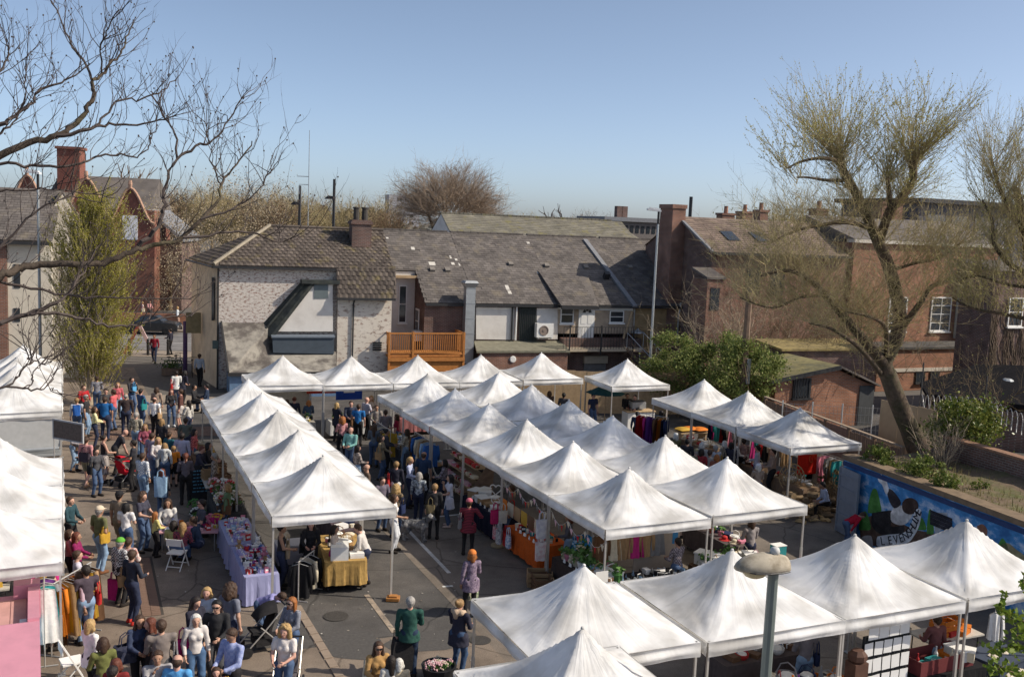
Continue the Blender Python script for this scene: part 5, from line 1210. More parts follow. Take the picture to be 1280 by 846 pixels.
class Tree:
 def __init__(s,seed):s.w=MB();s.t=MB();s.l=MB();s.r=random.Random(seed)
 def limb(s,pts,r0,r1,n=7,sub=4,wob=0.0):
  q=spline(pts,sub)
  if wob:q=[p+Vector((s.r.gauss(0,wob),s.r.gauss(0,wob),s.r.gauss(0,wob)))*(0 if i in(0,)else 1)for i,p in enumerate(q)]
  m=len(q)-1
  rad=[r0+(r1-r0)*(i/m)**.85 for i in range(m+1)]
  (s.w if r0>.03 else s.t).tube(q,rad,n if r0>.03 else 4,cap=False)
  return q,rad
 def twig(s,p,d,L,r,segs=4,bend=.12,up=.05,leaves=0,ls=.04,kids=0,kl=.4,ka=.7,depth=0,droop=0.0,sides=3):
  R=s.r;pts=[p];d=d.normalized();dirs=[]
  for i in range(segs):
   d=(d+Vector((R.gauss(0,bend),R.gauss(0,bend),R.gauss(0,bend)+up-droop*i))).normalized()
   dirs.append(d);pts.append(pts[-1]+d*(L/segs))
  s.t.tube(pts,[r*(1-.8*i/segs)for i in range(segs+1)],sides,cap=False)
  for _ in range(leaves):
   k=R.uniform(.15,1)*segs;i=min(int(k),segs-1);q=pts[i].lerp(pts[i+1],k-i)
   s.leaf(q+rdir(R)*ls*.4,ls*R.uniform(.6,1.3))
  for _ in range(kids):
   k=R.uniform(.2,.97)*segs;i=min(int(k),segs-1);q=pts[i].lerp(pts[i+1],k-i)
   dd=(dirs[i]+perp(dirs[i],R)*ka).normalized()
   s.twig(q,dd,L*kl*R.uniform(.5,1.2),r*.55,max(2,segs-1),bend,up,max(0,leaves//3),ls,kids//2 if depth<1 else 0,kl,ka,depth+1,droop)
  return pts
 def leaf(s,p,a,n=None):
  R=s.r;u=rdir(R);v=perp(u,R);b=u*a*.5;c=v*a*.32
  s.l.add([p-b,p+c,p+b,p-c],[(0,1,2,3)])
 def grow(s,p,d,L,r,lv,maxlv,P):
  R=s.r;seg=P.get('seg',4);pts=[p];dd=d.normalized();ds=[]
  for i in range(seg):
   dd=(dd+Vector((R.gauss(0,1),R.gauss(0,1),R.gauss(0,1)))*P['gn']+Vector((0,0,P['up']))).normalized()
   ds.append(dd);pts.append(pts[-1]+dd*L/seg)
  r1=r*P.get('tp',.55)
  (s.w if r>P.get('wr',.03)else s.t).tube(pts,[r+(r1-r)*i/seg for i in range(seg+1)],6 if r>.06 else(4 if r>.02 else 3),cap=False)
  if lv>=maxlv:
   for _ in range(P.get('lf',0)):
    i=R.randrange(seg);s.leaf(pts[i].lerp(pts[i+1],R.random())+rdir(R)*P['ls']*.5,P['ls']*R.uniform(.6,1.4))
   return
  nb=P['nb'][min(lv,len(P['nb'])-1)]
  for k in range(nb):
   if k<2:q=pts[-1];base_d=ds[-1];f=1
   else:i=R.randrange(1,seg);q=pts[i].lerp(pts[i+1],R.random());base_d=ds[i];f=.85
   nd=(base_d+perp(base_d,R)*R.uniform(*P['an'])).normalized()
   s.grow(q,nd,L*R.uniform(*P['lr'])*f,r1*(.95 if k<2 else .6)*R.uniform(.8,1),lv+1,maxlv,P)
 def finish(s,name,label,cat,loc,mw,mt,ml=None,group=None,names=('trunk','twigs','leaves')):
  root=thing(name,label,cat,loc,0,group);T_=Matrix.Translation(-Vector(loc))
  for mb,nm,mt_ in((s.w,names[0],mw),(s.t,names[1],mt),(s.l,names[2],ml)):
   if mb.v:
    a=np.array(mb.v)-np.array(loc);mb.v=[tuple(x)for x in a]
    mb.build(nm,mt_,root,smooth=(nm==names[0]))
  return root
T1=Tree(21)
def limb_px(tr,pix,y0,y1,r0,r1,**k):
 n=len(pix);return tr.limb([aty(px,py,y0+(y1-y0)*i/max(1,n-1))for i,(px,py)in enumerate(pix)],r0,r1,**k)
def dress(tr,q,rad,n,L,lo=.15,up=.12,catk=.3,kids=2,rt=.005):
 R=tr.r
 for _ in range(n):
  k=R.uniform(lo,.99)*(len(q)-1);i=min(int(k),len(q)-2);p=q[i].lerp(q[i+1],k-i);d=(q[i+1]-q[i]).normalized()
  v=perp(d,R);v.z=abs(v.z)*.8+.2
  pts=tr.twig(p,(d*.7+v*.9),L*R.uniform(.35,1.2),rt,5,.22,up,0,0,kids,.5,.8)
  e_=pts[-1]
  if R.random()<catk:tr.twig(e_,Vector((R.uniform(-.3,.3),R.uniform(-.2,.2),-.15)),R.uniform(.1,.26),.003,4,.1,0,0,0,0,droop=.35)
  tr.t.ball(e_,(.008,.008,.014),4)
Y1=9.6
main=[([(-60,230),(0,195),(37,179),(71,170),(91,157),(108,139),(116,122),(116,105),(128,94),(139,77),(151,68),(159,48),(166,26)],9.0,9.9,.058,.008,16),([(116,103),(105,75),(88,54),(77,26),(64,0),(60,-12)],9.55,9.9,.02,.006,9),([(128,94),(125,57),(131,45),(142,23),(155,10)],9.6,9.2,.016,.006,8),([(-50,175),(0,156),(17,145),(37,130),(51,113),(71,105),(94,94),(112,80)],8.6,9.2,.036,.007,16),([(71,170),(108,163),(122,157),(142,155),(170,156),(199,150),(214,147)],9.2,9.8,.03,.008,12),([(118,158),(136,139),(150,125),(170,125),(199,116),(212,104),(222,98)],9.4,10.1,.02,.007,9),([(-40,212),(0,204),(40,208),(79,207),(105,203),(119,196),(145,193),(170,196),(184,187),(190,170),(196,160)],8.8,9.6,.024,.007,12),([(-60,362),(0,345),(21,337),(51,331),(103,330),(130,328),(165,314),(192,306),(223,299),(251,274),(272,250),(277,231),(283,220),(300,201),(316,179)],8.2,9.6,.062,.009,16),([(165,314),(192,288),(204,262),(206,232),(221,200),(245,184),(262,179),(281,157),(300,127),(304,122)],8.9,9.8,.036,.008,14),([(221,200),(219,168),(207,149),(196,127),(187,115)],9.3,9.5,.018,.007,7),([(262,180),(258,160),(254,133)],9.4,9.6,.012,.005,5),([(277,231),(262,200),(264,186)],9.4,9.3,.012,.005,5),([(229,297),(262,295),(297,288),(332,296),(359,303),(385,292)],8.9,9.6,.022,.006,9),([(251,274),(290,262),(320,240),(334,222),(342,207)],9.0,9.7,.018,.006,9),([(-50,425),(0,403),(34,393),(69,379),(86,366),(96,349),(107,337),(120,310)],7.8,8.6,.036,.012,9),([(34,393),(69,392),(103,398),(137,407),(165,407),(192,400),(225,395),(240,397)],8.0,9.0,.024,.007,11),([(-40,344),(0,352),(51,362),(86,369),(137,373),(189,373),(240,372)],8.4,9.2,.024,.007,12),([(-40,488),(8,482),(28,463),(38,453),(55,449),(80,443)],7.4,7.9,.017,.006,6),([(8,483),(36,486),(55,486),(63,478),(70,463),(80,459)],7.5,7.9,.014,.005,4),([(30,485),(40,478),(40,468),(53,456),(66,453)],7.5,7.9,.010,.005,4),([(62,486),(72,490),(84,498)],7.6,7.8,.007,.004,2),([(38,453),(34,440),(27,430)],7.6,7.8,.007,.004,3),([(-30,118),(0,90),(8,72),(10,55)],8.4,8.7,.02,.008,8),([(-30,190),(0,166),(20,150),(30,120),(33,95),(35,70)],8.8,9.3,.02,.007,10),([(-20,330),(10,300),(40,268),(75,250),(96,247),(130,254)],8.3,8.8,.02,.006,9),([(-20,242),(20,238),(60,236),(100,240),(145,248)],8.5,9.0,.018,.006,8),]
for pix,ya,yb,ra_,rb__,nt_ in main:
 q,rad=limb_px(T1,pix,ya,yb,ra_*.66,rb__*.66,wob=.008)
 dress(T1,q,rad,int(nt_*1.5),.62,.12,.16,.3)
T1.limb([(-7.6,8.6,0),(-7.5,8.6,3),(-7.2,8.6,5.5),(-6.6,8.4,8.0),(-6.0,8.7,10.5)],.28,.12,10)
for pix,ya,*_ in main:
 if pix[0][0]<=-20:T1.limb([(-7.05,8.5,6.2+random.uniform(0,2.5)),aty(pix[0][0]-30,pix[0][1]+20,ya),aty(*pix[0],ya)],.07,_[1]if len(_)>1 else .05)
T1.finish('bare_tree','dark bare tree with catkins whose lichened limbs reach across the lane and sky','tree',(-7.6,8.6,0),M_BARK,M_TWIG_D,names=('trunk','twigs','leaves'))
# leaning pollard in the raised bed
T2=Tree(5);YB=34.6
P2=lambda px,py,y=YB:aty(px,py,y)
b0=at(1143,557,2.3);YB=b0.y
trunk=[P2(1150,568),P2(1143,550),P2(1124,506),P2(1111,471),P2(1106,452),P2(1122,418),P2(1124,386),P2(1111,334),P2(1098,303),P2(1090,285),P2(1076,253),P2(1057,219),P2(1049,202)]
q,rad=T2.limb(trunk,.38,.13,10)
T2.limb([P2(1158,574),P2(1148,556),P2(1138,535)],.55,.38,10)
l1,r1_=T2.limb([P2(1106,456),P2(1070,413,YB-.6),P2(1032,369,YB-1.2),P2(1014,351,YB-1.5),P2(985,338,YB-1.8),P2(950,345,YB-2)],.2,.035)
l5,_r=T2.limb([P2(1102,468),P2(1073,434,YB-1.2),P2(1039,411,YB-2.0),P2(1012,404,YB-2.4)],.1,.03)
l3,_r=T2.limb([P2(1100,300),P2(1113,262,YB+.3),P2(1128,246,YB+.4),P2(1141,225,YB+.5),P2(1141,201,YB+.5)],.17,.13)
l3b,_r=T2.limb([P2(1113,262,YB+.3),P2(1111,238,YB+.2),P2(1109,222,YB)],.1,.07)
l4,_r=T2.limb([P2(1050,202),P2(1032,198,YB-.3),P2(1015,199,YB-.5),P2(999,203,YB-.6),P2(985,210,YB-.8)],.08,.03)
l4b,_r=T2.limb([P2(1053,226),P2(1030,225,YB-.3),P2(1010,222,YB-.6),P2(996,222,YB-.6)],.07,.025)
l4c,_r=T2.limb([P2(1085,284),P2(1060,278,YB-.4),P2(1035,280,YB-.8),P2(997,288,YB-1.2),P2(960,305,YB-1.4)],.1,.03)
l6,_r=T2.limb([P2(1123,415),P2(1148,382,YB+.5),P2(1165,358,YB+.9),P2(1189,350,YB+1.2),P2(1215,335,YB+1.4)],.14,.03)
l7,_r=T2.limb([P2(1107,448),P2(1107,410,YB-.8),P2(1087,396,YB-1.4),P2(1060,390,YB-1.8)],.1,.03)
l8,_r=T2.limb([P2(1110,340),P2(1140,330,YB+.8),P2(1175,322,YB+1.2),P2(1205,300,YB+1.5)],.07,.025)
l9,_r=T2.limb([P2(1032,369,YB-1.2),P2(1000,372,YB-1.8),P2(965,385,YB-2.0),P2(925,372,YB-2.2)],.05,.02)
def fan(tr,head,n,L,spread,lean=(0,0),r=.015,lv=9,kid=4):
 R=tr.r
 for i in range(n):
  a=R.uniform(0,2*PI);s_=spread*math.sqrt(R.random())
  d=Vector((math.cos(a)*s_+lean[0],math.sin(a)*s_+lean[1],1.0)).normalized()
  l_=L*R.uniform(.6,1.08)*(1-.12*s_)
  tr.twig(head+Vector((R.gauss(0,.12),R.gauss(0,.12),R.gauss(0,.15))),d,l_,r*R.uniform(.6,1.1),6,.05,.015+.03*s_,lv,.052,kid,.24,.45)
h1_,h2_,h3_=P2(1049,200),P2(1141,200,YB+.5),P2(1109,222)
for hh_,n,L,lean in((h1_,120,3.75,(-.18,0)),(h2_,120,3.3,(.2,0)),(h3_,50,3.1,(.05,-.1)),(P2(1060,225),30,2.6,(-.3,.2)),(P2(1080,262),26,2.4,(-.5,-.2)),(P2(1120,252,YB+.3),26,2.4,(.3,.2)),(P2(985,210,YB-.8),14,2.4,(-.25,0)),(P2(1015,199,YB-.5),16,3.0,(-.2,0)),(P2(996,222,YB-.6),14,2.2,(-.5,0)),(P2(1128,246,YB+.4),16,3.0,(.3,0))):
 fan(T2,hh_,int(n*1.2),L,1.5,lean,.013,15,4)
for q_,n,L in((l1,150,2.3),(l5,70,1.9),(l4c,110,2.1),(l6,100,2.2),(l7,80,2.1),(l8,100,2.2),(l9,120,1.9),(l3,50,1.9),(trunk[5:],110,2.3)):
 for _ in range(n):
  k=T2.r.uniform(.1,.99)*(len(q_)-1);i=min(int(k),len(q_)-2);p=q_[i].lerp(q_[i+1],k-i);d=(q_[i+1]-q_[i]).normalized()
  v=perp(d,T2.r);v.z=abs(v.z)
  T2.twig(p,d*.4+v,L*T2.r.uniform(.4,1.2),.011,5,.16,.05,4,.045,6,.45,.8)
T2.finish('pollard_tree','leaning pollarded tree with two crowns of upright budding shoots in the raised bed','tree',tuple(b0),M_BARK_B,M_TWIG_Y,M_BUD)
# tree at the right edge
T3=Tree(9);Y3=30.0
P3=lambda px,py,y=Y3:aty(px,py,y)
t3=[P3(1300,560),P3(1296,480),P3(1290,400),P3(1288,330),P3(1280,280),P3(1270,235)]
T3.limb(t3,.3,.1,9)
a1,_=T3.limb([P3(1289,345),P3(1262,330),P3(1243,305),P3(1240,275),P3(1228,250)],.1,.03)
a2,_=T3.limb([P3(1285,300),P3(1262,262),P3(1248,230),P3(1240,200)],.09,.03)
a3,_=T3.limb([P3(1290,400),P3(1250,392),P3(1215,385),P3(1190,372)],.07,.02)
a4,_=T3.limb([P3(1280,285),P3(1300,250),P3(1310,215)],.08,.03)
a5,_=T3.limb([P3(1290,360),P3(1255,355),P3(1222,345),P3(1195,352)],.06,.02)
for q_,n,L,up in((a1,90,1.9,.13),(a2,110,2.3,.16),(t3[2:],100,2.2,.14),(a3,80,1.5,.08),(a4,60,2.4,.14),(a5,80,1.6,.1)):
 for _ in range(n):
  k=T3.r.uniform(.1,.99)*(len(q_)-1);i=min(int(k),len(q_)-2);p=q_[i].lerp(q_[i+1],k-i);d=(q_[i+1]-q_[i]).normalized()
  v=perp(d,T3.r);v.z=abs(v.z)+.25
  T3.twig(p,d*.4+v,L*T3.r.uniform(.5,1.2),.010,5,.12,up,8,.05,5,.42,.7)
T3.finish('budding_tree','budding tree at the photo edge with dense olive shoots above the brick houses','tree',tuple(t3[0]),M_BARK_B,M_TWIG_Y,M_BUD)
T3b=Tree(31);bt=Vector((20.6,31.5,0));
T3b.grow(bt,Vector((-.05,0,1)),5.0,.36,0,5,dict(gn=.07,up=.05,nb=[4,4,4,3,3],an=(.35,.75),lr=(.6,.8),seg=4,lf=4,ls=.12))
T3b.finish('roadside_tree','bare tree standing beyond the mural bed, outside the camera view','tree',tuple(bt),M_BARK_B,M_TWIG,M_BUD)
# thin bare scrub between the sheds and the brick houses
for k,(px,py,y,n,L,lab)in enumerate(((900,425,53,34,4.4,'leafless pale scrub rising beside the wooden pole'),(975,425,56,60,5.4,'tangle of bare scrub above the mossy shed roof'),(1035,430,55,44,4.6,'dense bare scrub between the shed and the red tiled house'),(1090,420,47,22,4.0,'bare twiggy scrub behind the leaning trunk'),(1215,470,42,18,3.0,'bare bramble scrub above the black felt roof'),(955,320,58.5,30,3.6,'thin pale scrub against the red tiled roof'))):
 t_=Tree(100+k);c_=aty(px,py,y);g0=Vector((c_.x,y,max(0,c_.z-2.0)))
 for i in range(n):
  d=Vector((t_.r.gauss(0,.5),t_.r.gauss(0,.4),1))
  t_.twig(g0+Vector((t_.r.gauss(0,1.1),t_.r.gauss(0,.6),0)),d,L*t_.r.uniform(.6,1.2),.016,6,.16,.02,3,.05,8,.45,.8)
 t_.finish('bare_shrub',lab,'shrub',tuple(g0),M_TWIG,M_TWIG if k!=0 else M_TWIG_P,M_BUD,'bare scrub behind the sheds',names=('stem','twigs','buds'))
 # yellow-green tree by the lane
T4=Tree(14);t4=aty(112,505,46.0)
t4.z=0
T4.limb([t4,t4+Vector((.1,0,2.5)),t4+Vector((.2,.1,6)),t4+Vector((.3,0,9))],.2,.05)
R=T4.r
cpx=lambda px,py,y:aty(px,py,y)
for i in range(980):
 pyy=R.uniform(245,455);wl_=1 if pyy>300 else .45+.55*(pyy-245)/55
 pxx=(121 if i<800 else 80)+R.gauss(0,1)*(35 if i<800 else 20)*wl_;pxx=pxx if 50<pxx<176 else R.uniform(60,172)
 y=46+R.gauss(0,.9);p=cpx(pxx,pyy,y)
 st=Vector((t4.x+(p.x-t4.x)*.35,46+(y-46)*.3,p.z-R.uniform(.9,1.8)))
 T4.twig(st,(p-st),(p-st).length*1.1,.012,5,.08,.12,40 if i<800 else 1,.07,4,.4,.5)
T4.finish('yellow_green_tree','upright tree flushed with fine yellow green leaves in front of the cream gable','tree',tuple(t4),M_TWIG_P,M_TWIG_P,M_YLEAF)
# pale blossom trees over the road
for k,(px,py,y,rx,rz,n,lab)in enumerate(((262,305,88,5.2,5.6,2600,'wide tree thick with pale beige blossom beyond the main road'),(212,318,92,2.6,4.6,1000,'narrower pale blossom tree beside the red brick porch'),(318,268,100,4.6,3.2,1100,'pale blossom tree showing above the hipped tile roof'))):
 t_=Tree(50+k);c_=aty(px,py,y);g0=Vector((c_.x,y,0))
 t_.grow(g0,Vector((0,0,1)),c_.z*.42,.3,0,4,dict(gn=.08,up=.06,nb=[4,4,3,3],an=(.35,.8),lr=(.55,.8),seg=3,wr=.02))
 cl=[(c_+Vector((t_.r.gauss(0,.5)*rx,t_.r.gauss(0,.4)*rx*.7,t_.r.gauss(0,.48)*rz)),t_.r.uniform(.5,1.2))for _ in range(70)]
 for i in range(int(n*3.4)):
  cc,s_=t_.r.choice(cl);t_.leaf(cc+Vector((t_.r.gauss(0,.75),t_.r.gauss(0,.75),t_.r.gauss(0,.75)))*s_,t_.r.uniform(.07,.2))
 t_.finish('blossom_tree',lab,'tree',tuple(g0),M_TWIG,M_TWIG,M_PETAL,'blossom trees beyond the road')
 # great bare tree behind the hall and smaller ones
def baretree(px,pyb,pyt,y,seed,lab,mats,nb=(4,4,4,3,3),fork=.22,an=(.3,.7),lv=5,cat='tree',group=None,leaf=0,ml=None,lr=(.62,.82),r=.5,stems=1,name_=None):
 t_=Tree(seed);top=aty(px,pyt,y).z;g0=Vector((aty(px,pyb,y).x,y,0));H=top
 for s_ in range(stems):
  d=Vector((t_.r.gauss(0,.22)if stems>1 else 0,t_.r.gauss(0,.15)if stems>1 else 0,1))
  t_.grow(g0+Vector((s_*.5-stems*.25,0,0)),d,H*.30,r,0,lv,dict(gn=.07,up=.055,nb=list(nb),an=an,lr=lr,seg=4,wr=.09,tp=.66,lf=leaf,ls=.3))
 a=max(v[2]for v in t_.t.v);k=top/a
 for mb in(t_.w,t_.t,t_.l):mb.v=[(g0.x+(x-g0.x)*k,y+(yy-y)*k,z*k)for x,yy,z in mb.v]
 return t_.finish(name_ or('bare_tree' if not leaf else 'budding_tree'),lab,'tree',tuple(g0),mats[0],mats[1],ml,group)
TG=Tree(61);g0=Vector((aty(562,290,118).x,118,0));gc=aty(562,266,118)
for s_ in range(7):
 a_=s_*.9;TG.limb([g0+Vector((math.cos(a_)*.4,math.sin(a_)*.4,0)),g0+Vector((math.cos(a_)*1.0,math.sin(a_),gc.z*.5)),gc+Vector((math.cos(a_)*3.4,math.sin(a_)*2.6,TG.r.uniform(.5,2.5)))],.3,.07,6)
for i in range(760):
 v=rdir(TG.r);v.z=abs(v.z)*1.05-.3*(TG.r.random()<.25);k_=TG.r.uniform(.6,.98);hs_=TG.r.uniform(.3,.62)
 e_=gc+Vector((v.x*8.2*k_,v.y*6*k_,v.z*6.4*k_));st=gc+Vector((v.x*7.6*hs_*k_,v.y*6*hs_*k_,v.z*6.4*hs_*k_-.5))
 TG.twig(st,e_-st,(e_-st).length*TG.r.uniform(.8,1.05),.03,5,.12,.02,2,.14,7,.5,.8)
TG.finish('bare_tree','great round bare russet tree standing behind the long hall','tree',tuple(g0),M_BARK_B,pm('twig_grey_brown',(.31,.235,.17),.9,.25,3,0),leafmat('russet_bud',(.2,.15,.1),(.26,.19,.13),(.3,.22,.15)))
baretree(160,260,206,125,62,'rounded bare pinkish tree behind the red brick gables',(M_TWIG_R,M_TWIG_R),lv=4,nb=(5,5,4,4),an=(.3,.6))
baretree(692,280,254,190,63,'small dark bare tree on the skyline above the hall ridge',(M_TWIG_D,M_TWIG_D),lv=4,nb=(5,4,4,4),an=(.4,.9))
baretree(447,285,243,150,64,'hazy bare tree behind the corner house chimney',(M_TWIG,M_TWIG),lv=4,nb=(5,4,4,4),an=(.4,.8),group='trees on the skyline')
for k,(px,pt,y)in enumerate(((205,232,130),(245,236,140),(285,234,135),(332,241,130),(350,238,140),(372,246,150),(395,250,160),(425,249,150),(470,250,170),(488,258,160),(265,240,170),(310,245,180),(735,266,230),(960,262,110),(1000,255,105),(1060,258,100),(660,268,220))):
 t_=Tree(200+k);g0=Vector((aty(px,280,y).x,y,0));top=aty(px,pt,y).z;w_=4.5*y/140
 M2=M_TWIG_Y if k%3 else M_TWIG_R
 for i in range(90):
  d=Vector((t_.r.gauss(0,.5),t_.r.gauss(0,.4),1)).normalized();L_=top*.62*t_.r.uniform(.75,1.0)
  t_.twig(g0+Vector((t_.r.gauss(0,.5),0,top*.38)),d,L_,.05,5,.14,.03,3,.28,6,.4,.7)
 t_.limb([g0,g0+Vector((0,0,top*.5))],.3,.2)
 t_.finish('skyline_tree',['olive bare tree in the skyline belt over the roofs','russet bare tree in the skyline belt over the roofs'][0 if k%3 else 1],'tree',tuple(g0),M_TWIG,M2,leafmat('olive_haze_leaf',(.15,.14,.07),(.2,.18,.09),(.25,.215,.12)),'olive trees of the skyline belt' if k%3 else 'russet trees of the skyline belt')
hl_=MB();hr_=random.Random(4)
for i in range(2600):
 px=hr_.uniform(-200,1500);y=hr_.uniform(330,620);x=(px-640)/FPX*y
 z=hr_.uniform(0,1)**.8*(9.5+4*math.sin(x*.012)+(6 if x<-60 else 0));s_=hr_.uniform(1.5,4)
 u_=rdir(hr_);v_=perp(u_,hr_);hl_.add([(x-u_.x*s_,y-u_.y*s_,z-u_.z*s_),(x+v_.x*s_,y+v_.y*s_,z+v_.z*s_),(x+u_.x*s_,y+u_.y*s_,z+u_.z*s_),(x-v_.x*s_,y-v_.y*s_,z-v_.z*s_)],[(0,1,2,3)])
tag(hl_.build('far_wood',leafmat('far_wood',(.15,.15,.12),(.18,.17,.14),(.21,.19,.155))),kind='stuff')  # distance haze is mixed into these paler, greyed leaf colours
for px,y,pt,wd in((497,420,244,9),(512,440,248,7)):
 c_=aty(px,pt,y);r_=thing('tower_block','pale far tower block glimpsed through the great bare tree' if px<500 else 'second pale far tower block beside the first behind the bare tree','tower block',(c_.x,y,0),.3)
 MB().bx(-wd/2,wd/2,-5,5,0,c_.z).build('wall',pm('tower_grey',(.42,.42,.45),.9,.05),r_)
 wm=MB().bx(-1,1,-.06,.02,0,1.2).mesh('window',M_GLASS)
 for f_ in range(7):link('window',wm,r_,(0,-5,c_.z-2.5-f_*3))
 # leafy bushes
def bush(name,label,cat,c,rad,n,ls,mat,seed,stems=10,group=None,clumps=26,floor=0.0):
 t_=Tree(seed);c=Vector(c);R=t_.r
 for i in range(stems):t_.twig(Vector((c.x+R.gauss(0,rad[0]*.25),c.y+R.gauss(0,rad[1]*.25),floor)),Vector((R.gauss(0,.4),R.gauss(0,.4),1)),(c.z-floor)*1.3,.025,5,.12,.02,0,0,4,.4,.7)
 cl=[]
 for _ in range(clumps):
  v=rdir(R)*(R.uniform(.35,1)**.5);cl.append((c+Vector((v.x*rad[0],v.y*rad[1],v.z*rad[2])),R.uniform(.45,1.1)))
 for _ in range(n):
  cc,s_=R.choice(cl);p=cc+Vector((R.gauss(0,.3),R.gauss(0,.3),R.gauss(0,.24)))*s_*min(rad)*1.05
  if p.z<floor+.03:continue
  t_.leaf(p,ls*R.uniform(.6,1.4))
 loc=(c.x,c.y,floor)
 return t_.finish(name,label,cat,loc,M_TWIG,M_TWIG,mat,group,names=('stem','stem','leaves'))
for k,(px,py,y,rx,rz,n,lab)in enumerate(((848,455,49.6,1.7,1.75,4200,'leafy green ivy bush beside the outside stair'),(893,460,48.4,2.0,1.7,5200,'broad ivy bush with pale leaf tips left of the wooden pole'),(938,463,46.6,1.5,1.7,4200,'round ivy bush against the shed behind the wooden pole'),(826,470,51,.9,1.4,1200,'thin sprawling ivy at the foot of the grey lamp post'))):
 c_=aty(px,py,y);bush('ivy_bush',lab,'bush',c_,(rx,1.2,rz),int(n*2.2),.115,M_IVY,300+k,8,'ivy bushes behind the stalls')
c_=aty(1207,535,31.8);bush('laurel_bush','rounded laurel bush with glossy yellow green leaves before the red brick wall','bush',c_,(1.0,.8,1.05),9000,.10,M_LAUREL,320,8,None,30,2.3)
t_=Tree(330);g0=aty(1175,588,30.5)
for i in range(30):t_.twig(g0+Vector((t_.r.gauss(0,.25),t_.r.gauss(0,.25),-.1)),Vector((t_.r.gauss(0,.35),t_.r.gauss(0,.3),1)),t_.r.uniform(1.0,2.0),.014,5,.1,.02,0,0,4,.4,.6)
t_.finish('bare_sapling','clump of bare pale stems growing beside the laurel bush','shrub',tuple(g0),M_TWIG_P,M_TWIG_P,names=('stem','stem','leaves'))
for k,(px,py,y,rx,rz,n,lab)in enumerate(((1086,560,30.0,.5,.36,1100,'tuft of tall green weeds at the fence end of the raised bed'),(1112,568,29.6,.3,.2,420,'small weed tuft below the leaning trunk'),(1158,577,28.4,.62,.42,1700,'spreading bright green weeds at the trunk foot'),(1184,588,27.2,.36,.34,800,'yellow green weed clump on the bed edge'),(1226,612,27.6,.25,.16,160,'sparse dry weed on the soil near the brick wall'))):
 c_=aty(px,py,y);g_=FM.loc(c_);q=FM.wd(g_.x,max(.5,g_.y),MT+rz*.6);bush('weed_clump',lab,'weed',q,(rx,rx*.8,rz),n,.085,M_WEED,340+k,6,'weeds on the raised bed',22,MT+.0)
gr_=MB();rg=random.Random(8)
for i in range(5200):
 u=rg.uniform(.3,14.5);v=.5+4*rg.random()**1.3
 if rg.random()>.35+.5*math.exp(-u/5):continue
 p=FM.wd(u,v,MT+.02);h_=rg.uniform(.05,.22);a=rg.uniform(0,6.28);dx,dy=math.cos(a)*.012,math.sin(a)*.012
 gr_.add([(p.x-dx,p.y-dy,p.z),(p.x+dx,p.y+dy,p.z),(p.x+dy*4,p.y-dx*4,p.z+h_)],[(0,1,2)])
tag(gr_.build('dry_grass',leafmat('dry_grass',(.16,.15,.05),(.25,.21,.09),(.32,.26,.13))),kind='stuff')
hc=rd(1.5,16.8);
bush('hedge','clipped dark green hedge behind the low wall across the road','hedge',(hc.x,hc.y,1.6),(3.2,.8,1.3),2200,.2,M_HEDGE,350,6)
# leafy twigs coming in at the lower right corner, close by
T9=Tree(77);
for pix in([(1330,790),(1290,780),(1262,768),(1250,760)],[(1330,830),(1290,815),(1262,808),(1240,816)],[(1330,760),(1295,745),(1278,730)],[(1330,870),(1290,850),(1255,836),(1238,838)],[(1330,800),(1290,800),(1268,792)]):
 q,_=limb_px(T9,pix,10.6,10.2,.014,.004)
 for p in q[3:]:
  for _ in range(7):T9.leaf(p+rdir(T9.r)*T9.r.uniform(.01,.09),T9.r.uniform(.05,.1))
  T9.twig(p,rdir(T9.r,.6),.2,.004,3,.1,.05,7,.075)
T9.limb([(6.9,10.8,0),(6.8,10.7,2),(6.6,10.6,4.2),(6.5,10.6,6)],.09,.05)
T9.limb([(6.5,10.6,4.6),aty(1330,790,10.6)],.04,.014);T9.limb([(6.55,10.6,3.9),aty(1330,830,10.6)],.04,.014);T9.limb([(6.5,10.6,5.0),aty(1330,760,10.6)],.04,.014);T9.limb([(6.6,10.6,3.6),aty(1330,870,10.6)],.04,.014)
T9.finish('young_maple','young tree with fresh green leaves reaching into the bottom corner','tree',(6.9,10.8,0),M_BARK_B,M_TWIG,M_SPRING)
BIG=1e3
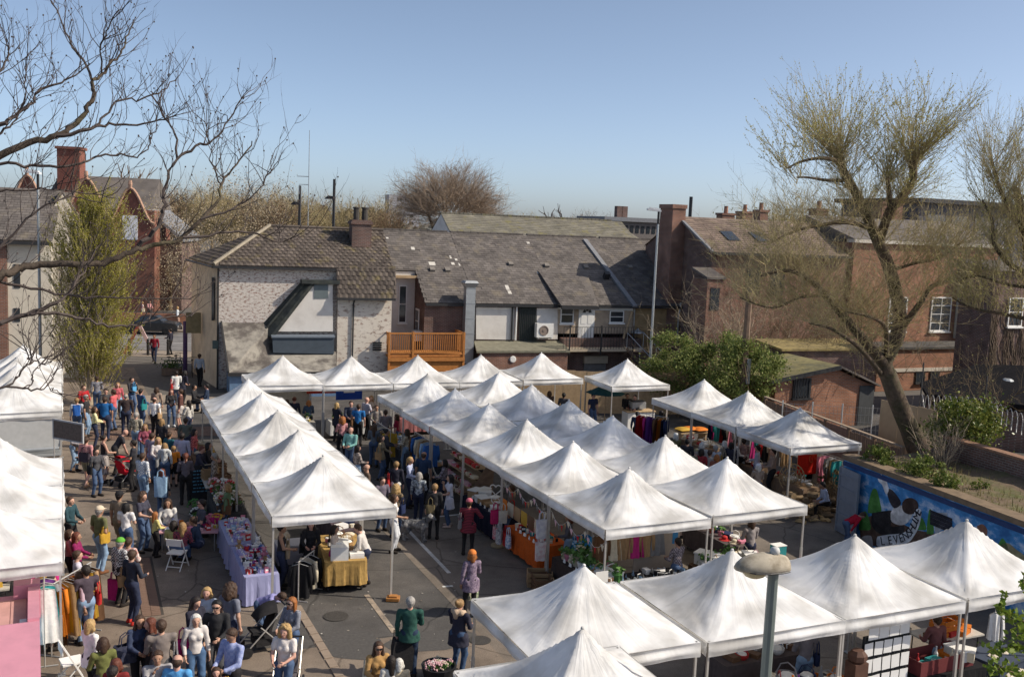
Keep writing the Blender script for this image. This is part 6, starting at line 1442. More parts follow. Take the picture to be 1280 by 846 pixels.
def field(prims,res,k=0.03,clips=(),post=(),noise=None):
 """blend tapered limbs into one volume; prim = (a, b, ra, rb, flat)"""
 A=[(np.array(a,float),np.array(b,float),ra,rb,fl)for a,b,ra,rb,fl in list(prims)+list(post)]
 lo=np.min([np.minimum(a,b)-max(ra,rb)for a,b,ra,rb,fl in A],axis=0)-3*res
 hi=np.max([np.maximum(a,b)+max(ra,rb)for a,b,ra,rb,fl in A],axis=0)+3*res
 n=np.ceil((hi-lo)/res).astype(int)+1
 D=np.full(n,BIG,np.float32)
 ax=[lo[i]+res*np.arange(n[i])for i in range(3)]
 def put(a,b,ra,rb,fl):
  m=max(ra,rb)+2.5*res+k
  i0=np.maximum(0,((np.minimum(a,b)-m-lo)/res).astype(int));i1=np.minimum(n,((np.maximum(a,b)+m-lo)/res).astype(int)+2)
  X=ax[0][i0[0]:i1[0],None,None];Y=ax[1][None,i0[1]:i1[1],None];Z=ax[2][None,None,i0[2]:i1[2]]
  s=1.0/fl
  ba=b-a;bas=np.array([ba[0],ba[1]*s,ba[2]]);L=max(1e-9,float(bas@bas))
  px,py,pz=X-a[0],(Y-a[1])*s,Z-a[2]
  t=np.clip((px*bas[0]+py*bas[1]+pz*bas[2])/L,0,1)
  d=np.sqrt((px-t*bas[0])**2+(py-t*bas[1])**2+(pz-t*bas[2])**2)-(ra+t*(rb-ra))
  d=d*(0.5+0.5*fl)
  S=D[i0[0]:i1[0],i0[1]:i1[1],i0[2]:i1[2]]
  h=np.clip(.5+.5*(S-d)/k,0,1)
  D[i0[0]:i1[0],i0[1]:i1[1],i0[2]:i1[2]]=S*(1-h)+d*h-k*h*(1-h)
 np_=len(list(prims))
 for q in A[:np_]:put(*q)
 if noise:
  f,am=noise
  D+=am*(np.sin(f*ax[0])[:,None,None]*np.sin(f*1.1*ax[1]+1)[None,:,None]*np.sin(f*.9*ax[2]+2)[None,None,:])
 for p0,nn in clips:
  pl=(ax[0][:,None,None]-p0[0])*nn[0]+(ax[1][None,:,None]-p0[1])*nn[1]+(ax[2][None,None,:]-p0[2])*nn[2]
  D=np.maximum(D,pl.astype(np.float32))
 for q in A[np_:]:put(*q)
 D[0]=D[-1]=BIG;D[:,0]=D[:,-1]=BIG;D[:,:,0]=D[:,:,-1]=BIG
 return np.minimum(D,.2),lo
CORN=[(0,0,0),(1,0,0),(0,1,0),(1,1,0),(0,0,1),(1,0,1),(0,1,1),(1,1,1)]
EDG=[(0,1),(2,3),(4,5),(6,7),(0,2),(1,3),(4,6),(5,7),(0,4),(1,5),(2,6),(3,7)]
def nets(D,lo,res):
 ins=D<0
 nx,ny,nz=D.shape
 cnt=np.zeros((nx-1,ny-1,nz-1),np.int8)
 for c in CORN:cnt+=ins[c[0]:nx-1+c[0],c[1]:ny-1+c[1],c[2]:nz-1+c[2]]
 act=(cnt>0)&(cnt<8)
 I=np.argwhere(act)
 if len(I)==0:return np.zeros((0,3)),np.zeros((0,4),int)
 V=np.stack([D[I[:,0]+c[0],I[:,1]+c[1],I[:,2]+c[2]]for c in CORN],1)
 P=np.zeros((len(I),3));W=np.zeros(len(I))
 for a,b in EDG:
  va,vb=V[:,a],V[:,b];m=(va<0)!=(vb<0)
  t=np.where(m,va/np.where(m,va-vb,1),0)
  pa,pb=np.array(CORN[a]),np.array(CORN[b])
  P+=np.where(m[:,None],pa+t[:,None]*(pb-pa),0);W+=m
 P=(I+P/W[:,None])*res+lo
 idx=np.full(act.shape,-1,int);idx[act]=np.arange(len(I))
 Fs=[]
 for ax in range(3):
  s0=[slice(None)]*3;s1=[slice(None)]*3
  s0[ax]=slice(0,-1);s1[ax]=slice(1,None)
  a,b=ins[tuple(s0)],ins[tuple(s1)]
  E=np.argwhere(a!=b)
  u,v=[(1,2),(2,0),(0,1)][ax]
  E=E[(E[:,u]>0)&(E[:,v]>0)&(E[:,u]<D.shape[u]-1)&(E[:,v]<D.shape[v]-1)]
  if len(E)==0:continue
  o=lambda du,dv:idx[tuple((E+np.array([(du if i==u else dv if i==v else 0)for i in range(3)])).T)]
  q=np.stack([o(-1,-1),o(0,-1),o(0,0),o(-1,0)],1)
  fl=a[tuple(E.T)]
  q[~fl]=q[~fl][:,::-1]
  Fs.append(q)
 F=np.concatenate(Fs);F=F[(F>=0).all(1)]
 return P,F
def np_mesh(name,V,F,mats,mi=None):
 me=bpy.data.meshes.new(name)
 me.vertices.add(len(V));me.vertices.foreach_set('co',np.asarray(V,np.float32).ravel())
 me.loops.add(F.size);me.loops.foreach_set('vertex_index',F.ravel().astype(np.int32))
 me.polygons.add(len(F));me.polygons.foreach_set('loop_start',(np.arange(len(F))*4).astype(np.int32))
 me.polygons.foreach_set('loop_total',np.full(len(F),4,np.int32))
 for m in mats:me.materials.append(m)
 if mi is not None:me.polygons.foreach_set('material_index',mi.astype(np.int32))
 me.update(calc_edges=True);me.polygons.foreach_set('use_smooth',np.ones(len(F),bool))
 me.validate()
 return me
def hand_template():
 """palm, four unequal curled fingers and a thumb leaving the side of the palm; points down -z, palm faces -y, thumb to +x"""
 V=[];F=[]
 def loft(rings):
  b=len(V);n=4
  for c,rx,ry in rings:
   for sx,sy in((-1,-1),(1,-1),(1,1),(-1,1)):V.append((c[0]+sx*rx,c[1]+sy*ry,c[2]))
  for i in range(len(rings)-1):
   for k in range(n):F.append((b+i*n+k,b+(i+1)*n+k,b+(i+1)*n+(k+1)%n,b+i*n+(k+1)%n))
  F.append((b+0,b+1,b+2,b+3));e=b+(len(rings)-1)*n;F.append((e+3,e+2,e+1,e))
 loft([((0,0,.02),.024,.017),((0,0,-.03),.033,.015),((0,-.002,-.085),.04,.013)])
 for x,L in((.03,.068),(.010,.078),(-.010,.072),(-.029,.056)):
  loft([((x,-.002,-.08),.0085,.0085),((x*1.05,-.008,-.08-L*.5),.008,.008),((x*1.08,-.026,-.08-L*.82),.007,.007),((x*1.08,-.042,-.08-L*.9),.005,.006)])
 loft([((.03,-.004,-.015),.011,.011),((.052,-.014,-.045),.0095,.0095),((.058,-.03,-.078),.007,.007)])
 return np.array(V),np.array(F)
HV,HF=hand_template()
bm_eye=MB().ball((0,0,0),(.013,.008,.009),6)
def rot_x(a):c,s=math.cos(a),math.sin(a);return np.array([[1,0,0],[0,c,-s],[0,s,c]])
def rot_z(a):c,s=math.cos(a),math.sin(a);return np.array([[c,-s,0],[s,c,0],[0,0,1]])
def ik(sh,tgt,l1,l2,pole):
 d=tgt-sh;L=np.linalg.norm(d)
 if L>(l1+l2)*.995:tgt=sh+d/L*(l1+l2)*.995;d=tgt-sh;L=np.linalg.norm(d)
 u=d/L;a=(l1*l1-l2*l2+L*L)/(2*L);h=math.sqrt(max(0,l1*l1-a*a))
 p=pole-u*(pole@u);p=p/(np.linalg.norm(p)+1e-9)
 return sh+u*a+p*h,tgt
ARM={'d':(.255,-.03,.86),'f':(.12,-.30,1.08),'u':(.07,-.20,1.40),'c':(-.10,-.21,1.14),'r':(.14,-.46,.98),'h':(.25,-.05,1.0),'p':(.21,-.09,.90),'w':(.24,-.20,.90),'b':(.24,.14,.88),'o':(.34,-.28,1.12),'x':(.16,-.40,.72)}
SKIN=[pm('skin_light',(.50,.30,.22),.6,.06,9,0),pm('skin_pink',(.54,.31,.24),.6,.06,9,0),pm('skin_tan',(.36,.205,.135),.6,.06,9,0),pm('skin_brown',(.16,.085,.055),.6,.06,9,0)]
M_EYE=pm('eye_dark',(.02,.015,.012),.3,0,5,0)
M_LIP=pm('lip',(.36,.14,.12),.5,.05,5,0)
HAIRC={'brown':(.055,.03,.018),'dark':(.018,.012,.01),'black':(.01,.009,.009),'blonde':(.40,.26,.11),'fair':(.28,.17,.075),'ginger':(.30,.11,.03),'grey':(.33,.31,.29),'white':(.6,.58,.54),'auburn':(.12,.035,.02)}
def cloth_mat(spec):
 """spec: colour tuple, or (pattern, c1, c2, scale)"""
 if not isinstance(spec[0],str):
  return pm('cloth_%02d_%02d_%02d'%tuple(int(round(c*99))for c in spec),spec,.88,.14,10,.35,16,spec=.15)
 kind,c1,c2,sc=spec
 nm='cloth_%s_%02d_%02d_%02d_%02d'%(kind,int(c1[0]*99),int(c1[1]*99),int(c2[0]*99),int(sc))
 if nm in MATS:return MATS[nm]
 m=bpy.data.materials.new(nm);m.use_nodes=True;t=m.node_tree;N=t.nodes;L=t.links;p=N["Principled BSDF"];p.inputs['Roughness'].default_value=.88;p.inputs['Specular IOR Level'].default_value=.15
 tc=N.new("ShaderNodeTexCoord");mx=N.new("ShaderNodeMix");mx.data_type='RGBA';mx.inputs[6].default_value=(*c1,1);mx.inputs[7].default_value=(*c2,1)
 if kind in('stripe','vstripe'):
  w_=N.new("ShaderNodeTexWave");w_.bands_direction='Z' if kind=='stripe' else 'X';w_.inputs['Scale'].default_value=sc;L.new(tc.outputs['Object'],w_.inputs['Vector']);f=w_.outputs['Fac']
 elif kind=='check':
  w_=N.new("ShaderNodeTexChecker");w_.inputs['Scale'].default_value=sc;L.new(tc.outputs['Object'],w_.inputs['Vector']);f=w_.outputs['Fac']
 elif kind=='dots':
  w_=N.new("ShaderNodeTexVoronoi");w_.inputs['Scale'].default_value=sc;L.new(tc.outputs['Object'],w_.inputs['Vector']);f=w_.outputs['Distance']
 else:
  w_=N.new("ShaderNodeTexNoise");w_.inputs['Scale'].default_value=sc;w_.inputs['Detail'].default_value=3;L.new(tc.outputs['Object'],w_.inputs['Vector']);f=w_.outputs['Fac']
 mr=N.new("ShaderNodeMapRange");mr.inputs[1].default_value=.42;mr.inputs[2].default_value=.56
 L.new(f,mr.inputs[0]);L.new(mr.outputs[0],mx.inputs[0]);L.new(mx.outputs[2],p.inputs['Base Color'])
 MATS[nm]=m
 return m
PEOPLE=[]
def person(px,py,h,face,hair,top,bottom,label,arms='dd',legs='s',lean=0,head=(0,0),fem=0,wide=1.0,sleeve='l',hem=.93,skin=None,shoes=(.03,.025,.022),hat=None,glasses=False,hood=None,group=None,dz=0.0,neck_open=0):
 """px,py: where the crown of the head is in the photo; h: height of that crown above the ground"""
 p=at(px,py,h+dz)
 R=random.Random(int(px*13+py*7))
 near=p.y<29
 res=.0165 if near else(.021 if p.y<38 else .026)
 sit=legs=='t'
 full=h+(.50 if sit else 0)
 if lean>25:full=h/(.55+.45*math.cos(math.radians(lean)))
 k=full/1.72
 skin=R.randrange(3)if skin is None else skin
 cz=-.46 if sit else 0
 la=-math.radians(lean)
 piv=np.array([0,0,.95+cz]);RX=rot_x(-la)
 def T_(v):return RX@(np.array([v[0],v[1],v[2]+cz])-piv)+piv
 sw=(.172 if fem else .19)*wide;hw=(.10 if fem else .092)*(.5+.5*wide)
 hipz=.92+cz
 if sit:kn=[np.array([s*.12,-.42,.50])for s in(-1,1)];an=[np.array([s*.12,-.40,.09])for s in(-1,1)];hp=[np.array([s*hw,0,.49])for s in(-1,1)]
 else:
  st=.20 if legs=='w' else(.03 if legs=='s' else .1)
  hp=[np.array([s*hw,0,hipz])for s in(-1,1)]
  an=[np.array([-(hw+.015),st,.085+(.05 if legs=='w' else 0)]),np.array([hw+.015,-st*.9,.085])]
  kn=[ik(hp[i],an[i],.43,.43,np.array([0,-1,0]))[0]for i in(0,1)]
 sh=[T_((s*sw,.01,1.405))for s in(-1,1)]
 wr=[];el=[]
 for i,s in enumerate((-1,1)):
  a=ARM[arms[i]];tg=T_((s*a[0]*(1 if arms[i]in 'c' else(.8+.2*wide)),a[1],a[2]))
  e_,w_=ik(sh[i],tg,.285,.255,np.array([s*.55,.75,-.35]));el.append(e_);wr.append(w_)
 hc=T_((0,-.015,1.60));RH=RX@rot_z(math.radians(head[0]))@rot_x(math.radians(head[1]))
 def Hd(v):return hc+RH@np.array(v)
 nk=T_((0,.012,1.45))
 w1=wide;b_=(.115 if fem else .125)*w1
 torso=[(T_((0,.0,1.33)),T_((0,.0,1.22)),b_*1.04,b_*1.0,.72),(T_((0,0,1.22)),T_((0,0,1.05)),b_*1.0,(.098 if fem else .115)*w1,.74),(T_((0,0,1.05)),T_((0,.005,.95)),(.10 if fem else .112)*w1,.125*w1,.78),(T_((-sw*.75,.01,1.385)),T_((sw*.75,.01,1.385)),.062,.062,.8)]
 if fem:torso+=[(T_((-.065,-.05,1.27)),T_((-.065,-.05,1.26)),.06*w1,.06*w1,1),(T_((.065,-.05,1.27)),T_((.065,-.05,1.26)),.06*w1,.06*w1,1)]
 elif w1>1.1:torso+=[(T_((0,-.06,1.08)),T_((0,-.05,1.0)),.12*w1,.11*w1,.8)]
 armp=[];
 for i in(0,1):armp+=[(sh[i],el[i],.05*(.6+.4*w1),.040,1),(el[i],wr[i],.041,.026,1)]
 legp=[];thigh=(.083 if fem else .08)*(.5+.5*w1)
 for i in(0,1):legp+=[(hp[i],kn[i],thigh,.055,1),(kn[i],an[i],.053,.036,1)]
 feet=[]
 for i,s in enumerate((-1,1)):
  a=an[i];feet+=[(a+np.array([0,.035,-.04]),a+np.array([s*.02,-.15,-.052]),.04,.033,1),(a,a+np.array([0,0,-.03]),.038,.042,1)]
 pel=[((hp[0]+hp[1])/2+np.array([-.05,.01,.02]),(hp[0]+hp[1])/2+np.array([.05,.01,.02]),.115*w1,.115*w1,.85)]
 headp=[(Hd((0,.012,.03)),Hd((0,-.004,.012)),.084,.082,1.12),(Hd((0,-.03,-.035)),Hd((0,-.045,-.075)),.062,.038,1),(Hd((0,-.098,-.0)),Hd((0,-.108,-.03)),.009,.014,1),(nk,Hd((0,.01,-.06)),.052,.054,1),(Hd((-.082,.01,-.012)),Hd((-.082,.015,.01)),.012,.014,1),(Hd((.082,.01,-.012)),Hd((.082,.015,.01)),.012,.014,1)]
 body=torso+armp+pel+legp+feet+headp
 D,lo=field(body,res,.022)
 V,F=nets(D,lo,res);mi=np.zeros(len(F),int)
 Vs,Fs,Ms=[V],[F],[mi];nV=len(V)
 for i,s in enumerate((-1,1)):
  fd=wr[i]-el[i];fd/=np.linalg.norm(fd);zc=-fd
  inn=np.array([-s,-.35,0.0]);yc=inn-zc*(inn@zc);yc=-yc/np.linalg.norm(yc);xc=np.cross(yc,zc)
  hv=HV.copy();hf=HF
  if s<0:pass
  M=np.stack([xc,yc,zc],1);q=hv@M.T+wr[i]
  Vs.append(q);Fs.append(hf+nV);Ms.append(np.zeros(len(hf),int));nV+=len(q)
 ev=np.array(bm_eye.v);ef=np.array([f for f in bm_eye.f if len(f)==4])
 for sx in(-.032,.032):
  q=(ev+np.array([sx,-.087,.012]))@RH.T+hc;Vs.append(q);Fs.append(ef+nV);Ms.append(np.full(len(ef),1));nV+=len(q)
 q=(ev*np.array([1.9,1,.7])+np.array([0,-.083,-.058]))@RH.T+hc;Vs.append(q);Fs.append(ef+nV);Ms.append(np.full(len(ef),2));nV+=len(q)
 root=thing('person',label,'person',(p.x,p.y,dz),math.radians(face),group)
 root.scale=(k,k,k)
 link('body',np_mesh('body',np.concatenate(Vs),np.concatenate(Fs),[SKIN[skin],M_EYE,M_LIP],np.concatenate(Ms)),root)
 def wear(name,prims,mat,clips=(),post=(),r=None,kk=.03,noise=None):
  D,lo=field(prims,r or res,kk,clips,post,noise);V,F=nets(D,lo,r or res)
  if len(V):link(name,np_mesh(name,V,F,[mat]),root)
 inf=lambda L,d:[(a,b,ra+d,rb+d,fl)for a,b,ra,rb,fl in L]
 # bottom half
 bk,bc=bottom;bm_=cloth_mat(bc)
 wst=T_((0,0,1.05));upn=RX@np.array([0,0,1.0])
 if bk=='skirt' or bk=='dress':
  hz=.32 if bk=='skirt' else .45
  if sit:sk=inf(pel+legp[0:1]+legp[2:3],.03)
  else:sk=inf(pel,.02)+[(np.array([0,0,.95]),np.array([0,0,hz+.02]),.13*w1,.19,.85)]+inf([(hp[i],kn[i]*.6+hp[i]*.4,.09,.08,1)for i in(0,1)],.03)
  wear('skirt',sk,bm_,[(wst,upn)]+([]if sit else[(np.array([0,0,hz]),np.array([0,0,-1.0]))]))
 elif bk=='shorts':
  sp=pel+[(hp[i],kn[i]*.9+hp[i]*.1,thigh,.062,1)for i in(0,1)]
  wear('shorts',inf(sp,.022),bm_,[(wst,upn)]+([]if sit else[(np.array([0,0,.52]),np.array([0,0,-1.0]))]))
 else:
  d=.009 if bk=='leggings' else(.022 if bk=='loose' else .016)
  wear('trousers',inf(pel+legp,d),bm_,[(wst,upn),(np.array([0,0,.075]),np.array([0,0,-1.0]))],noise=(R.uniform(32,44),.005))
 wear('shoe',inf(feet,.012),cloth_mat(shoes),[(np.array([0,0,.13]),np.array([0,0,1.0])),(np.array([0,0,.004]),np.array([0,0,-1.0]))])
 # top half
 if not isinstance(top[0],str)and sum(top)<.16:top=tuple(v*1.5 for v in top)
 tm_=cloth_mat(top)
 tp=inf(torso,.014)
 for i in(0,1):
  if sleeve=='l':tp+=[(sh[i],el[i],.050+.012*w1,.051,1),(el[i],wr[i]*.93+el[i]*.07,.051,.038,1)]
  elif sleeve=='s':m=sh[i]*.42+el[i]*.58;tp+=[(sh[i],m,.054+.012*w1,.062,1)]
  elif sleeve=='n':tp+=[(sh[i]*.85+nk*.15,sh[i]*.8+nk*.2,.045,.045,1)]
 if not sit:tp+=[(T_((0,0,1.05)),T_((0,.0,hem-.02)),.128*w1,(.148 if hem>.8 else .19+.05*(.93-hem))*w1,.86)]+([(hp[0]+[0,0,.0],hp[0]+[0,-.02,hem-hp[0][2]],thigh+.035,thigh+.04,1),(hp[1]+[0,0,.0],hp[1]+[0,-.02,hem-hp[1][2]],thigh+.035,thigh+.04,1)]if hem<.85 and lean<20 else[])
 else:tp+=inf(pel,.012)
 hm=T_((0,0,hem))if not sit else np.array([0,0,.44])
 ntop=T_((0,0,1.475 if sleeve!='n' else 1.40))
 post=[]
 if hood:post=[]
 wear('top',tp,tm_,[(hm,-upn if not sit else np.array([0,0,-1.0])),(ntop,upn)],kk=.022,noise=(R.uniform(30,42),.0065))
 if hood:wear('hood',[(T_((-.10,.06,1.46)),T_((.10,.06,1.46)),.06,.06,1),(T_((-.11,-.03,1.45)),T_((-.10,.06,1.46)),.05,.06,1),(T_((.11,-.03,1.45)),T_((.10,.06,1.46)),.05,.06,1),(T_((0,.11,1.45)),T_((0,.12,1.36)),.085,.05,1)],cloth_mat(hood),noise=(70,.006))
 # hair
 hs,hcn=hair
 hm_=pm('hair_'+hcn,HAIRC[hcn],.55,.3,25,.6,60,spec=.35)
 fp=(Hd((0,-.045,.045)),RH@np.array([0,-.80,-.60]));ear=(Hd((0,-.012,-.045)),RH@np.array([0,-.35,-.94]))
 cap=[(Hd((0,.016,.032)),Hd((0,.0,.016)),.098,.096,1.12)]
 if hs=='bald':pass
 elif hs=='thin':wear('hair',[(Hd((0,.035,.0)),Hd((0,.03,-.03)),.092,.075,1)],hm_,[(Hd((0,0,.035)),RH@np.array([0,-.5,.86])),fp],r=min(res,.018))
 elif hs=='short':wear('hair',cap+[(Hd((0,.05,-.01)),Hd((0,.055,-.05)),.07,.055,1)],hm_,[fp],r=min(res,.018),noise=(95,.009))
 elif hs=='curly':wear('hair',[(Hd((0,.022,.04)),Hd((0,.03,-.05)),.125,.125,1)],hm_,[fp],[(Hd((s*.095,.01,.04)),Hd((s*.105,.02,-.11)),.045,.05,1)for s in(-1,1)]+[(Hd((0,.07,.0)),Hd((0,.085,-.13)),.09,.08,1)],r=min(res,.018),noise=(62,.022))
 elif hs=='bun':wear('hair',cap,hm_,[fp],[(Hd((0,.10,.07)),Hd((0,.12,.08)),.05,.045,1)],r=min(res,.018),noise=(75,.004))
 elif hs=='tail':wear('hair',cap+[(Hd((0,.05,-.01)),Hd((0,.055,-.04)),.07,.055,1)],hm_,[fp],[(Hd((0,.11,.02)),Hd((0,.14,-.18)),.035,.02,1)],r=min(res,.018),noise=(75,.005))
 else:
  Ld={'bob':-.12,'long':-.25,'xlong':-.34}[hs]
  wear('hair',cap+[(Hd((0,.05,-.01)),Hd((0,.06,-.06)),.075,.07,1)],hm_,[fp],[(Hd((0,.06,-.03)),Hd((0,.085,Ld)),.082,.06,.9)]+[q_ for s in(-1,1)for q_ in((Hd((s*.078,.0,.03)),Hd((s*.092,.012,Ld*.55)),.026,.036,1),(Hd((s*.092,.012,Ld*.55)),Hd((s*.085,-.01 if hs!='bob' else .02,Ld)),.036,.022,1))],r=min(res,.018),noise=(85,.011))
 if hat:
  kind,hcol=hat
  hp_=[(Hd((0,.012,.045)),Hd((0,.01,.05)),.106,.104,1.1)]
  if kind=='cap':po=[(Hd((-.03,-.10,.05)),Hd((.03,-.10,.05)),.012,.012,1),(Hd((-.045,-.12,.045)),Hd((.045,-.12,.045)),.016,.016,1),(Hd((-.035,-.16,.035)),Hd((.035,-.16,.035)),.014,.014,1)]
  elif kind=='wrap':po=[(Hd((-.04,-.04,.085)),Hd((.04,-.03,.09)),.035,.035,1)]
  else:po=[]
  wear('hat',hp_,cloth_mat(hcol),[(Hd((0,0,.03)),RH@np.array([0,.18,-.98]))],po,r=min(res,.018),kk=.02)
 if glasses:
  g=MB()
  for sx in(-.034,.034):g.bx(sx-.026,sx+.026,-.112,-.100,-.006,.03)
  g.bx(-.01,.01,-.11,-.103,.012,.02)
  for sx in(-.078,.072):g.bx(sx,sx+.006,-.1,.01,.01,.02)
  g.v=[tuple(RH@np.array(v)+hc)for v in g.v];g.build('sunglasses',M_BLACKP,root)
 root['_']=0;del root['_']
 PEOPLE.append((root,dict(wr=wr,sh=sh,T=T_,k=k,face=math.radians(face),pos=p,nk=nk)))
 return len(PEOPLE)-1
NAVY,BLK,JEAN,LJEAN,WHT,GRY,DGRY=(.03,.037,.07),(.024,.023,.025),(.07,.11,.20),(.22,.32,.46),(.72,.71,.70),(.25,.25,.26),(.07,.07,.075)
OLV,TAN,CRM,MAG,RED=(.12,.12,.06),(.33,.21,.11),(.6,.55,.45),(.38,.02,.14),(.4,.025,.03)
g1=lambda x,y:(60+x/5.64,440+y/5.64)
g2=lambda x,y:(60+x/5.64,580+y/5.64)
g3=lambda x,y:(60+x/5.64,696+y/5.64)
g4=lambda x,y:(240+x/5.64,696+y/5.64)
g5=lambda x,y:(400+x/7.69,480+y/7.69)
g6=lambda x,y:(480+x/6.04,560+y/6.04)
g8=lambda x,y:(440+x/6.717,720+y/6.717)
g9=lambda x,y:(780+x/7.05,500+y/7.05)
g10=lambda x,y:(920+x/6.04,540+y/6.04)
P_=person
J=('jeans',JEAN);LJ=('jeans',LJEAN);BT=('trousers',BLK);NT=('trousers',NAVY)
P_(*g1(250,232),1.70,60,('short','brown'),RED,BT,'person in a red shirt behind the crowd near the pale tree trunk','df')
P_(*g1(203,322),1.68,200,('short','fair'),(.5,.52,.56),J,'person in pale grey shirt wearing a bright blue rucksack','fd',sleeve='l')
P_(*g1(268,300),1.76,100,('short','grey'),BLK,LJ,'grey haired man in black t-shirt and pale jeans by the menu board','df',sleeve='s')
P_(*g1(408,258),1.68,20,('short','black'),DGRY,BT,'dark haired man in charcoal top facing the blue polo man','ff')
P_(*g1(400,315),1.80,185,('short','brown'),(.02,.11,.30),NT,'big man in a royal blue polo shirt seen from behind','dd',wide=1.3,sleeve='s')
P_(*g1(462,262),1.78,265,('short','brown'),(.55,.12,.13),J,'man in coral pink t-shirt and jeans among the lane crowd','fd',sleeve='s')
P_(*g1(548,290),1.78,200,('thin','grey'),(.03,.022,.022),('jeans',(.03,.045,.07)),'man in worn black leather jacket with his back to the camera','dd',wide=1.1)
i_bp=P_(*g1(590,178),1.72,70,('short','dark'),(.025,.025,.03),J,'man in dark jacket with sky blue bag eating on the lane','fu')
P_(*g1(750,318),1.70,175,('thin','brown'),(.75,.74,.74),BT,'man in crisp white shirt seen from behind in the middle of the lane','dd')
P_(*g1(765,248),1.66,190,('bob','brown'),(.32,.24,.19),J,'woman in taupe top carrying a white cardigan','df',fem=1)
P_(*g1(868,260),1.66,30,('long','auburn'),BLK,J,'woman with long reddish hair, black jacket and jeans facing a man in shorts','ff',fem=1,shoes=(.6,.6,.6))
P_(*g1(935,260),1.78,280,('short','brown'),(.075,.035,.03),('shorts',(.5,.46,.44)),'man in dark brown top and pale shorts facing the reddish haired woman','dd',sleeve='l')
P_(*g1(905,132),1.68,210,('short','dark'),(.6,.6,.58),J,'person in a white coat in the shade near the corner house','dd',hem=.8)
P_(*g1(945,128),1.70,150,('bob','black'),(.02,.02,.03),BT,'person in dark coat bending beside the white coat','ff',lean=15,hem=.75)
P_(*g1(1068,12),1.80,175,('short','brown'),(.33,.37,.43),BT,'man in grey blue shirt walking away along the corner house wall','dd','w')
P_(*g1(1120,225),1.30,280,('short','black'),(.02,.03,.055),J,'person in dark blue sitting at the foot of the corner house','ff','t')
P_(*g1(1030,232),1.30,90,('short','dark'),(.02,.02,.022),BT,'person in black sitting beside the corner house wall','ff','t')
P_(*g1(802,470),1.64,170,('bob','fair'),(.03,.03,.035),BT,'light brown haired woman in dark top behind the white shirted man','df',fem=1)
P_(*g1(735,568),1.76,160,('short','brown'),(.26,.23,.30),LJ,'man in mauve grey t-shirt and pale jeans','dd',sleeve='s')
P_(*g1(775,600),1.66,30,('long','blonde'),(.6,.55,.55),J,'blonde woman in pale top in the thick of the lane crowd','ff',fem=1)
P_(*g1(822,640),1.58,190,('bob','fair'),(.48,.49,.5),J,'light haired person in pale grey hooded top seen from behind','dd',fem=1,hood=(.48,.49,.5))
P_(*g1(856,560),1.70,150,('short','brown'),(.03,.12,.15),J,'man in teal t-shirt behind the orange shirted child','dd',sleeve='s')
P_(*g1(945,568),1.74,178,('short','dark'),(.42,.42,.55),BT,'man in pale lilac shirt and dark trousers seen from behind','dd',wide=1.1)
P_(*g1(885,660),1.42,200,('short','fair'),(.72,.24,.03),('shorts',BLK),'child in orange t-shirt and dark shorts','dd',sleeve='s')
i_pk=P_(*g1(268,598),1.72,170,('short','brown'),(.58,.28,.28),('shorts',(.22,.2,.14)),'man in pink shirt and khaki shorts with dark shoulder bag','dd','w',shoes=(.35,.22,.14))
P_(*g1(392,585),1.66,130,('bun','dark'),BLK,('skirt',('vstripe',(.42,.38,.36),(.16,.14,.14),9)),'woman in black camisole and long striped grey skirt','fd',fem=1,sleeve='n')
P_(*g1(470,552),1.58,120,('bald','brown'),(.03,.03,.035),BT,'bald man in dark t-shirt stooping over a pushchair','rr',lean=32,sleeve='s',skin=1)
P_(*g1(602,618),1.74,285,('short','dark'),(.025,.024,.025),BT,'man in black t-shirt holding the red pushchair handle','ff',sleeve='s')
P_(*g1(1055,655),1.66,80,('short','auburn'),(.03,.03,.045),BT,'person in dark navy leaning over the basket stall','rf',lean=14)
P_(*g1(1130,635),1.68,100,('bob','dark'),(.035,.03,.03),BT,'dark haired person browsing the basket stall','ff')
P_(*g2(155,228),1.70,80,('short','brown'),(.02,.045,.055),BT,'person in dark teal jumper at the edge of the clothes tent','ff')
P_(*g2(502,192),1.76,165,('short','dark'),(.24,.19,.14),('shorts',(.2,.17,.12)),'man in black cap and taupe t-shirt seen from behind','dd',sleeve='s',hat=('cap',BLK))
P_(*g2(362,298),1.76,150,('short','grey'),(.13,.135,.065),LJ,'man in cream cap, olive t-shirt and faded jeans','pp',sleeve='s',hat=('cap',(.6,.5,.38)),shoes=(.18,.08,.04),wide=1.08)
P_(*g2(548,272),1.62,175,('bob','black'),(.7,.68,.68),J,'black haired woman in white t-shirt seen from behind','ff',fem=1,sleeve='s',wide=1.05)
P_(*g2(668,198),1.68,75,('curly','brown'),(.035,.035,.05),J,'woman with big curly brown hair in dark t-shirt watching the craft table','ff',fem=1,sleeve='s')
i_tote=P_(*g2(803,32),1.52,185,('long','auburn'),(.03,.028,.03),J,'auburn haired girl carrying a large pale blue bag on her back','dd',fem=1)
P_(*g2(845,248),1.28,10,('long','brown'),(.62,.6,.58),J,'seated woman in white blouse behind the pink craft table','ff','t',fem=1,sleeve='l')
P_(*g2(755,335),1.26,140,('long','ginger'),(.62,.55,.22),('leggings',BLK),'girl in pale yellow top and black leggings at the craft table','ff',fem=1)
P_(*g2(885,415),1.12,180,('bob','dark'),('stripe',(.5,.48,.2),(.25,.26,.12),14),J,'child in yellow striped top sitting on the white folding chair','ff','t')
P_(*g2(948,428),1.10,190,('long','fair'),('check',(.3,.06,.08),(.1,.05,.08),22),J,'fair haired child in red plaid at the craft table','ff','t')
P_(*g2(1068,378),1.20,265,('short','brown'),(.018,.026,.055),NT,'man in navy jacket crouching at the craft table','rf','t',lean=15)
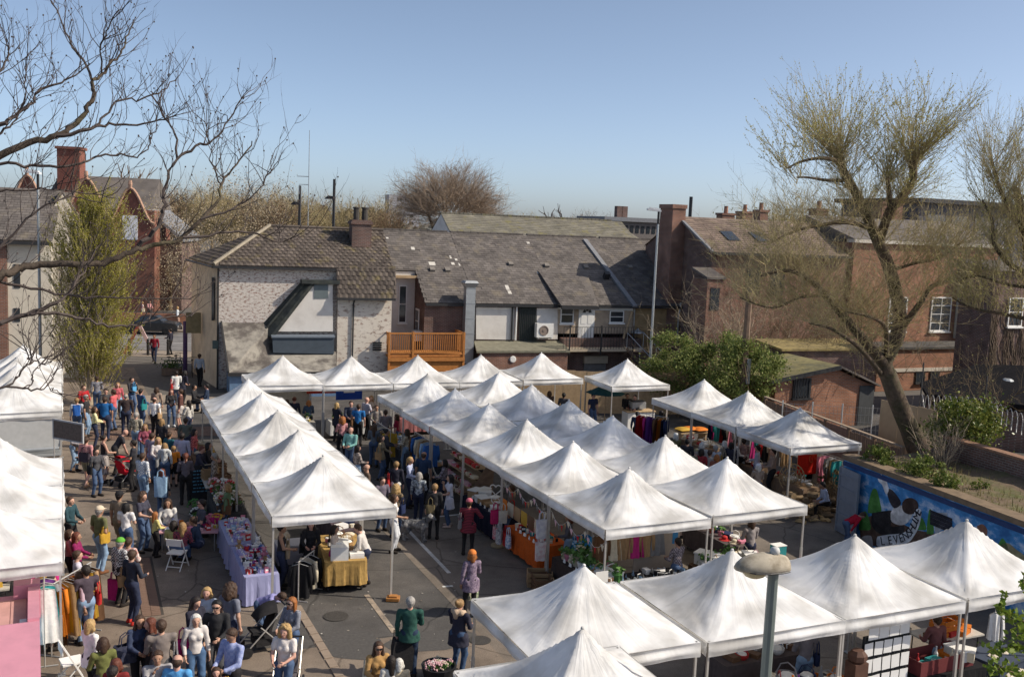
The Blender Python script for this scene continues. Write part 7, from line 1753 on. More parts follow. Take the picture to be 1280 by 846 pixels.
P_(*g2(1085,252),1.30,300,('short','dark'),(.07,.075,.10),NT,'man in slate grey t-shirt and sunglasses sitting in the shade','ff','t',sleeve='s',glasses=True)
i_mag=P_(*g2(508,522),1.64,150,('short','grey'),('check',(.55,.54,.55),(.05,.05,.06),26),BT,'woman in green cap and black and white check shirt','dd',fem=1,wide=1.2,hat=('cap',(.12,.36,.05)),hem=.82)
P_(*g2(568,515),1.62,170,('short','brown'),('blot',(.65,.6,.56),(.5,.25,.22),18),J,'brown haired woman in white floral top beside the green cap','fd',fem=1)
P_(*g2(590,603),1.74,150,('short','brown'),(.02,.024,.036),NT,'man in navy shirt and trousers wearing bright red trainers','fd',shoes=(.5,.04,.03),head=(30,0))
P_(*g2(200,478),1.60,100,('long','auburn'),(.22,.02,.09),BT,'woman in maroon top at the clothes rails','ff',fem=1)
P_(*g2(150,460),1.60,110,('bob','brown'),(.45,.16,.18),BT,'woman in dusky pink top beside the clothes rails','fd',fem=1)
P_(*g2(205,608),1.66,120,('short','brown'),(.5,.48,.56),NT,'woman in pale lilac top looking through the clothes rails','ff',fem=1,sleeve='s')
P_(*g2(268,712),1.76,230,('short','dark'),(.045,.035,.045),LJ,'man in dark waistcoat over pale shirt, holding food','ff',wide=1.08,sleeve='s')
P_(*g3(20,130),1.62,120,('long','dark'),(.68,.68,.7),('skirt',(.35,.15,.05)),'dark haired woman in white top sorting clothes by the pink trailer','ff',fem=1)
P_(*g3(296,438),1.66,150,('bob','blonde'),(.7,.68,.68),BT,'blonde woman in loose white shirt with shoulder strap','df',fem=1,hem=.78)
P_(*g3(388,566),1.66,215,('bob','brown'),(.14,.15,.05),BT,'brown haired woman in olive cardigan over black top','ff',fem=1)
P_(*g3(478,716),1.62,190,('bob','auburn'),(.2,.03,.03),BT,'auburn haired woman at the bottom edge of the lane','ff',fem=1)
P_(*g3(455,768),1.66,170,('short','dark'),(.05,.05,.06),BT,'dark haired man at the bottom edge in front of the auburn woman','dd')
i_nv=P_(*g3(645,408),1.68,40,('long','brown'),(.03,.04,.075),BT,'woman in navy jacket over pale blue top with navy bag','ff',fem=1)
P_(*g3(722,428),1.66,300,('long','auburn'),(.05,.035,.03),BT,'long haired woman in dark brown standing between friends','fd',fem=1)
P_(*g3(798,442),1.80,205,('short','brown'),(.20,.17,.155),DGRY and('jeans',DGRY),'tall man in grey brown shirt seen from behind','ff',wide=1.1)
P_(*g3(772,658),1.74,20,('short','brown'),(.33,.32,.33),BT,'bearded man in grey jumper with striped sleeve','uf')
P_(*g3(912,688),1.72,180,('thin','brown'),(.10,.32,.62),J,'balding man in bright blue t-shirt at the bottom edge','dd',sleeve='s',skin=1)
i_wh=P_(*g3(1042,402),1.66,25,('long','white'),(.62,.58,.56),('jeans',(.07,.13,.24)),'white haired woman in pale cardigan with hands in jeans pockets','pd',fem=1)
P_(*g3(1040,278),1.70,60,('long','dark'),(.022,.022,.026),J,'dark haired woman in black jacket looking down','ff',fem=1,head=(0,18))
P_(*g3(1120,212),1.68,5,('bob','blonde'),(.42,.48,.58),J,'blonde woman in pale blue shirt with sunglasses pushed up','dd',fem=1)
P_(*g3(1190,303),1.78,5,('short','black'),(.02,.02,.02),('jeans',DGRY),'man in black jumper and sunglasses holding a small green cup','pf',glasses=True)
P_(*g4(268,190),1.82,150,('curly','brown'),(.16,.17,.215),('jeans',NAVY),'tall curly haired man in grey t-shirt looking down at a pushchair','dd',sleeve='s',head=(20,15))
P_(*g4(478,240),1.12,75,('short','brown'),(.26,.25,.48),J,'person in lilac blue top bent over the black pushchair','xx',lean=66,sleeve='s')
i_teal=P_(*g4(705,282),1.66,330,('xlong','ginger'),('stripe',(.05,.06,.10),(.35,.36,.4),16),J,'woman with long ginger hair in striped navy top eating','ff',fem=1,glasses=True)
P_(*g4(655,482),1.64,350,('curly','blonde'),(.68,.63,.60),J,'curly blonde woman in white t-shirt pushing a pushchair','ff',fem=1,sleeve='s',wide=1.08)
P_(*g4(283,502),1.80,330,('short','brown'),('check',(.35,.40,.62),(.26,.31,.55),18),BT,'man in pale blue checked shirt looking at a paper in his hand','ff',wide=1.08,head=(0,22))
P_(*g4(170,775),1.35,20,('long','brown'),(.15,.04,.04),BT,'brown haired child peeping in at the bottom edge','dd')
i_tank=P_(352,655,1.66,100,('bun','dark'),BLK,('jeans',NAVY),'woman in black vest with canvas bag behind the lilac table','fd',fem=1,sleeve='n',skin=2)
P_(459,653,1.66,265,('short','brown'),(.55,.52,.5),('jeans',NAVY),'person in white shirt leaning on the brown skirted trolley','rf',lean=22)
P_(418,656,1.60,90,('bob','dark'),(.5,.42,.36),('skirt',MAG),'stallholder in beige top and magenta skirt beside the trolley','ff',fem=1)
P_(389,650,1.64,10,('long','dark'),(.015,.015,.018),BT,'stallholder in black in the shade behind the trolley','ff',fem=1)
P_(*g5(162,178),1.66,150,('bob','blonde'),(.022,.02,.024),BT,'blonde woman in black coat by the far tent pole','ff',fem=1,hem=.72)
P_(*g5(215,318),1.62,210,('curly','ginger'),(.5,.25,.26),BT,'ginger haired woman in pink top seen from behind','ff',fem=1)
P_(*g5(300,162),1.76,10,('short','brown'),(.03,.035,.055),BT,'bearded man in navy top facing the camera in the far aisle','ff',wide=1.1)
P_(*g5(372,192),1.76,180,('short','brown'),(.03,.16,.42),BT,'man in bright cobalt t-shirt seen from behind in the far aisle','dd',sleeve='s',wide=1.05)
P_(*g5(450,124),1.84,130,('bald','brown'),(.42,.41,.47),BT,'bald man in pale mauve t-shirt in the far aisle','fd',sleeve='s',skin=1,wide=1.1)
P_(*g5(298,413),1.76,340,('bald','brown'),(.24,.50,.46),J,'bald man in aqua shirt walking towards the camera','ff',skin=1,wide=1.12)
P_(*g5(522,383),1.66,180,('xlong','brown'),(.12,.14,.17),J,'long haired woman in denim shirt at the far stall','ff',fem=1)
P_(*g5(592,492),1.64,80,('bob','dark'),(.24,.20,.13),J,'woman in khaki jacket with a white bag','df',fem=1,hem=.8)
P_(*g5(640,430),1.66,100,('bun','black'),(.06,.06,.07),BT,'dark haired person behind the khaki jacket','ff')
P_(*g5(738,288),1.66,265,('bob','brown'),(.26,.02,.05),J,'stallholder in maroon t-shirt behind a far table','fd',fem=1,sleeve='s')
P_(*g5(452,768),1.74,290,('bald','brown'),(.12,.085,.065),BT,'bald man in brown t-shirt half hidden by a canopy','dd',sleeve='s',skin=0,glasses=True)
P_(*g5(735,742),1.64,180,('short','fair'),(.02,.02,.024),('trousers',(.6,.58,.56)),'person in black waistcoat and white trousers seen from behind','dd')
P_(*g5(868,698),1.70,80,('tail','blonde'),(.42,.46,.62),NT,'blonde woman in pale blue shirt carrying a white coat','fd',fem=1)
P_(*g5(1000,648),1.76,160,('thin','brown'),(.028,.05,.10),BT,'man in dark blue t-shirt facing the knitwear table','dd',sleeve='s',wide=1.1)
P_(600,560,1.7,250,('short','black'),(.02,.02,.02),BT,'stallholder in black behind the pink soap shelves','dd')
P_(*g6(92,276),1.62,170,('curly','blonde'),('blot',(.06,.06,.05),(.28,.2,.12),14),J,'curly blonde woman in dark floral top half hidden by a canopy','ff',fem=1)
i_dog=P_(*g6(80,348),1.68,90,('bob','brown'),(.62,.6,.6),('jeans',(.6,.62,.66)),'woman in white t-shirt and white jeans holding a dog lead','fd',fem=1,sleeve='s')
i_hb=P_(*g6(385,268),1.68,185,('short','fair'),(.018,.018,.018),('leggings',BLK),'woman in black leather jacket with short fair hair seen from behind','dd',fem=1)
P_(*g6(502,198),1.66,280,('long','black'),(.6,.6,.68),('jeans',JEAN),'long black haired woman in white tunic holding up a pink card','uf',fem=1,hem=.62,sleeve='s',shoes=(.55,.42,.36))
P_(*g6(645,383),1.64,178,('short','brown'),('stripe',(.30,.04,.06),(.05,.02,.03),7),('leggings',BLK),'woman in red and black patterned wrap seen from behind','od',fem=1,wide=1.2,hem=.72,hat=('wrap',(.45,.12,.16)))
i_or=P_(*g6(668,772),1.64,200,('bob','ginger'),('blot',(.27,.21,.27),(.16,.12,.18),22),('leggings',BLK),'woman with orange headscarf and mauve tunic carrying a patterned bag','fd',fem=1,hem=.68,hat=('wrap',(.65,.2,.05)))
i_gr=P_(*g8(492,172),1.72,182,('short','grey'),(.03,.085,.07),('jeans',(.025,.04,.075)),'older man in a bottle green jacket holding a shopping trolley','fd',wide=1.12,hem=.8)
P_(*g8(905,192),1.66,145,('bun','fair'),(.025,.025,.038),('jeans',(.05,.085,.16)),'woman in big navy parka with beige fur hood','ff',fem=1,wide=1.25,hem=.72,hood=(.48,.36,.26))
P_(*g8(222,548),1.62,20,('long','brown'),(.42,.25,.10),J,'brown haired woman in tan jacket and sunglasses at the bottom edge','fd',fem=1,glasses=True)
P_(*g8(330,668),1.46,200,('long','dark'),(.62,.6,.56),J,'dark haired girl in cream top beside the tan jacket','dd',fem=1)
P_(*g8(395,690),1.40,190,('bob','white'),(.5,.42,.3),J,'pale haired child beside the dark haired girl','dd')
rt=[(460,293,1.64,200,('bob','white'),(.15,.14,.07),'person in white hat and olive coat near the dress rail',dict(hat=('wrap',(.7,.7,.68)))),(560,342,1.68,170,('short','dark'),(.03,.03,.035),'person in black waistcoat over white shirt in the right aisle',{}),(690,372,1.62,160,('bob','white'),(.55,.52,.48),'white haired shopper in cream by the fence tents',{}),(640,432,1.60,190,('short','grey'),(.2,.2,.13),'shopper in khaki cap by the fence tents',dict(hat=('cap',(.24,.22,.14)))),(684,428,1.64,140,('bob','dark'),(.3,.04,.05),'dark haired shopper in red by the fence tents',{}),(810,396,1.68,200,('short','grey'),(.45,.48,.55),'shopper in pale blue shirt under the branch shadowed tent',{}),(890,358,1.66,215,('bob','white'),(.36,.31,.25),'white haired shopper in beige jacket under the branch shadowed tent',{}),(820,478,1.60,180,('bob','ginger'),(.25,.1,.07),'ginger haired shopper in rust top half hidden by a canopy',{}),(990,345,1.66,100,('short','brown'),(.66,.65,.66),'shopper in bright white shirt between two fence tents',{}),(950,370,1.66,140,('bob','black'),(.03,.03,.05),'shopper in navy beside the bright white shirt',{}),(1058,336,1.70,190,('short','dark'),('blot',(.35,.24,.22),(.2,.13,.14),14),'dark haired shopper in dusty pink patterned top',{}),(1182,398,1.70,250,('short','black'),(.48,.46,.55),'black haired shopper in pale lilac shirt near the red banner',{}),(1188,562,1.56,190,('bob','white'),(.34,.27,.22),'shopper in round white hat and beige coat near the wicker chair',dict(hat=('wrap',(.66,.66,.7)))),(330,92,1.70,200,('bob','dark'),(.26,.16,.06),'shopper in mustard behind the dress rail',{}),(120,100,1.66,160,('short','dark'),(.04,.06,.12),'shopper in denim jacket near the orange cushions',{}),(760,440,1.62,130,('short','brown'),(.4,.38,.36),'shopper in grey fleece beside the dark haired shopper',{})]
for x,y,h,fc,hr,tp_,lb,kw in rt:P_(*g9(x,y),h,fc,hr,tp_,random.choice([J,BT,NT]),lb,random.choice(['ff','fd','dd']),**kw)
P_(*g10(285,123),1.78,265,('short','black'),(.32,.24,.20),BT,'man in taupe shirt and dark trousers by the wicker chair','ff',wide=1.12)
P_(*g10(700,378),1.20,270,('short','black'),(.38,.43,.56),BT,'man in pale blue top sitting among the logs','ff','t',lean=18)
P_(*g10(840,612),1.10,95,('short','brown'),(.40,.015,.035),J,'person in red top bending down beside the grey door leaf','xx',lean=62)
P_(742,491.5,1.74,30,('short','dark'),(.022,.03,.05),J,'man in dark t-shirt standing by the green parasol','dd',sleeve='s')
P_(784.5,491.5,1.72,10,('short','black'),(.015,.015,.016),BT,'barista in black behind the coffee counter','ff')
P_(794,493.5,1.70,340,('bun','black'),(.02,.02,.022),BT,'second barista in black behind the coffee counter','ff',fem=1)
P_(687,488.5,1.66,200,('bob','brown'),(.1,.07,.06),BT,'brown haired shopper seen over the middle canopies','ff')
P_(705,491,1.68,160,('short','black'),(.04,.04,.05),BT,'black haired shopper seen over the middle canopies','dd',skin=3)
P_(359,499,1.66,150,('bob','brown'),(.03,.04,.03),BT,'brown haired shopper in dark green under the far row','ff',fem=1)
P_(368,496,1.70,190,('bun','auburn'),(.02,.02,.025),BT,'auburn haired shopper in black under the far row','dd',fem=1)
P_(386,500,1.60,200,('bob','ginger'),(.03,.045,.07),BT,'ginger haired shopper in navy under the far row','ff',fem=1)
P_(*g5(545,200),1.70,10,('short','brown'),(.25,.22,.2),BT,'stallholder in grey behind the far row table','ff')
P_(*g5(495,110),1.68,350,('long','fair'),(.45,.36,.3),BT,'fair haired stallholder in cream behind the far row table','ff',fem=1)
P_(193,418,1.76,5,('short','brown'),(.20,.015,.03),NT,'man in dark red sweatshirt walking up from the road','dd','w')
P_(213,410.5,1.74,260,('short','dark'),(.02,.022,.03),BT,'person in dark jacket beside the parked bicycles','df')
P_(246,417,1.76,90,('short','dark'),(.02,.03,.07),NT,'man in dark blue at the far corner of the house wall','fd')
P_(222,383,1.66,100,('long','blonde'),(.5,.55,.6),('jeans',(.3,.2,.16)),'blonde person in pale blue top on the pavement across the road','dd',fem=1)
P_(178,377,1.62,300,('short','fair'),('blot',(.55,.2,.2),(.6,.55,.5),8),BT,'person in red and white on the pavement across the road','dd')
P_(187,376,1.64,60,('bob','dark'),(.6,.3,.3),BT,'person in pink behind the dark car across the road','ff')
EX=[(121,470,1.7,200,'short','brown',(.1,.1,.12),'man in charcoal jumper at the far end of the lane crowd'),(147,478,1.66,30,'bob','fair',(.45,.1,.12),'fair haired woman in red cardigan at the far end of the lane crowd'),(176,486,1.7,150,'short','dark',(.05,.1,.2),'man in denim shirt walking up the lane'),(236,500,1.66,250,'long','dark',(.5,.48,.45),'dark haired woman in cream coat by the end canopy corner'),(118,508,1.64,120,'bob','brown',(.55,.5,.2),'woman in straw yellow top behind the blue polo man'),(170,515,1.72,180,'short','grey',(.16,.14,.1),'grey haired man in moss brown coat in the lane'),(181,530,1.6,20,'long','fair',(.14,.03,.05),'fair haired woman in wine top facing the camera in the lane'),(232,522,1.7,190,'short','brown',(.06,.07,.06),'man in dark green fleece near the crate stall'),(243,536,1.62,90,'bob','black',(.3,.05,.05),'black haired woman in red jacket at the crate stall'),(92,532,1.66,80,'short','dark',(.3,.28,.3),'person in grey top under the menu board'),(120,560,1.6,60,'bob','dark',(.03,.03,.035),'dark haired woman in black behind the striped skirt'),(178,566,1.68,160,'short','brown',(.3,.35,.45),'man in pale denim shirt beside the red pushchair'),(232,566,1.7,200,'tail','auburn',(.06,.05,.06),'woman with auburn ponytail in black near the chalkboard'),(268,566,1.66,280,'short','grey',(.13,.1,.08),'stallholder in brown behind the crate stall'),(284,604,1.64,275,'bob','fair',(.06,.1,.05),'stallholder in green apron behind the plant table'),(100,714,1.6,130,'bob','brown',(.3,.2,.24),'woman in mauve top by the rust orange rail'),(447,556,1.66,120,'bob','dark',(.1,.08,.07),'dark haired shopper at the near end of the far aisle'),(482,512,1.7,200,'short','brown',(.2,.18,.2),'man in grey jacket at the far aisle stalls'),(509,536,1.64,250,'long','brown',(.3,.25,.18),'woman in sand coloured jacket at the knitwear table'),(478,596,1.66,40,'short','dark',(.07,.06,.08),'man in dark plum shirt by the canopy edge'),(524,590,1.6,170,'bob','grey',(.16,.18,.2),'grey haired shopper in slate coat in the middle aisle'),(556,574,1.62,260,'bob','black',(.04,.03,.04),'black haired stallholder beside the soap shelves'),(640,606,1.66,270,'short','brown',(.08,.06,.05),'stallholder in dark brown behind the cushions'),(712,642,1.64,270,'bob','auburn',(.1,.1,.12),'stallholder in charcoal behind the end craft table'),(940,648,1.64,200,'bob','brown',(.07,.06,.06),'stallholder in the shade behind the brown front table'),(848,672,1.62,220,'short','dark',(.05,.04,.05),'stallholder in the shade behind the jewellery table'),(1010,780,1.62,190,'bob','grey',(.1,.09,.1),'stallholder in the shade behind the bric-a-brac table'),(1172,768,1.64,200,'short','brown',(.09,.03,.03),'stallholder in dark red behind the crate stall')]
for x,y,h,fc,hs_,hc_,tp_,lb in EX:
 if sum(tp_)<.3:tp_=tuple(v*1.7+.02 for v in tp_)
 if random.random()<.35:tp_=(random.choice(['blot','stripe','check']),tp_,tuple(min(.7,v*2+.12)for v in tp_),random.choice([14,18,22]))
 P_(x,y,h,fc,(hs_,hc_),tp_,random.choice([J,BT,NT,LJ]),lb,random.choice(['ff','fd','dd','df']),fem=int('woman' in lb or 'girl' in lb))
RG=random.Random(91)
LABELS={}
GC={'white':(.72,.71,.69),'cream':(.6,.53,.4),'pink':(.62,.22,.30),'pale pink':(.68,.42,.45),'magenta':(.45,.03,.18),'red':(.45,.03,.03),'orange':(.62,.18,.02),'mustard':(.5,.3,.04),'yellow':(.65,.48,.08),'green':(.08,.22,.06),'teal':(.03,.24,.25),'pale blue':(.28,.42,.58),'blue':(.04,.13,.38),'navy':(.02,.03,.08),'purple':(.16,.05,.24),'lilac':(.40,.36,.62),'brown':(.14,.075,.04),'tan':(.36,.23,.12),'black':(.015,.015,.017),'grey':(.22,.22,.23),'silver':(.5,.5,.5)}
def gm(c):return M_col(GC[c],.65)
PROTO={}
def proto(kind,c):
 key=(kind,c)
 if key in PROTO:return PROTO[key]
 mb=MB();m=[gm(c),M_WHITE,M_col((.05,.05,.05)),M_col((.1,.2,.05))]
 sm=False
 if kind=='gift_box':mb.bx(-.075,.075,-.055,.055,0,.075);mb.bx(-.08,.08,-.06,.06,.075,.1,0);mb.bx(-.012,.012,-.062,.062,.02,.104,1)
 elif kind=='greeting_card':mb.prism([(-.06,-.03,0),(-.06,0,.15),(-.06,.03,0)],(.12,0,0));mb.bx(-.045,.045,-.024,-.020,.05,.1,1)
 elif kind=='jam_jar':mb.lathe([(.036,0),(.04,.01),(.04,.075),(.032,.088)],8);mb.lathe([(.036,.088),(.036,.105)],8,mi=1)
 elif kind=='candle':mb.lathe([(.04,0),(.04,.09),(.0,.092)],8);mb.bx(-.004,.004,-.004,.004,.09,.11,2)
 elif kind=='soft_toy':mb.ball((0,0,.08),(.065,.055,.08),8);mb.ball((0,-.01,.195),.055,8);mb.ball((-.045,0,.245),.02,6);mb.ball((.045,0,.245),.02,6);mb.ball((-.07,-.04,.1),(.025,.04,.025),6);mb.ball((.07,-.04,.1),(.025,.04,.025),6);mb.ball((-.04,-.06,.02),(.028,.05,.028),6);mb.ball((.04,-.06,.02),(.028,.05,.028),6);sm=True
 elif kind=='picture_frame':mb.prism([(-.08,.0,0),(-.08,.02,0),(-.08,.06,.2),(-.08,.04,.2)],(.16,0,0));mb.prism([(-.06,-.006,.025),(-.06,.006,.025),(-.06,.04,.175),(-.06,.03,.175)],(.12,0,0),1)
 elif kind=='folded_cloth':
  mb.bx(-.15,.15,-.11,.11,0,.035);mb.bx(-.147,.146,-.112,.108,.036,.07);mb.bx(-.15,.148,-.108,.11,.071,.1)
 elif kind=='bottle':mb.lathe([(.035,0),(.036,.15),(.014,.2),(.013,.26),(.016,.265),(.016,.275)],8);mb.lathe([(.0365,.04),(.0365,.11)],8,mi=1)
 elif kind=='book':mb.bx(-.075,.075,-.105,.105,0,.028);mb.bx(-.068,.078,-.1,.1,.005,.023,1)
 elif kind=='basket':mb.lathe([(.11,0),(.15,.06),(.16,.12),(.14,.12),(.12,.03)],10);mb.tube([(-.15,0,.11),(-.1,0,.24),(0,0,.29),(.1,0,.24),(.15,0,.11)],.01,5);mb.ball((0,0,.1),(.12,.12,.05),7,1)
 elif kind=='wooden_crate':
  for z in(0,.09,.18):
   for y in(-.15,.14):mb.bx(-.22,.22,y,y+.012,z,z+.07)
   for x in(-.22,.208):mb.bx(x,x+.012,-.138,.14,z,z+.07)
  mb.bx(-.2,.2,-.13,.13,0,.012)
 elif kind=='cushion':
  mb.grid(lambda i,j:((i-.5)*.42,(j-.5)*.42,.05+.06*(16*i*(1-i)*j*(1-j))**.5),6,6);mb.grid(lambda i,j:((j-.5)*.42,(i-.5)*.42,.05-.05*(16*i*(1-i)*j*(1-j))**.5),6,6);sm=True
 elif kind=='pot_plant':
  mb.lathe([(.06,0),(.085,.13),(.09,.13),(.09,.15),(.07,.15)],8)
  r=random.Random(3)
  for i in range(34):
   u=rdir(r,.8);p=Vector((0,0,.18))+u*r.uniform(.05,.16);v=perp(u,r)*.035;w_=rdir(r)*.05;mb.add([p-w_,p+v,p+w_,p-v],[(0,1,2,3)],3)
 elif kind=='flower_pot':
  mb.lathe([(.06,0),(.085,.13),(.09,.15),(.07,.15)],8,mi=2);r=random.Random(5)
  for i in range(22):
   u=rdir(r,.8);p=Vector((0,0,.2))+u*r.uniform(.05,.15);v=perp(u,r)*.03;w_=rdir(r)*.04;mb.add([p-w_,p+v,p+w_,p-v],[(0,1,2,3)],3)
  for i in range(12):u=rdir(r,1.2);mb.ball(Vector((0,0,.22))+u*.14,.026,5,0)
 elif kind=='wreath':
  for i in range(14):a=2*PI*i/14;mb.ball((.15*math.cos(a),0,.17+.15*math.sin(a)),(.045,.03,.045),5,0 if i%3 else 1)
 elif kind=='hat':mb.lathe([(.17,0),(.175,.008),(.09,.02),(.085,.1),(.05,.125),(0,.128)],12)
 elif kind=='bread_loaf':mb.ball((0,0,.055),(.14,.07,.06),8);sm=True
 elif kind=='plastic_tub':mb.bx(-.2,.2,-.14,.14,0,.2);mb.bx(-.215,.215,-.155,.155,.2,.225,1)
 elif kind=='jewellery_card':mb.prism([(-.03,-.02,0),(-.03,.0,.09),(-.03,.02,0)],(.06,0,0));mb.ball((0,-.012,.05),.012,5,2)
 elif kind=='mug':mb.lathe([(.038,0),(.042,.09),(.036,.09),(.034,.01)],8);mb.tube([(.04,0,.07),(.065,0,.06),(.065,0,.035),(.04,0,.025)],.006,4)
 PROTO[key]=mb.mesh(kind,m,sm)
 return PROTO[key]
def put(kind,c,loc,rz,where,s=1.0):
 o=link(kind,proto(kind,c),None,loc,rz);o.scale=(s,s,s)
 lab='%s %s %s'%(c,kind.replace('_',' '),where)
 tag(o,lab,{'greeting_card':'card','jam_jar':'jar','soft_toy':'toy','picture_frame':'picture','folded_cloth':'cloth','wooden_crate':'crate','pot_plant':'plant','flower_pot':'plant','bread_loaf':'bread','plastic_tub':'tub','jewellery_card':'card','gift_box':'box'}.get(kind,kind.replace('_',' ')),'%s %s %s'%(c,kind.replace('_',' ')+('es' if kind[-1]=='x' else 's'),where))
 return o
def drape_mesh(L,W,H,drop,seed,open_back=False):
 r=random.Random(seed);n=96;per=[]
 for k in range(n):
  t_=k/n*2*(L+W)
  if t_<L:p=(t_-L/2,-W/2,0,-1)
  elif t_<L+W:p=(L/2,t_-L-W/2,1,0)
  elif t_<2*L+W:p=(L/2-(t_-L-W),W/2,0,1)
  else:p=(-L/2,W/2-(t_-2*L-W),-1,0)
  per.append(p)
 ph=r.uniform(0,6);rings=[]
 for j,f in enumerate((0,.15,.5,1.0)):
  rg_=[]
  for k,(x,y,nx,ny)in enumerate(per):
   w_=(.012+.028*f*(math.sin(k*.9+ph)+.6*math.sin(k*2.1+ph*2)))
   rg_.append((x+nx*max(.008,w_+.02*f),y+ny*max(.008,w_+.02*f),H+.006-drop*f-.012*math.sin(k*.37+ph)*f))
  rings.append(rg_)
 mb=MB();vs=[p for rg_ in rings for p in rg_];fs=[(j*n+k,j*n+(k+1)%n,(j+1)*n+(k+1)%n,(j+1)*n+k)for j in range(3)for k in range(n)]
 fs.append(tuple(range(n)))
 mb.add(vs,fs);return mb
TOPM=pm('table_top',(.5,.47,.42),.6,.1)
def table(F,u,v,L,W,where,cloth=None,drop=.6,along='v',H=.74,cl_label=None,seed=1,group='stall tables'):
 """trestle table centred at (u,v) of a stall frame, its length along v; cloth lies on it as a thing of its own"""
 p=F.wd(u,v);rz=F.yaw+(PI/2 if along=='v' else 0)
 t=thing('trestle_table','folding trestle table '+where,'table',(p.x,p.y,0),rz,None)
 MB().bx(-L/2,L/2,-W/2,W/2,H-.035,H).build('table_top',TOPM,t)
 lg=MB().tube([(0,0,0),(0,0,H-.036)],.014,5).mesh('leg',M_DARK_METAL)
 for sx in(-1,1):
  for sy in(-1,1):link('leg',lg,t,(sx*(L/2-.12),sy*(W/2-.07),0))
 if cloth is not None:
  m=cloth if not isinstance(cloth,tuple)else cloth_mat(cloth)
  o=drape_mesh(L,W,H,drop,seed).build('tablecloth',m,None,False,(p.x,p.y,0),rz);tag(o,cl_label or 'cloth draped over the table '+where,'tablecloth')
 return p,rz,H+(.008 if cloth is not None else 0)
def spread(tb,L,W,kinds,cols,n,where,s=(0.8,1.15),margin=.07,rows=3,riser=None):
 p,rz,H=tb;c_,s_=math.cos(rz),math.sin(rz)
 per=max(1,n//rows);k=0
 for j in range(rows):
  for i in range(per):
   if k>=n:return
   x=-L/2+margin+(L-2*margin)*(i+.5+RG.uniform(-.22,.22))/per;y=-W/2+margin+(W-2*margin)*(j+.5+RG.uniform(-.2,.2))/rows
   put(RG.choice(kinds),RG.choice(cols),(p.x+x*c_-y*s_,p.y+x*s_+y*c_,H),rz+RG.uniform(-.6,.6)-PI/2,where,RG.uniform(*s));k+=1
   # lane row, side facing the lane
LIL=(.30,.31,.50)
w1='on the lilac clothed table by the end tent leg'
tb=table(LR,-.12,-13.55,2.3,.8,'under the end tent of the lane row',('blot',(.34,.35,.56),(.31,.32,.52),3),.70,seed=3,cl_label='lilac blue tablecloth reaching the ground at the end of the lane row')
spread(tb,2.2,.75,['greeting_card','gift_box','candle','jam_jar','soft_toy','candle','mug','gift_box'],['pink','lilac','pale blue','white','magenta','blue','pale pink','purple','black','red','tan'],64,w1,rows=5)
w2='on the second lilac clothed table along the lane'
tb=table(LR,-.16,-11.1,2.2,.8,'under the second tent of the lane row',('blot',(.36,.37,.56),(.33,.34,.52),3),.68,seed=5,cl_label='lilac blue tablecloth next along the lane from the end one')
spread(tb,2.1,.75,['greeting_card','gift_box','candle','greeting_card','candle','mug','jam_jar'],['pale pink','white','silver','pale blue','pink','red','lilac','brown'],56,w2,rows=5)
w3='on the dark plant table beside the lane'
tb=table(LR,-.12,-8.2,2.6,.8,'with plants beside the lane',(.05,.05,.05),.6,seed=6,cl_label='black cloth under the pot plants beside the lane')
spread(tb,2.5,.75,['pot_plant','flower_pot','flower_pot','wreath'],['tan','white','red','pale pink','brown','cream'],30,w3,s=(.9,1.4))
for i in range(8):q=LR.wd(-.75-.25*RG.random(),-7.0-i*.3);put(RG.choice(['pot_plant','flower_pot']),RG.choice(['black','white','green']),(q.x,q.y,0),RG.uniform(0,6),'on the ground before the plant table',1.5)
w4='on the wooden crate stall beside the chalkboard'
tb=table(LR,-.1,-5.2,2.6,.85,'holding crates beside the chalkboard',None)
spread(tb,2.5,.8,['wooden_crate','basket','bread_loaf','wooden_crate'],['tan','brown','cream','tan'],16,w4,rows=2,s=(.9,1.2))
w5='on the brown stall at the far end of the lane row'
tb=table(LR,-.1,-2.0,2.6,.85,'at the far end of the lane row',(.16,.10,.06),.6,seed=8,cl_label='brown cloth on the far end table of the lane row')
spread(tb,2.5,.8,['basket','bread_loaf','wooden_crate','jam_jar','bottle'],['tan','brown','cream','mustard'],20,w5,rows=2)
for v,cl,lab in((-13.8,None,'aisle side of the end tent'),(-10.7,(.08,.06,.07),'aisle side of the second lane row tent'),(-7.6,None,'aisle side of the third lane row tent'),(-4.5,(.2,.17,.14),'aisle side of the fourth lane row tent'),(-1.4,None,'aisle side of the fifth lane row tent')):
 if v==-13.8:continue
 tb=table(LR,2.75,v,2.4,.75,'on the '+lab,cl,.6,seed=int(-v),cl_label='dark cloth on the table on the '+lab if cl else None)
 spread(tb,2.3,.7,['folded_cloth','basket','gift_box','jam_jar','book'],['tan','navy','cream','red','grey','white'],14,'on the '+lab,rows=2)
p=at(365,712);tb=thing('storage_tub','grey lilac plastic storage tub with bags on top in the end tent','tub',(p.x,p.y,0),LR.yaw)
MB().bx(-.42,.42,-.28,.28,0.25,.72).build('body',pm('tub_plastic',(.30,.30,.36),.5,.06),tb);MB().bx(-.45,.45,-.31,.31,.722,.77).build('lid',pm('tub_lid',(.38,.38,.42),.5,.06),tb)
MB().bx(-.4,.4,-.26,.26,0,.248).build('stand',M_BLACKP,tb)
p=at(392,727);st=thing('folding_stool','black folding camp stool between the tub and the trolley','stool',(p.x,p.y,0),.3)
mb=MB();mb.bx(-.2,.2,-.18,.18,.45,.47);mb.build('seat',M_BLACKP,st)
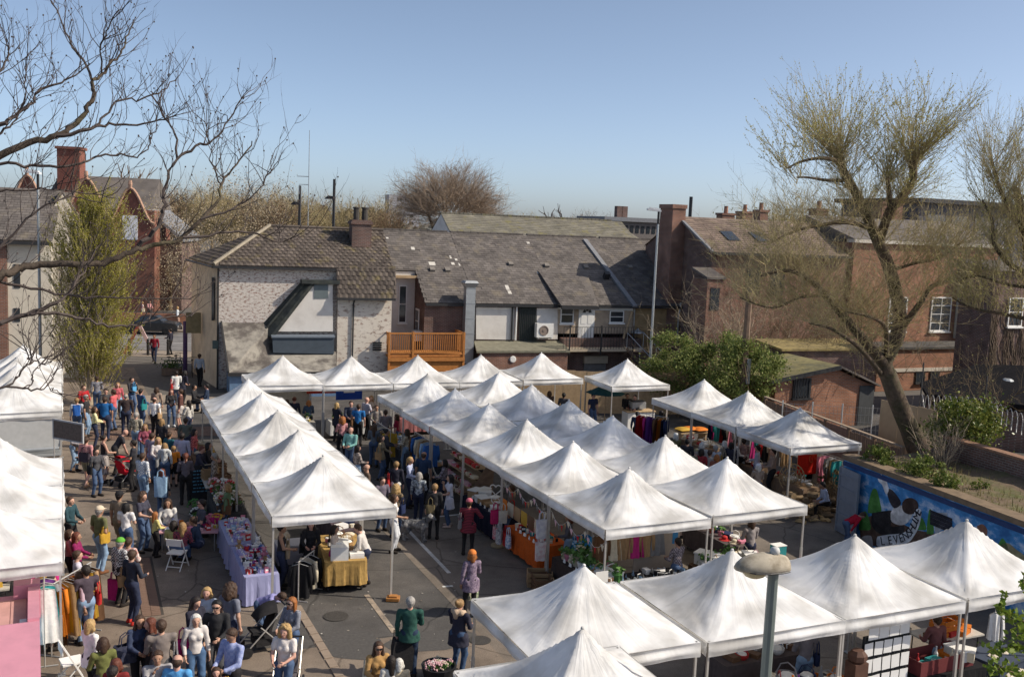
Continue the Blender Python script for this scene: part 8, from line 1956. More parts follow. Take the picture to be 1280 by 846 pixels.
for s in(-1,1):
 mb=MB();mb.tube([(-.2*s,-.16,0),(.2*s,-.16,.45)],.012,4);mb.build('leg',M_DARK_METAL,st);mb=MB();mb.tube([(-.2*s,.16,0),(.2*s,.16,.45)],.012,4);mb.build('leg',M_DARK_METAL,st)
def garment(kind,c,loc,rz,label,L=1.0,group=None,W=.42):
 """cloth hanging in folds from a hanger"""
 r=RG;ph=r.uniform(0,6);sl=kind in('shirt','jacket','coat')
 def fn(i,j):
  x=(i-.5)*W*(1+(.45*j if kind in('dress','skirt')else .1*j));f=math.sin(i*18+ph)*.03*j+.02*math.sin(i*9)
  return(x,f+.02,-j*L-.05*(abs(i-.5)*2)**2*(1-j))
 mb=MB();mb.grid(fn,14,6);mb.grid(lambda i,j:(fn(1-i,j)[0],fn(1-i,j)[1]-.05-.03*j,fn(1-i,j)[2]),14,6)
 m=cloth_mat(GC[c])if isinstance(c,str)else cloth_mat(c)
 root=thing('hanging_'+kind,label,kind,loc,rz,group)
 mb.build('cloth',m,root,True)
 if sl:
  for s in(-1,1):
   k=MB();k.tube([(s*W*.5,0,-.04),(s*(W*.5+.05),0,-.3),(s*(W*.5+.04),-.02,-.55)],[.06,.055,.045],6);k.build('sleeve',m,root,True)
 MB().tube([(-W*.48,0,-.03),(0,0,.03),(W*.48,0,-.03)],.008,4).tube([(0,0,.03),(0,0,.08),(.02,0,.1)],.005,4).build('hanger',M_ALU,root)
 return root
def rail(a,b,z,n,cols,kinds,name_label,glabel,L=1.0,group=None):
 a,b=Vector(a),Vector(b);d=b-a;rz=math.atan2(d.y,d.x)
 r=thing('clothes_rail',name_label,'clothes rail',(a.x,a.y,0),rz)
 MB().tube([(0,0,z),(d.length,0,z)],.016,6).build('bar',M_ALU,r)
 for x in(0.03,d.length-.03):MB().tube([(x,0,0),(x,0,z-.017)],.016,6).tube([(x,-.25,.02),(x,.25,.02)],.014,5).build('upright',M_ALU,r)
 for i in range(n):
  q=a+d*((i+.6+RG.uniform(-.2,.2))/(n+.2));c=cols[i%len(cols)];kd=kinds[i%len(kinds)]
  garment(kd,c,(q.x,q.y,z-.1),rz+PI/2+RG.uniform(-.35,.35),'%s %s hanging on %s'%(c,kd,glabel),L*RG.uniform(.85,1.1),'%s %s garments on %s'%(c,kd,glabel))
p=at(384,757);rail(at(372,752),at(392,735),1.0,4,['black','black','cream','black'],['jacket','coat'],'low rail of dark jackets at the foot of the end tent','the low rail by the end tent',.85)
pa_,pb_=at(414,741),at(463,738);F_=Frame((pa_+pb_)/2+Vector((-.42,.9,0)),LR.yaw-.12)
tr=thing('skirted_trolley','long market trolley with brown hessian skirt and small wheels','trolley',F_.wd(0,0),F_.yaw)
M_HESS=pm('hessian',(.40,.255,.085),.9,.2,14,.3,90,col2=(.30,.185,.06),mscale=3)
MB().bx(-.5,.5,-1.0,1.1,.78,.82).build('deck',M_TIMBER,tr)
d_=drape_mesh(1.04,2.14,.82,.62,12);d_.move(Matrix.Translation((0,.05,0)));d_.build('skirt',M_HESS,tr)
wh=MB().lathe([(.0,-.02),(.07,-.02),(.07,.02),(0,.02)],10).move(Matrix.Rotation(PI/2,4,'Y')).mesh('wheel',M_BLACKP)
for x in(-.42,.42):
 for y in(-.85,.95):link('wheel',wh,tr,(x,y,.07))
q=F_.wd(-.12,-.6);bx_=thing('white_box','white box with blue patterned end on the brown trolley','box',(q.x,q.y,.83),F_.yaw-.1)
MB().bx(-.22,.22,-.38,.38,0,.34).build('body',pm('white_card',(.72,.72,.70),.6,.05),bx_);MB().bx(-.221,-.2205,-.3,.3,.05,.3).build('blue_print',pm('blue_print',(.1,.2,.45),.6,.4,20),bx_);MB().bx(-.1,.05,-.1,.15,.341,.37).build('lid_flap',M_WHITE,bx_)
for i,(u,v,k_,c)in enumerate(((.2,-.3,'bread_loaf','tan'),(.15,.1,'basket','tan'),(-.1,.35,'basket','cream'),(.22,.55,'gift_box','cream'),(-.3,.1,'bottle','black'),(-.32,.5,'jam_jar','pink'),(.3,-.75,'folded_cloth','white'),(0,.8,'basket','brown'),(.3,.85,'bread_loaf','cream'))):
 q=F_.wd(u,v);put(k_,c,(q.x,q.y,.83),F_.yaw,'on the brown skirted trolley',1.2)
 # middle row, side facing the aisle (nearest stall first)
w6='among the plants at the end craft stall'
tb=table(MID,.55,-16.3,2.4,.85,'at the end craft stall',(.06,.045,.04),.6,seed=21,cl_label='dark cloth under the plants of the end craft stall')
spread(tb,2.3,.8,['pot_plant','soft_toy','basket','pot_plant','gift_box','flower_pot'],['tan','brown','pale blue','cream','white','green','pink'],32,w6,s=(1,1.5))
for i in range(7):q=MID.wd(-.05-.3*RG.random(),-17.2+i*.36);put(RG.choice(['pot_plant','basket','wooden_crate']),RG.choice(['tan','brown','green']),(q.x,q.y,0),RG.uniform(0,6),'on the ground at the end craft stall',1.5)
def bag(name,label,c,loc,rz,w=.42,h=.42,dp=.16,handles=True,cat='bag',tilt=0,mat=None):
 r=thing(name,label,cat,loc,rz);r.rotation_euler=(tilt,0,rz)
 m=mat or(cloth_mat(GC[c])if isinstance(c,str)else cloth_mat(c))
 def fn(a,b):
  t_=2*PI*a;s=1-.35*b**2;sq=lambda v:math.copysign(abs(v)**.55,v)
  return(sq(math.cos(t_))*w/2*(.9+.12*b),sq(math.sin(t_))*dp/2*s*(1+.12*math.sin(5*t_+3*b)),h*b+.012*math.sin(6*t_))
 mb=MB();mb.grid(fn,22,7);mb.add([fn(i/22,0)for i in range(22)],[tuple(range(21,-1,-1))]);mb.build('body',m,r,True)
 if handles:
  for s in(-1,1):MB().tube([(-w*.25,s*dp*.25,h*.97),(-w*.2,s*dp*.2,h+.16),(0,s*dp*.18,h+.22),(w*.2,s*dp*.2,h+.16),(w*.25,s*dp*.25,h*.97)],.012,5).build('handle',m,r)
 return r
q=at(722,697);bag('blue_sack','large bright blue bag slumped on the ground at the end craft stall',(.03,.22,.5),(q.x,q.y,0),.6,.8,.6,.6,False)
q=at(704,712);bag('hessian_sack','brown hessian sack on the ground below the plants',(.25,.16,.07),(q.x,q.y,0),1.0,.8,.4,.5,False,'sack',mat=M_HESS)
w7='on the orange clothed craft table'
tb=table(MID,.55,-13.3,2.0,.9,'under the orange cloth',(.55,.11,.02),.62,seed=23,cl_label='bright orange tablecloth with dark motifs on a craft table')
spread(tb,1.9,.8,['gift_box','picture_frame','jam_jar','folded_cloth','candle','greeting_card'],['white','cream','red','pink','black','teal'],26,w7)
for i in range(5):q=MID.wd(-.12+RG.uniform(-.1,.1),-12.0-i*.2);bag('gift_bag','%s hanging at the corner of the orange table'%['pink and white patterned bag','white dotted bag','grey patterned bag','red drawstring bag','pale blue patterned bag'][i],[('blot',(.7,.6,.6),(.6,.15,.2),20),('dots',(.5,.5,.5),(.7,.7,.7),16),('blot',(.3,.3,.33),(.6,.6,.6),20),'red',('dots',(.3,.42,.6),(.7,.7,.75),16)][i],(q.x,q.y,.28),MID.yaw+1.5,.3,.36,.12)
w8='on the dark table with white trays'
tb=table(MID,.5,-10.2,2.4,.9,'with white trays',(.012,.014,.03),.68,seed=25,cl_label='navy tablecloth hanging to the ground below the white trays')
spread(tb,2.3,.8,['plastic_tub','gift_box','plastic_tub','folded_cloth','candle'],['white','white','silver','white','tan'],16,w8,rows=2)
w9='on the tiered pink soap shelves'
shelf=thing('tiered_shelf','tiered display shelf stacked with pink and red soaps','shelf',MID.wd(.55,-7.4),MID.yaw)
for k in range(4):MB().bx(-.2,.42,-1.15,1.15,.45+k*.32,.48+k*.32).move(Matrix.Translation((k*.1,0,0))).build('shelf_board',M_TIMBER,shelf)
for y in(-1.16,1.16):MB().prism([(-.2,y,0),(.75,y,0),(.75,y,1.6),(.55,y,1.6),(-.2,y,.5)],(0,.02,0)).build('side_panel',M_WOOD,shelf)
for k in range(4):
 for i in range(15):q=MID.wd(.55-.1+k*.1,-7.4-1.05+i*.15);put(RG.choice(['gift_box','candle','folded_cloth']),RG.choice(['pale pink','red','white','pink','cream','brown']),(q.x,q.y,.482+k*.32),MID.yaw+1.57+RG.uniform(-.2,.2),w9,RG.uniform(.75,.95))
w10='on the knitwear table in the aisle'
tb=table(MID,.5,-4.4,2.4,.9,'with knitwear',(.05,.06,.08),.6,seed=27,cl_label='charcoal cloth on the knitwear table')
spread(tb,2.3,.8,['folded_cloth','hat','folded_cloth','cushion'],['grey','cream','navy','brown','black','tan','pale blue'],20,w10,rows=3)
w11='on the far end table of the middle row'
tb=table(MID,.5,-1.4,2.4,.9,'at the far end of the middle row',(.1,.1,.11),.6,seed=29,cl_label='grey cloth on the far end table of the middle row')
spread(tb,2.3,.8,['folded_cloth','hat','gift_box','basket'],['yellow','mustard','grey','white','pale blue','tan'],18,w11,rows=3)
q=MID.wd(.1,-6.0);rail(MID.wd(.15,-5.9),MID.wd(.15,-4.0),1.75,6,['blue','pale blue','tan','cream','blue','brown'],['jacket','shirt'],'clothes rail of blue and tan tops on the aisle','the aisle rail',.8)
rail(MID.wd(-.3,-2.6),MID.wd(-.3,-.8),1.5,7,['mustard','brown','tan','navy','cream','grey','brown'],['coat','dress'],'clothes rail of brown and mustard coats at the far aisle','the far aisle rail',.95)
for i,c in enumerate(['orange','cream','tan','mustard','brown','cream','red']):
 q=MID.wd(.25,-11.6-i*.45);o=put('cushion',c,(q.x,q.y,1.12),MID.yaw,'pegged up above the orange table',.95);o.rotation_euler=(PI/2,0,MID.yaw+PI/2)
pen=MB().add([(-.07,0,0),(.07,0,0),(0,.01,-.17),(-.07,.004,0),(.07,.004,0),(0,.014,-.17)],[(0,1,2),(5,4,3),(0,2,5,3),(1,4,5,2)])
pmesh=[pen.mesh('pennant',cloth_mat(GC[c]))for c in('cream','pale pink','grey','red','tan')]
for k,(u,v0,v1,z,lab)in enumerate(((.1,-11.9,-14.9,2.0,'string of small cloth pennants under the eave above the cushions'),(.05,-6.2,-8.8,1.05,'white lace pennant string along the soap shelf edge'),(.1,-14.95,-17.7,1.95,'string of cloth pennants above the end craft stall'))):
 b_=thing('bunting',lab,'bunting',MID.wd(u,v0),MID.yaw-PI/2);L_=v0-v1;n=int(L_/.17)
 MB().tube([(L_*i/12,0,z-.25*math.sin(PI*((i/4)%1)))for i in range(13)],.005,3).build('cord',M_WHITE,b_)
 for i in range(n):x=L_*(i+.5)/n;link('pennant',pmesh[(i if k!=1 else 0)%5],b_,(x,0,z-.25*math.sin(PI*((x/L_*3)%1))),RG.uniform(-.2,.2))
lp=MID.wd(-.02,-4*MSTEP)
hw_=thing('heart_wreath','white twig heart hanging with pink bags on a tent leg','wreath',(lp.x-.12,lp.y-.1,1.55),MID.yaw-.6)
for k,(s,z)in enumerate(((.17,.2),(.12,-.15))):
 MB().tube([(s*(16*math.sin(t_)**3)/16,0,z+s*(13*math.cos(t_)-5*math.cos(2*t_)-2*math.cos(3*t_)-math.cos(4*t_))/16)for t_ in np.linspace(0,2*PI,22)],.018,5).build('heart',pm('white_twig',(.6,.56,.5),.9,.2),hw_)
bag('drawstring_bag','bright pink cloth bag hanging on the tent leg below the twig heart',(.55,.03,.13),(lp.x-.1,lp.y-.15,.75),.4,.3,.4,.14)
bag('drawstring_bag','cream cloth bag hanging beside the bright pink bag',(.55,.5,.42),(lp.x+.12,lp.y-.22,.8),.2,.26,.36,.12)
lp2=MID.wd(-.05,-5*MSTEP)
for z,c,lab in((1.25,('blot',(.62,.6,.6),(.5,.48,.52),9),'pale grey patterned fabric bag hung high on a tent leg'),(.65,('blot',(.6,.42,.42),(.66,.6,.58),11),'pale pink patterned fabric bag hung low on a tent leg')):bag('fabric_bag',lab,c,(lp2.x-.1,lp2.y-.14,z),.3,.3,.5,.12)
fs_=at(622,684);ft_=thing('tent_weight','pale round weight at the foot of a tent leg by the twig heart','tent weight',(lp.x,lp.y,0));MB().lathe([(.0,.02),(.2,.02),(.2,.08),(.1,.1),(0,.1)],12).build('disc',pm('weight_tan',(.4,.32,.2),.8,.15),ft_)
fl_=at(491.3,750);ft2=thing('tent_weight','rusty orange weight on the outer leg of the trolley tent','tent weight',(fl_.x,fl_.y,0));MB().bx(-.16,.16,-.13,.13,.02,.09).bx(-.1,.1,-.08,.08,.09,.13).build('block',pm('rust_orange',(.38,.17,.05),.8,.3),ft2)
q=MID.wd(-.06,-6*MSTEP+.06);sg=thing('white_sign','white paper sign tied to the front leg of the craft stall','sign',(q.x,q.y,.85),MID.yaw);MB().bx(-.17,.17,-.09,-.08,0,.5).build('paper',M_WHITE,sg)
q=MID.wd(0.03,-6*MSTEP+.03);ft3=thing('tent_weight','grey slab weight at the front leg of the craft stall','tent weight',(q.x,q.y,0),.4);MB().bx(-.25,.25,-.2,.2,.02,.1).build('slab',pm('grey_slab',(.3,.29,.27),.9,.15),ft3)
w12='on the dark jewellery table at the front'
tb=table(MID,1.9,-17.2,2.2,.8,'facing the near row',(.02,.02,.025),.7,'u',seed=31,cl_label='black tablecloth on the jewellery table facing the near row')
spread(tb,2.1,.7,['jewellery_card','jewellery_card','jewellery_card','gift_box'],['white','pale blue','white','black'],30,w12,s=(1,1.5))
pn_=MID.wd(2.5,-16.4);bp=thing('backdrop_board','beige display panel with blue badge leaning at the back of the jewellery stall','panel',(pn_.x,pn_.y,0),MID.yaw+.1);MB().bx(-.75,.75,0,.03,.35,1.7).build('panel',pm('beige_panel',(.42,.34,.27),.9,.08),bp);MB().bx(.5,.68,-.006,-.001,1.2,1.6).build('badge',pm('badge_blue',(.05,.25,.5),.5,.1),bp)
for i in range(6):
 q=MID.wd(.7+i*.33,-16.6);garment(['shirt','dress'][i%2],['brown','cream','tan','magenta','tan','grey'][i],(q.x,q.y,1.75),MID.yaw,'%s %s pegged at the back of the jewellery stall'%(['dark brown','cream','sandy','magenta','tan','grey'][i],['shirt','dress'][i%2]),.7,None,.34)
bs_=MID.wd(5.65,-17.3);bst_=thing('box_stand','low grey stand under the pink and teal storage boxes','stand',(bs_.x,bs_.y,0),MID.yaw);MB().bx(-.4,.4,-.25,.25,.56,.6).build('shelf',TOPM,bst_)
for x in(-.36,.36):MB().bx(x-.02,x+.02,-.22,.22,0,.559).build('leg',M_ALU,bst_)
w13='on the brown table under the front shaded tent'
tb=table(MID,4.3,-17.1,2.0,.8,'under the front shaded tent',(.12,.07,.04),.6,'u',seed=33,cl_label='brown cloth on the table under the front shaded tent')
spread(tb,1.9,.7,['basket','pot_plant','jam_jar','bread_loaf','gift_box','plastic_tub'],['tan','brown','green','cream','white','pale pink'],24,w13,s=(1,1.5))
for k,(u,c,lab)in enumerate(((5.55,'pink','pink patterned storage box at the corner of the shaded row'),(5.75,'teal','teal storage box above the pink one at the corner of the shaded row'))):
 q=MID.wd(u,-17.3);b_=thing('storage_box',lab,'box',(q.x,q.y,.62+k*.3),MID.yaw);MB().bx(-.17,.17,-.13,.13,0,.26).build('body',M_col(GC[c]),b_);MB().bx(-.18,.18,-.14,.14,.262,.28).build('lid',M_WHITE,b_)
q=MID.wd(5.0,-17.4);b_=thing('dark_bin','black bin with green lining beside the storage boxes','bin',(q.x,q.y,0));MB().lathe([(.2,0),(.24,.8),(.22,.8),(.2,.7)],12).build('body',M_BLACKP,b_);MB().ball((0,0,.78),(.2,.2,.1),8).build('bin_liner',gm('green'),b_)
for v in(-15,-12,-9,-6,-3):
 lab='on the %s shaded aisle table'%{-15:'first',-12:'second',-9:'third',-6:'fourth',-3:'fifth'}[v]
 tb=table(MID,5.65,v+.1,2.3,.8,lab[3:],(.1,.08,.08),.6,seed=40-v,cl_label='dark cloth '+lab);spread(tb,2.2,.7,['folded_cloth','basket','gift_box','hat','pot_plant'],['tan','red','cream','navy','pink','white'],12,lab,rows=2)
 # far row
BF=Frame((-9.75,41.29),0.393)
for i in range(5):
 lab=['under the corner house end tent of the far row','under the blue banner of the far row','under the far row tent below the balcony','under the far row tent below the flue','under the far row tent below the shutter'][i]
 tb=table(BF,i*3.04,-.9,2.4,.8,lab,[(.3,.28,.25),(.5,.5,.5),(.25,.1,.1),(.2,.2,.25),(.3,.28,.2)][i],.6,'u',seed=60+i,cl_label='cloth on the table '+lab)
 spread(tb,2.3,.7,['gift_box','basket','pot_plant','folded_cloth','bottle'],['red','white','green','tan','pale blue','yellow'],16,lab,rows=2)
q=BF.wd(3.2,1.2);bn=thing('cloth_banner','royal blue banner with white lettering hung inside a far row tent','banner',(q.x,q.y,1.2),BF.yaw);MB().bx(-.6,.6,0,.02,0,.75).build('cloth',cloth_mat((.02,.06,.32)),bn)
for k,(z,wd)in enumerate(((.5,.7),(.32,.5))):MB().bx(-wd/2,wd/2,-.006,-.001,z,z+.07).build('lettering',M_WHITE,bn)
q=BF.wd(2.0,1.3);bn=thing('cloth_banner','red banner hung inside the first far row tent','banner',(q.x,q.y,1.5),BF.yaw);MB().bx(-.7,.7,0,.02,0,.5).build('cloth',cloth_mat((.4,.05,.03)),bn)
ww_=thing('wind_break','cream cloth windbreak closing the back of the far row by the corner house','windbreak',BF.wd(0,1.55),BF.yaw)
for i in range(3):MB().bx(-1.5+i,-.504+i,0,.015,.05,2.0).build('panel',cloth_mat((.42,.38,.32)),ww_)
# coffee tent
CFm=Frame((5.45,45.35),.36)
ct=thing('coffee_counter','white fronted coffee counter with steel machine on top','counter',CFm.wd(.5,-.4),CFm.yaw);MB().bx(-.7,.7,-.3,.3,0,.95).build('body',M_WHITE,ct);MB().bx(-.75,.75,-.35,.35,.952,.99).build('worktop',M_TIMBER,ct)
cm_=thing('coffee_machine','steel espresso machine standing on the coffee counter','coffee machine',CFm.wd(.45,-.35,.99),CFm.yaw);MB().bx(-.35,.35,-.2,.22,.1,.4).bx(-.35,.35,.02,.22,0,.099).build('body',M_GREY_METAL,cm_);MB().bx(-.3,.3,-.15,.15,.402,.46).build('cup_tray',M_DARK_METAL,cm_)
pa2=thing('parasol','dark green parasol opened beside the coffee counter','parasol',CFm.wd(-.9,.3),0);MB().tube([(0,0,0),(0,0,2.1)],.02,6).build('pole',M_TIMBER,pa2)
mb=MB();mb.lathe([(.95,1.72),(.93,1.70),(.5,1.92),(.02,2.1)],8);mb.build('canopy',cloth_mat((.012,.05,.055)),pa2)
for i,(u,v,c)in enumerate(((2.0,-2.6,'orange'),(2.4,-2.8,'orange'),(1.6,-2.7,'mustard'))):q=CFm.wd(u,v);put('cushion',c,(q.x,q.y,.45),.5,'on the low stand before the coffee tent',1.6)
ls_=thing('low_stand','low timber stand of orange cushions before the coffee tent','stand',CFm.wd(2.0,-2.7),CFm.yaw);MB().bx(-.7,.7,-.35,.35,.38,.44).build('board',M_TIMBER,ls_)
for x in(-.6,.6):MB().bx(x-.04,x+.04,-.3,.3,0,.378).build('trestle',M_TIMBER,ls_)
# fence row
RF=Frame((7.97,39.89),.387)
q0,q1=at(797,566),at(828,556);rail(aty(797,520,40.5).xy.to_3d(),aty(836,520,39.6).xy.to_3d(),1.75,9,['red','red','magenta','purple','purple','brown','orange','navy','navy'],['dress','dress','coat'],'clothes rail of red and purple dresses in the right aisle','the dress rail',1.35)
for k,v in enumerate((-.2,-3.3,-6.2)):
 rail(RF.wd(1.1,v+1.1),RF.wd(1.1,v-1.1),1.7,8,['navy','magenta','teal','red','black','cream','pink','grey'][k:]+['tan'],['dress','jacket','shirt'],['clothes rail under the tent beside the dress rail','clothes rail below the branch shadowed tent','clothes rail beside the wicker chair tent'][k],['the rail in the first fence tent','the rail in the branch shadowed tent','the rail in the wicker chair tent'][k],1.0)
 lab=['in the first tent by the fence','in the branch shadowed tent','in the wicker chair tent'][k]
 tb=table(RF,-.2,v,2.2,.7,lab,(.22,.15,.1),.6,seed=70+k,cl_label='brown cloth on the table '+lab);spread(tb,2.1,.6,['basket','folded_cloth','hat','mug'],['tan','cream','white','red','brown'],14,lab,rows=2)
q=at(1008,606);q=aty(1008,590,34.2);bn=thing('red_banner','bright red cloth banner with swirling orange print under the fence tent','banner',(q.x,q.y,.95),RF.yaw);MB().grid(lambda i,j:((i-.5)*.85,.03*math.sin(i*9),j*1.15),10,2).build('cloth',cloth_mat((.5,.02,.01)),bn)
MB().tube([(.15+(.16-.012*i)*math.cos(i*.6),-.045,.55+(.2-.012*i)*math.sin(i*.6))for i in range(14)],.012,4).build('swirl',M_col((.6,.12,.04)),bn)
q=at(987,632);wc=thing('wicker_chair','round backed wicker peacock chair by the log pile','chair',(q.x,q.y,0),-.3)
M_WICK=pm('wicker',(.34,.24,.13),.85,.25,30,.3,80)
mb=MB();mb.lathe([(.26,0),(.17,.2),(.2,.38),(.3,.42),(.3,.46),(.0,.46)],14);mb.build('seat',M_WICK,wc)
mb=MB()
for rr_ in(.2,.32,.43):mb.tube([(rr_*math.cos(t_),.24+.06*math.sin(t_),.95+rr_*1.15*math.sin(t_))for t_ in np.linspace(-.9,PI+.9,18)],.02,5)
for k in range(13):t_=-.5+(PI+1)*k/12;mb.tube([(.05*math.cos(t_),.22,.62),(.42*math.cos(t_),.27,.95+.48*math.sin(t_))],.011,4)
mb.build('backrest',M_WICK,wc)
r_=random.Random(6)
for i in range(46):
 px,py=r_.uniform(975,1045),r_.uniform(612,652);q=at(px,py);L_=r_.uniform(.25,.6);rr_=r_.uniform(.06,.15)
 mb=MB();mb.tube([(-L_/2,0,0),(L_/2,0,0)],[rr_,rr_*.9],8);lay=r_.choice((0,0,.2,.42))
 o=mb.build('log',[pm('log_bark',(.22,.155,.09),.95,.3,12,.5,40),],None,False,(q.x,q.y,rr_+lay),r_.uniform(0,3.14));tag(o,'split log in the log pile beside the wicker chair','log','logs of the log pile')
for i in range(16):
 px,py=r_.uniform(1000,1040),r_.uniform(640,655);q=at(px,py);mb=MB();mb.prism([(-.18,-.06,0),(.18,-.05,0),(.15,.07,.02),(-.14,.06,.03)],(0,0,.03));o=mb.build('wood_chunk',pm('fresh_wood',(.5,.35,.17),.9,.15),None,False,(q.x,q.y,.002+.03*(i%3)),r_.uniform(0,6));tag(o,'pale split wood chunk scattered before the log pile','wood','wood chunks before the log pile')
for i,(px,py)in enumerate(((1003,600),(1018,596),(1030,590))):
 q=aty(px,py+8,34.0-i*.5);b_=bush('brushwood_bundle',['leaning bundle of dry twigs right of the red banner','second bundle of dry twigs leaning on the fence','loose dry brushwood by the grey door leaf'][i],'brushwood',(q.x+.9,q.y,.8),(.35,.3,.7),160,.12,M_PETAL if 0 else leafmat('dry_leaf',(.14,.1,.05),(.22,.15,.07),(.3,.21,.1)),400+i,14)
 # near row stalls
NF=Frame((1.46,16.91),.415)
w14='on the bric-a-brac table behind the street lamp'
tb=table(NF,4.4,-.75,2.0,.75,'behind the street lamp',(.42,.40,.37),.5,'u',seed=81,cl_label='pale cloth on the bric-a-brac table behind the street lamp')
spread(tb,1.9,.65,['gift_box','soft_toy','mug','book','bottle','basket'],['red','navy','purple','grey','cream','orange','black'],24,w14,s=(1,1.5))
tb=table(NF,4.6,.8,2.0,.7,'at the back of the street lamp stall',(.1,.08,.08),.6,'u',seed=82,cl_label='dark cloth at the back of the street lamp stall')
spread(tb,1.9,.6,['gift_box','folded_cloth','basket'],['red','white','brown','blue'],12,'at the back of the street lamp stall',rows=2)
for i in range(3):q=NF.wd(2.5+i*.35,-1.0);bag('shopping_bag',['dark grey bag on the ground behind the lamp post','brown bag on the ground behind the lamp post','pale canvas bag on the ground behind the lamp post'][i],[(.06,.06,.065),(.16,.1,.06),(.5,.45,.38)][i],(q.x,q.y,0),.3,.4,.5,.25)
cb_=thing('card_board','dark wire grid board hung with rows of white cards','display board',NF.wd(6.22,-1.12),NF.yaw+.05)
mb=MB()
for i in range(10):mb.bx(-.62+i*.138,-.612+i*.138,-.004,.004,0.25,1.75)
for k in range(9):mb.bx(-.62,.63,-.0042,.0038,.25+k*.187,.258+k*.187)
mb.build('wire_grid',M_DARK_METAL,cb_)
MB().bx(-.63,.64,.03,.05,.25,1.75).build('backing',pm('dark_backing',(.02,.022,.025),.8,.1),cb_)
cdm=MB().bx(-.11,.11,-.012,-.006,0,.27).mesh('card',pm('white_card_paper',(.74,.74,.73),.7,.04))
for j in range(4):
 for i in range(5):
  o=link('card',cdm,cb_,(-.5+i*.25,-.002,.33+j*.34));o.rotation_euler=(0,RG.uniform(-.07,.07),0)
for i in range(4):
 o=link('card',cdm,cb_,(-.42+i*.28,-.012,1.68));o.scale=(1.2,1,.9)
bn_=thing('carved_post','dark brown carved wooden post beside the board of cards','post',NF.wd(5.35,-1.25),NF.yaw);MB().bx(-.16,.16,-.14,.14,0,1.35).build('shaft',pm('dark_wood',(.1,.05,.035),.7,.25),bn_);MB().ball((0,0,1.45),(.2,.18,.16),8).build('finial',pm('dark_wood',(.1,.05,.035)),bn_)
w15='on the crate stall of the mural tent'
tb=table(NF,7.9,-.9,1.9,.75,'holding red crates',(.015,.015,.016),.7,'u',seed=83,cl_label='black cloth below the dark red crates')
cr_=thing('red_crate','long dark red crate filled with bric-a-brac','crate',NF.wd(7.8,-.9,.75),NF.yaw+.05);MB().bx(-.75,.75,-.28,.28,0,.02).build('base',M_col((.13,.025,.03)),cr_)
for a in((-.75,.75,-.3,-.28),(-.75,.75,.28,.3),(-.77,-.75,-.3,.3),(.75,.77,-.3,.3)):MB().bx(*a,0,.3).build('side',M_col((.14,.028,.03)),cr_)
for i in range(16):q=NF.wd(7.15+.09*i,-.9+RG.uniform(-.18,.18));put(RG.choice(['bottle','folded_cloth','book','plastic_tub','mug','soft_toy']),RG.choice(['cream','white','teal','orange','red','silver']),(q.x,q.y,.78+RG.random()*.1),RG.uniform(0,3),'in the dark red crate',RG.uniform(.9,1.3))
tbx=thing('blue_tub','large navy blue plastic tub with cream cloth over its edge','tub',NF.wd(9.75,-.8),NF.yaw+.2);MB().bx(-.6,.6,-.38,.38,0,.62).bx(-.64,.64,-.42,.42,.62,.68).build('body',M_col((.05,.065,.10)),tbx)
cl_=MB().grid(lambda i,j:((i-.5)*.7,-.45+.5*j,.7-.35*(1-j)**2+.03*math.sin(i*11)),10,8).build('cream_cloth',cloth_mat((.55,.49,.4)),None,True,NF.wd(9.75,-.8),NF.yaw+.2);tag(cl_,'crumpled cream cloth hanging over the navy tub','cloth')
ob_=NF.wd(9.2,-.3);tb=table(NF,9.4,.3,1.6,.7,'behind the navy tub',None,along='u')
o=put('wooden_crate','orange',(tb[0].x,tb[0].y,tb[2]),.5,'behind the navy tub',1.4)
for i in range(8):q=NF.wd(8.8+.16*i,.3);put(RG.choice(['folded_cloth','book','gift_box']),RG.choice(['red','orange','grey','brown']),(q.x,q.y+RG.uniform(-.2,.2),.745),RG.uniform(0,3),'on the table behind the navy tub',1.1)
for s in(-1,1):q=NF.wd(8.72+s*.1,-1.52);garment('cloth','white',(q.x,q.y,2.0),NF.yaw+s*.5,['white cloth tied to the tent leg on its lane side','','white cloth tied to the tent leg on its mural side'][s+1],.55,None,.2)
w16='on the covered table under the tent nearest the green jacket'
tb=table(NF,0,.2,2.0,.8,'under the tent nearest the green jacket',(.2,.16,.13),.6,'u',seed=84,cl_label='brown cloth under the tent nearest the green jacket')
# clothes stall and trailer on the left
WF=Frame((-8.72,18.71),.4345)
rail(at(52,832)+Vector((0,0.4,0)),at(84,815)+Vector((0,1.2,0)),1.55,13,['orange','brown','orange','mustard','tan','brown','mustard'],['dress','skirt','coat'],'clothes rail of rust orange and mustard garments by the pink trailer','the rust orange rail',1.15)
for k,(v0,v1)in enumerate(((2.6,.5),(5.4,3.2),(8.4,6.2))):
 rail(WF.wd(-.35,v0),WF.wd(-.35,v1),1.7,10,[['purple','grey','teal','white','magenta','mustard'],['magenta','pale pink','mustard','navy','red'],['grey','brown','red','navy','teal']][k],['dress','shirt','skirt'],['clothes rail under the tent edge beside the trailer','clothes rail of pinks under the middle clothes tent','clothes rail under the tent nearest the menu board'][k],['the rail beside the trailer','the rail of pinks','the rail nearest the menu board'][k],1.05)
 tb=table(WF,-1.5,(v0+v1)/2,2.0,.8,['in the tent beside the trailer','in the middle clothes tent','in the tent nearest the menu board'][k],None)
 spread(tb,1.9,.7,['folded_cloth','hat'],['grey','purple','white','red','mustard','navy'],12,['in the tent beside the trailer','in the middle clothes tent','in the tent nearest the menu board'][k],rows=2)
pk0,pk1=at(46,727,1.75),at(47,800,1.75);dpk=(pk1-pk0);TY=math.atan2(dpk.y,dpk.x)
trl=thing('pink_trailer','pink and pale blue painted food trailer with open topped deck','trailer',(pk0.x,pk0.y,0),TY)
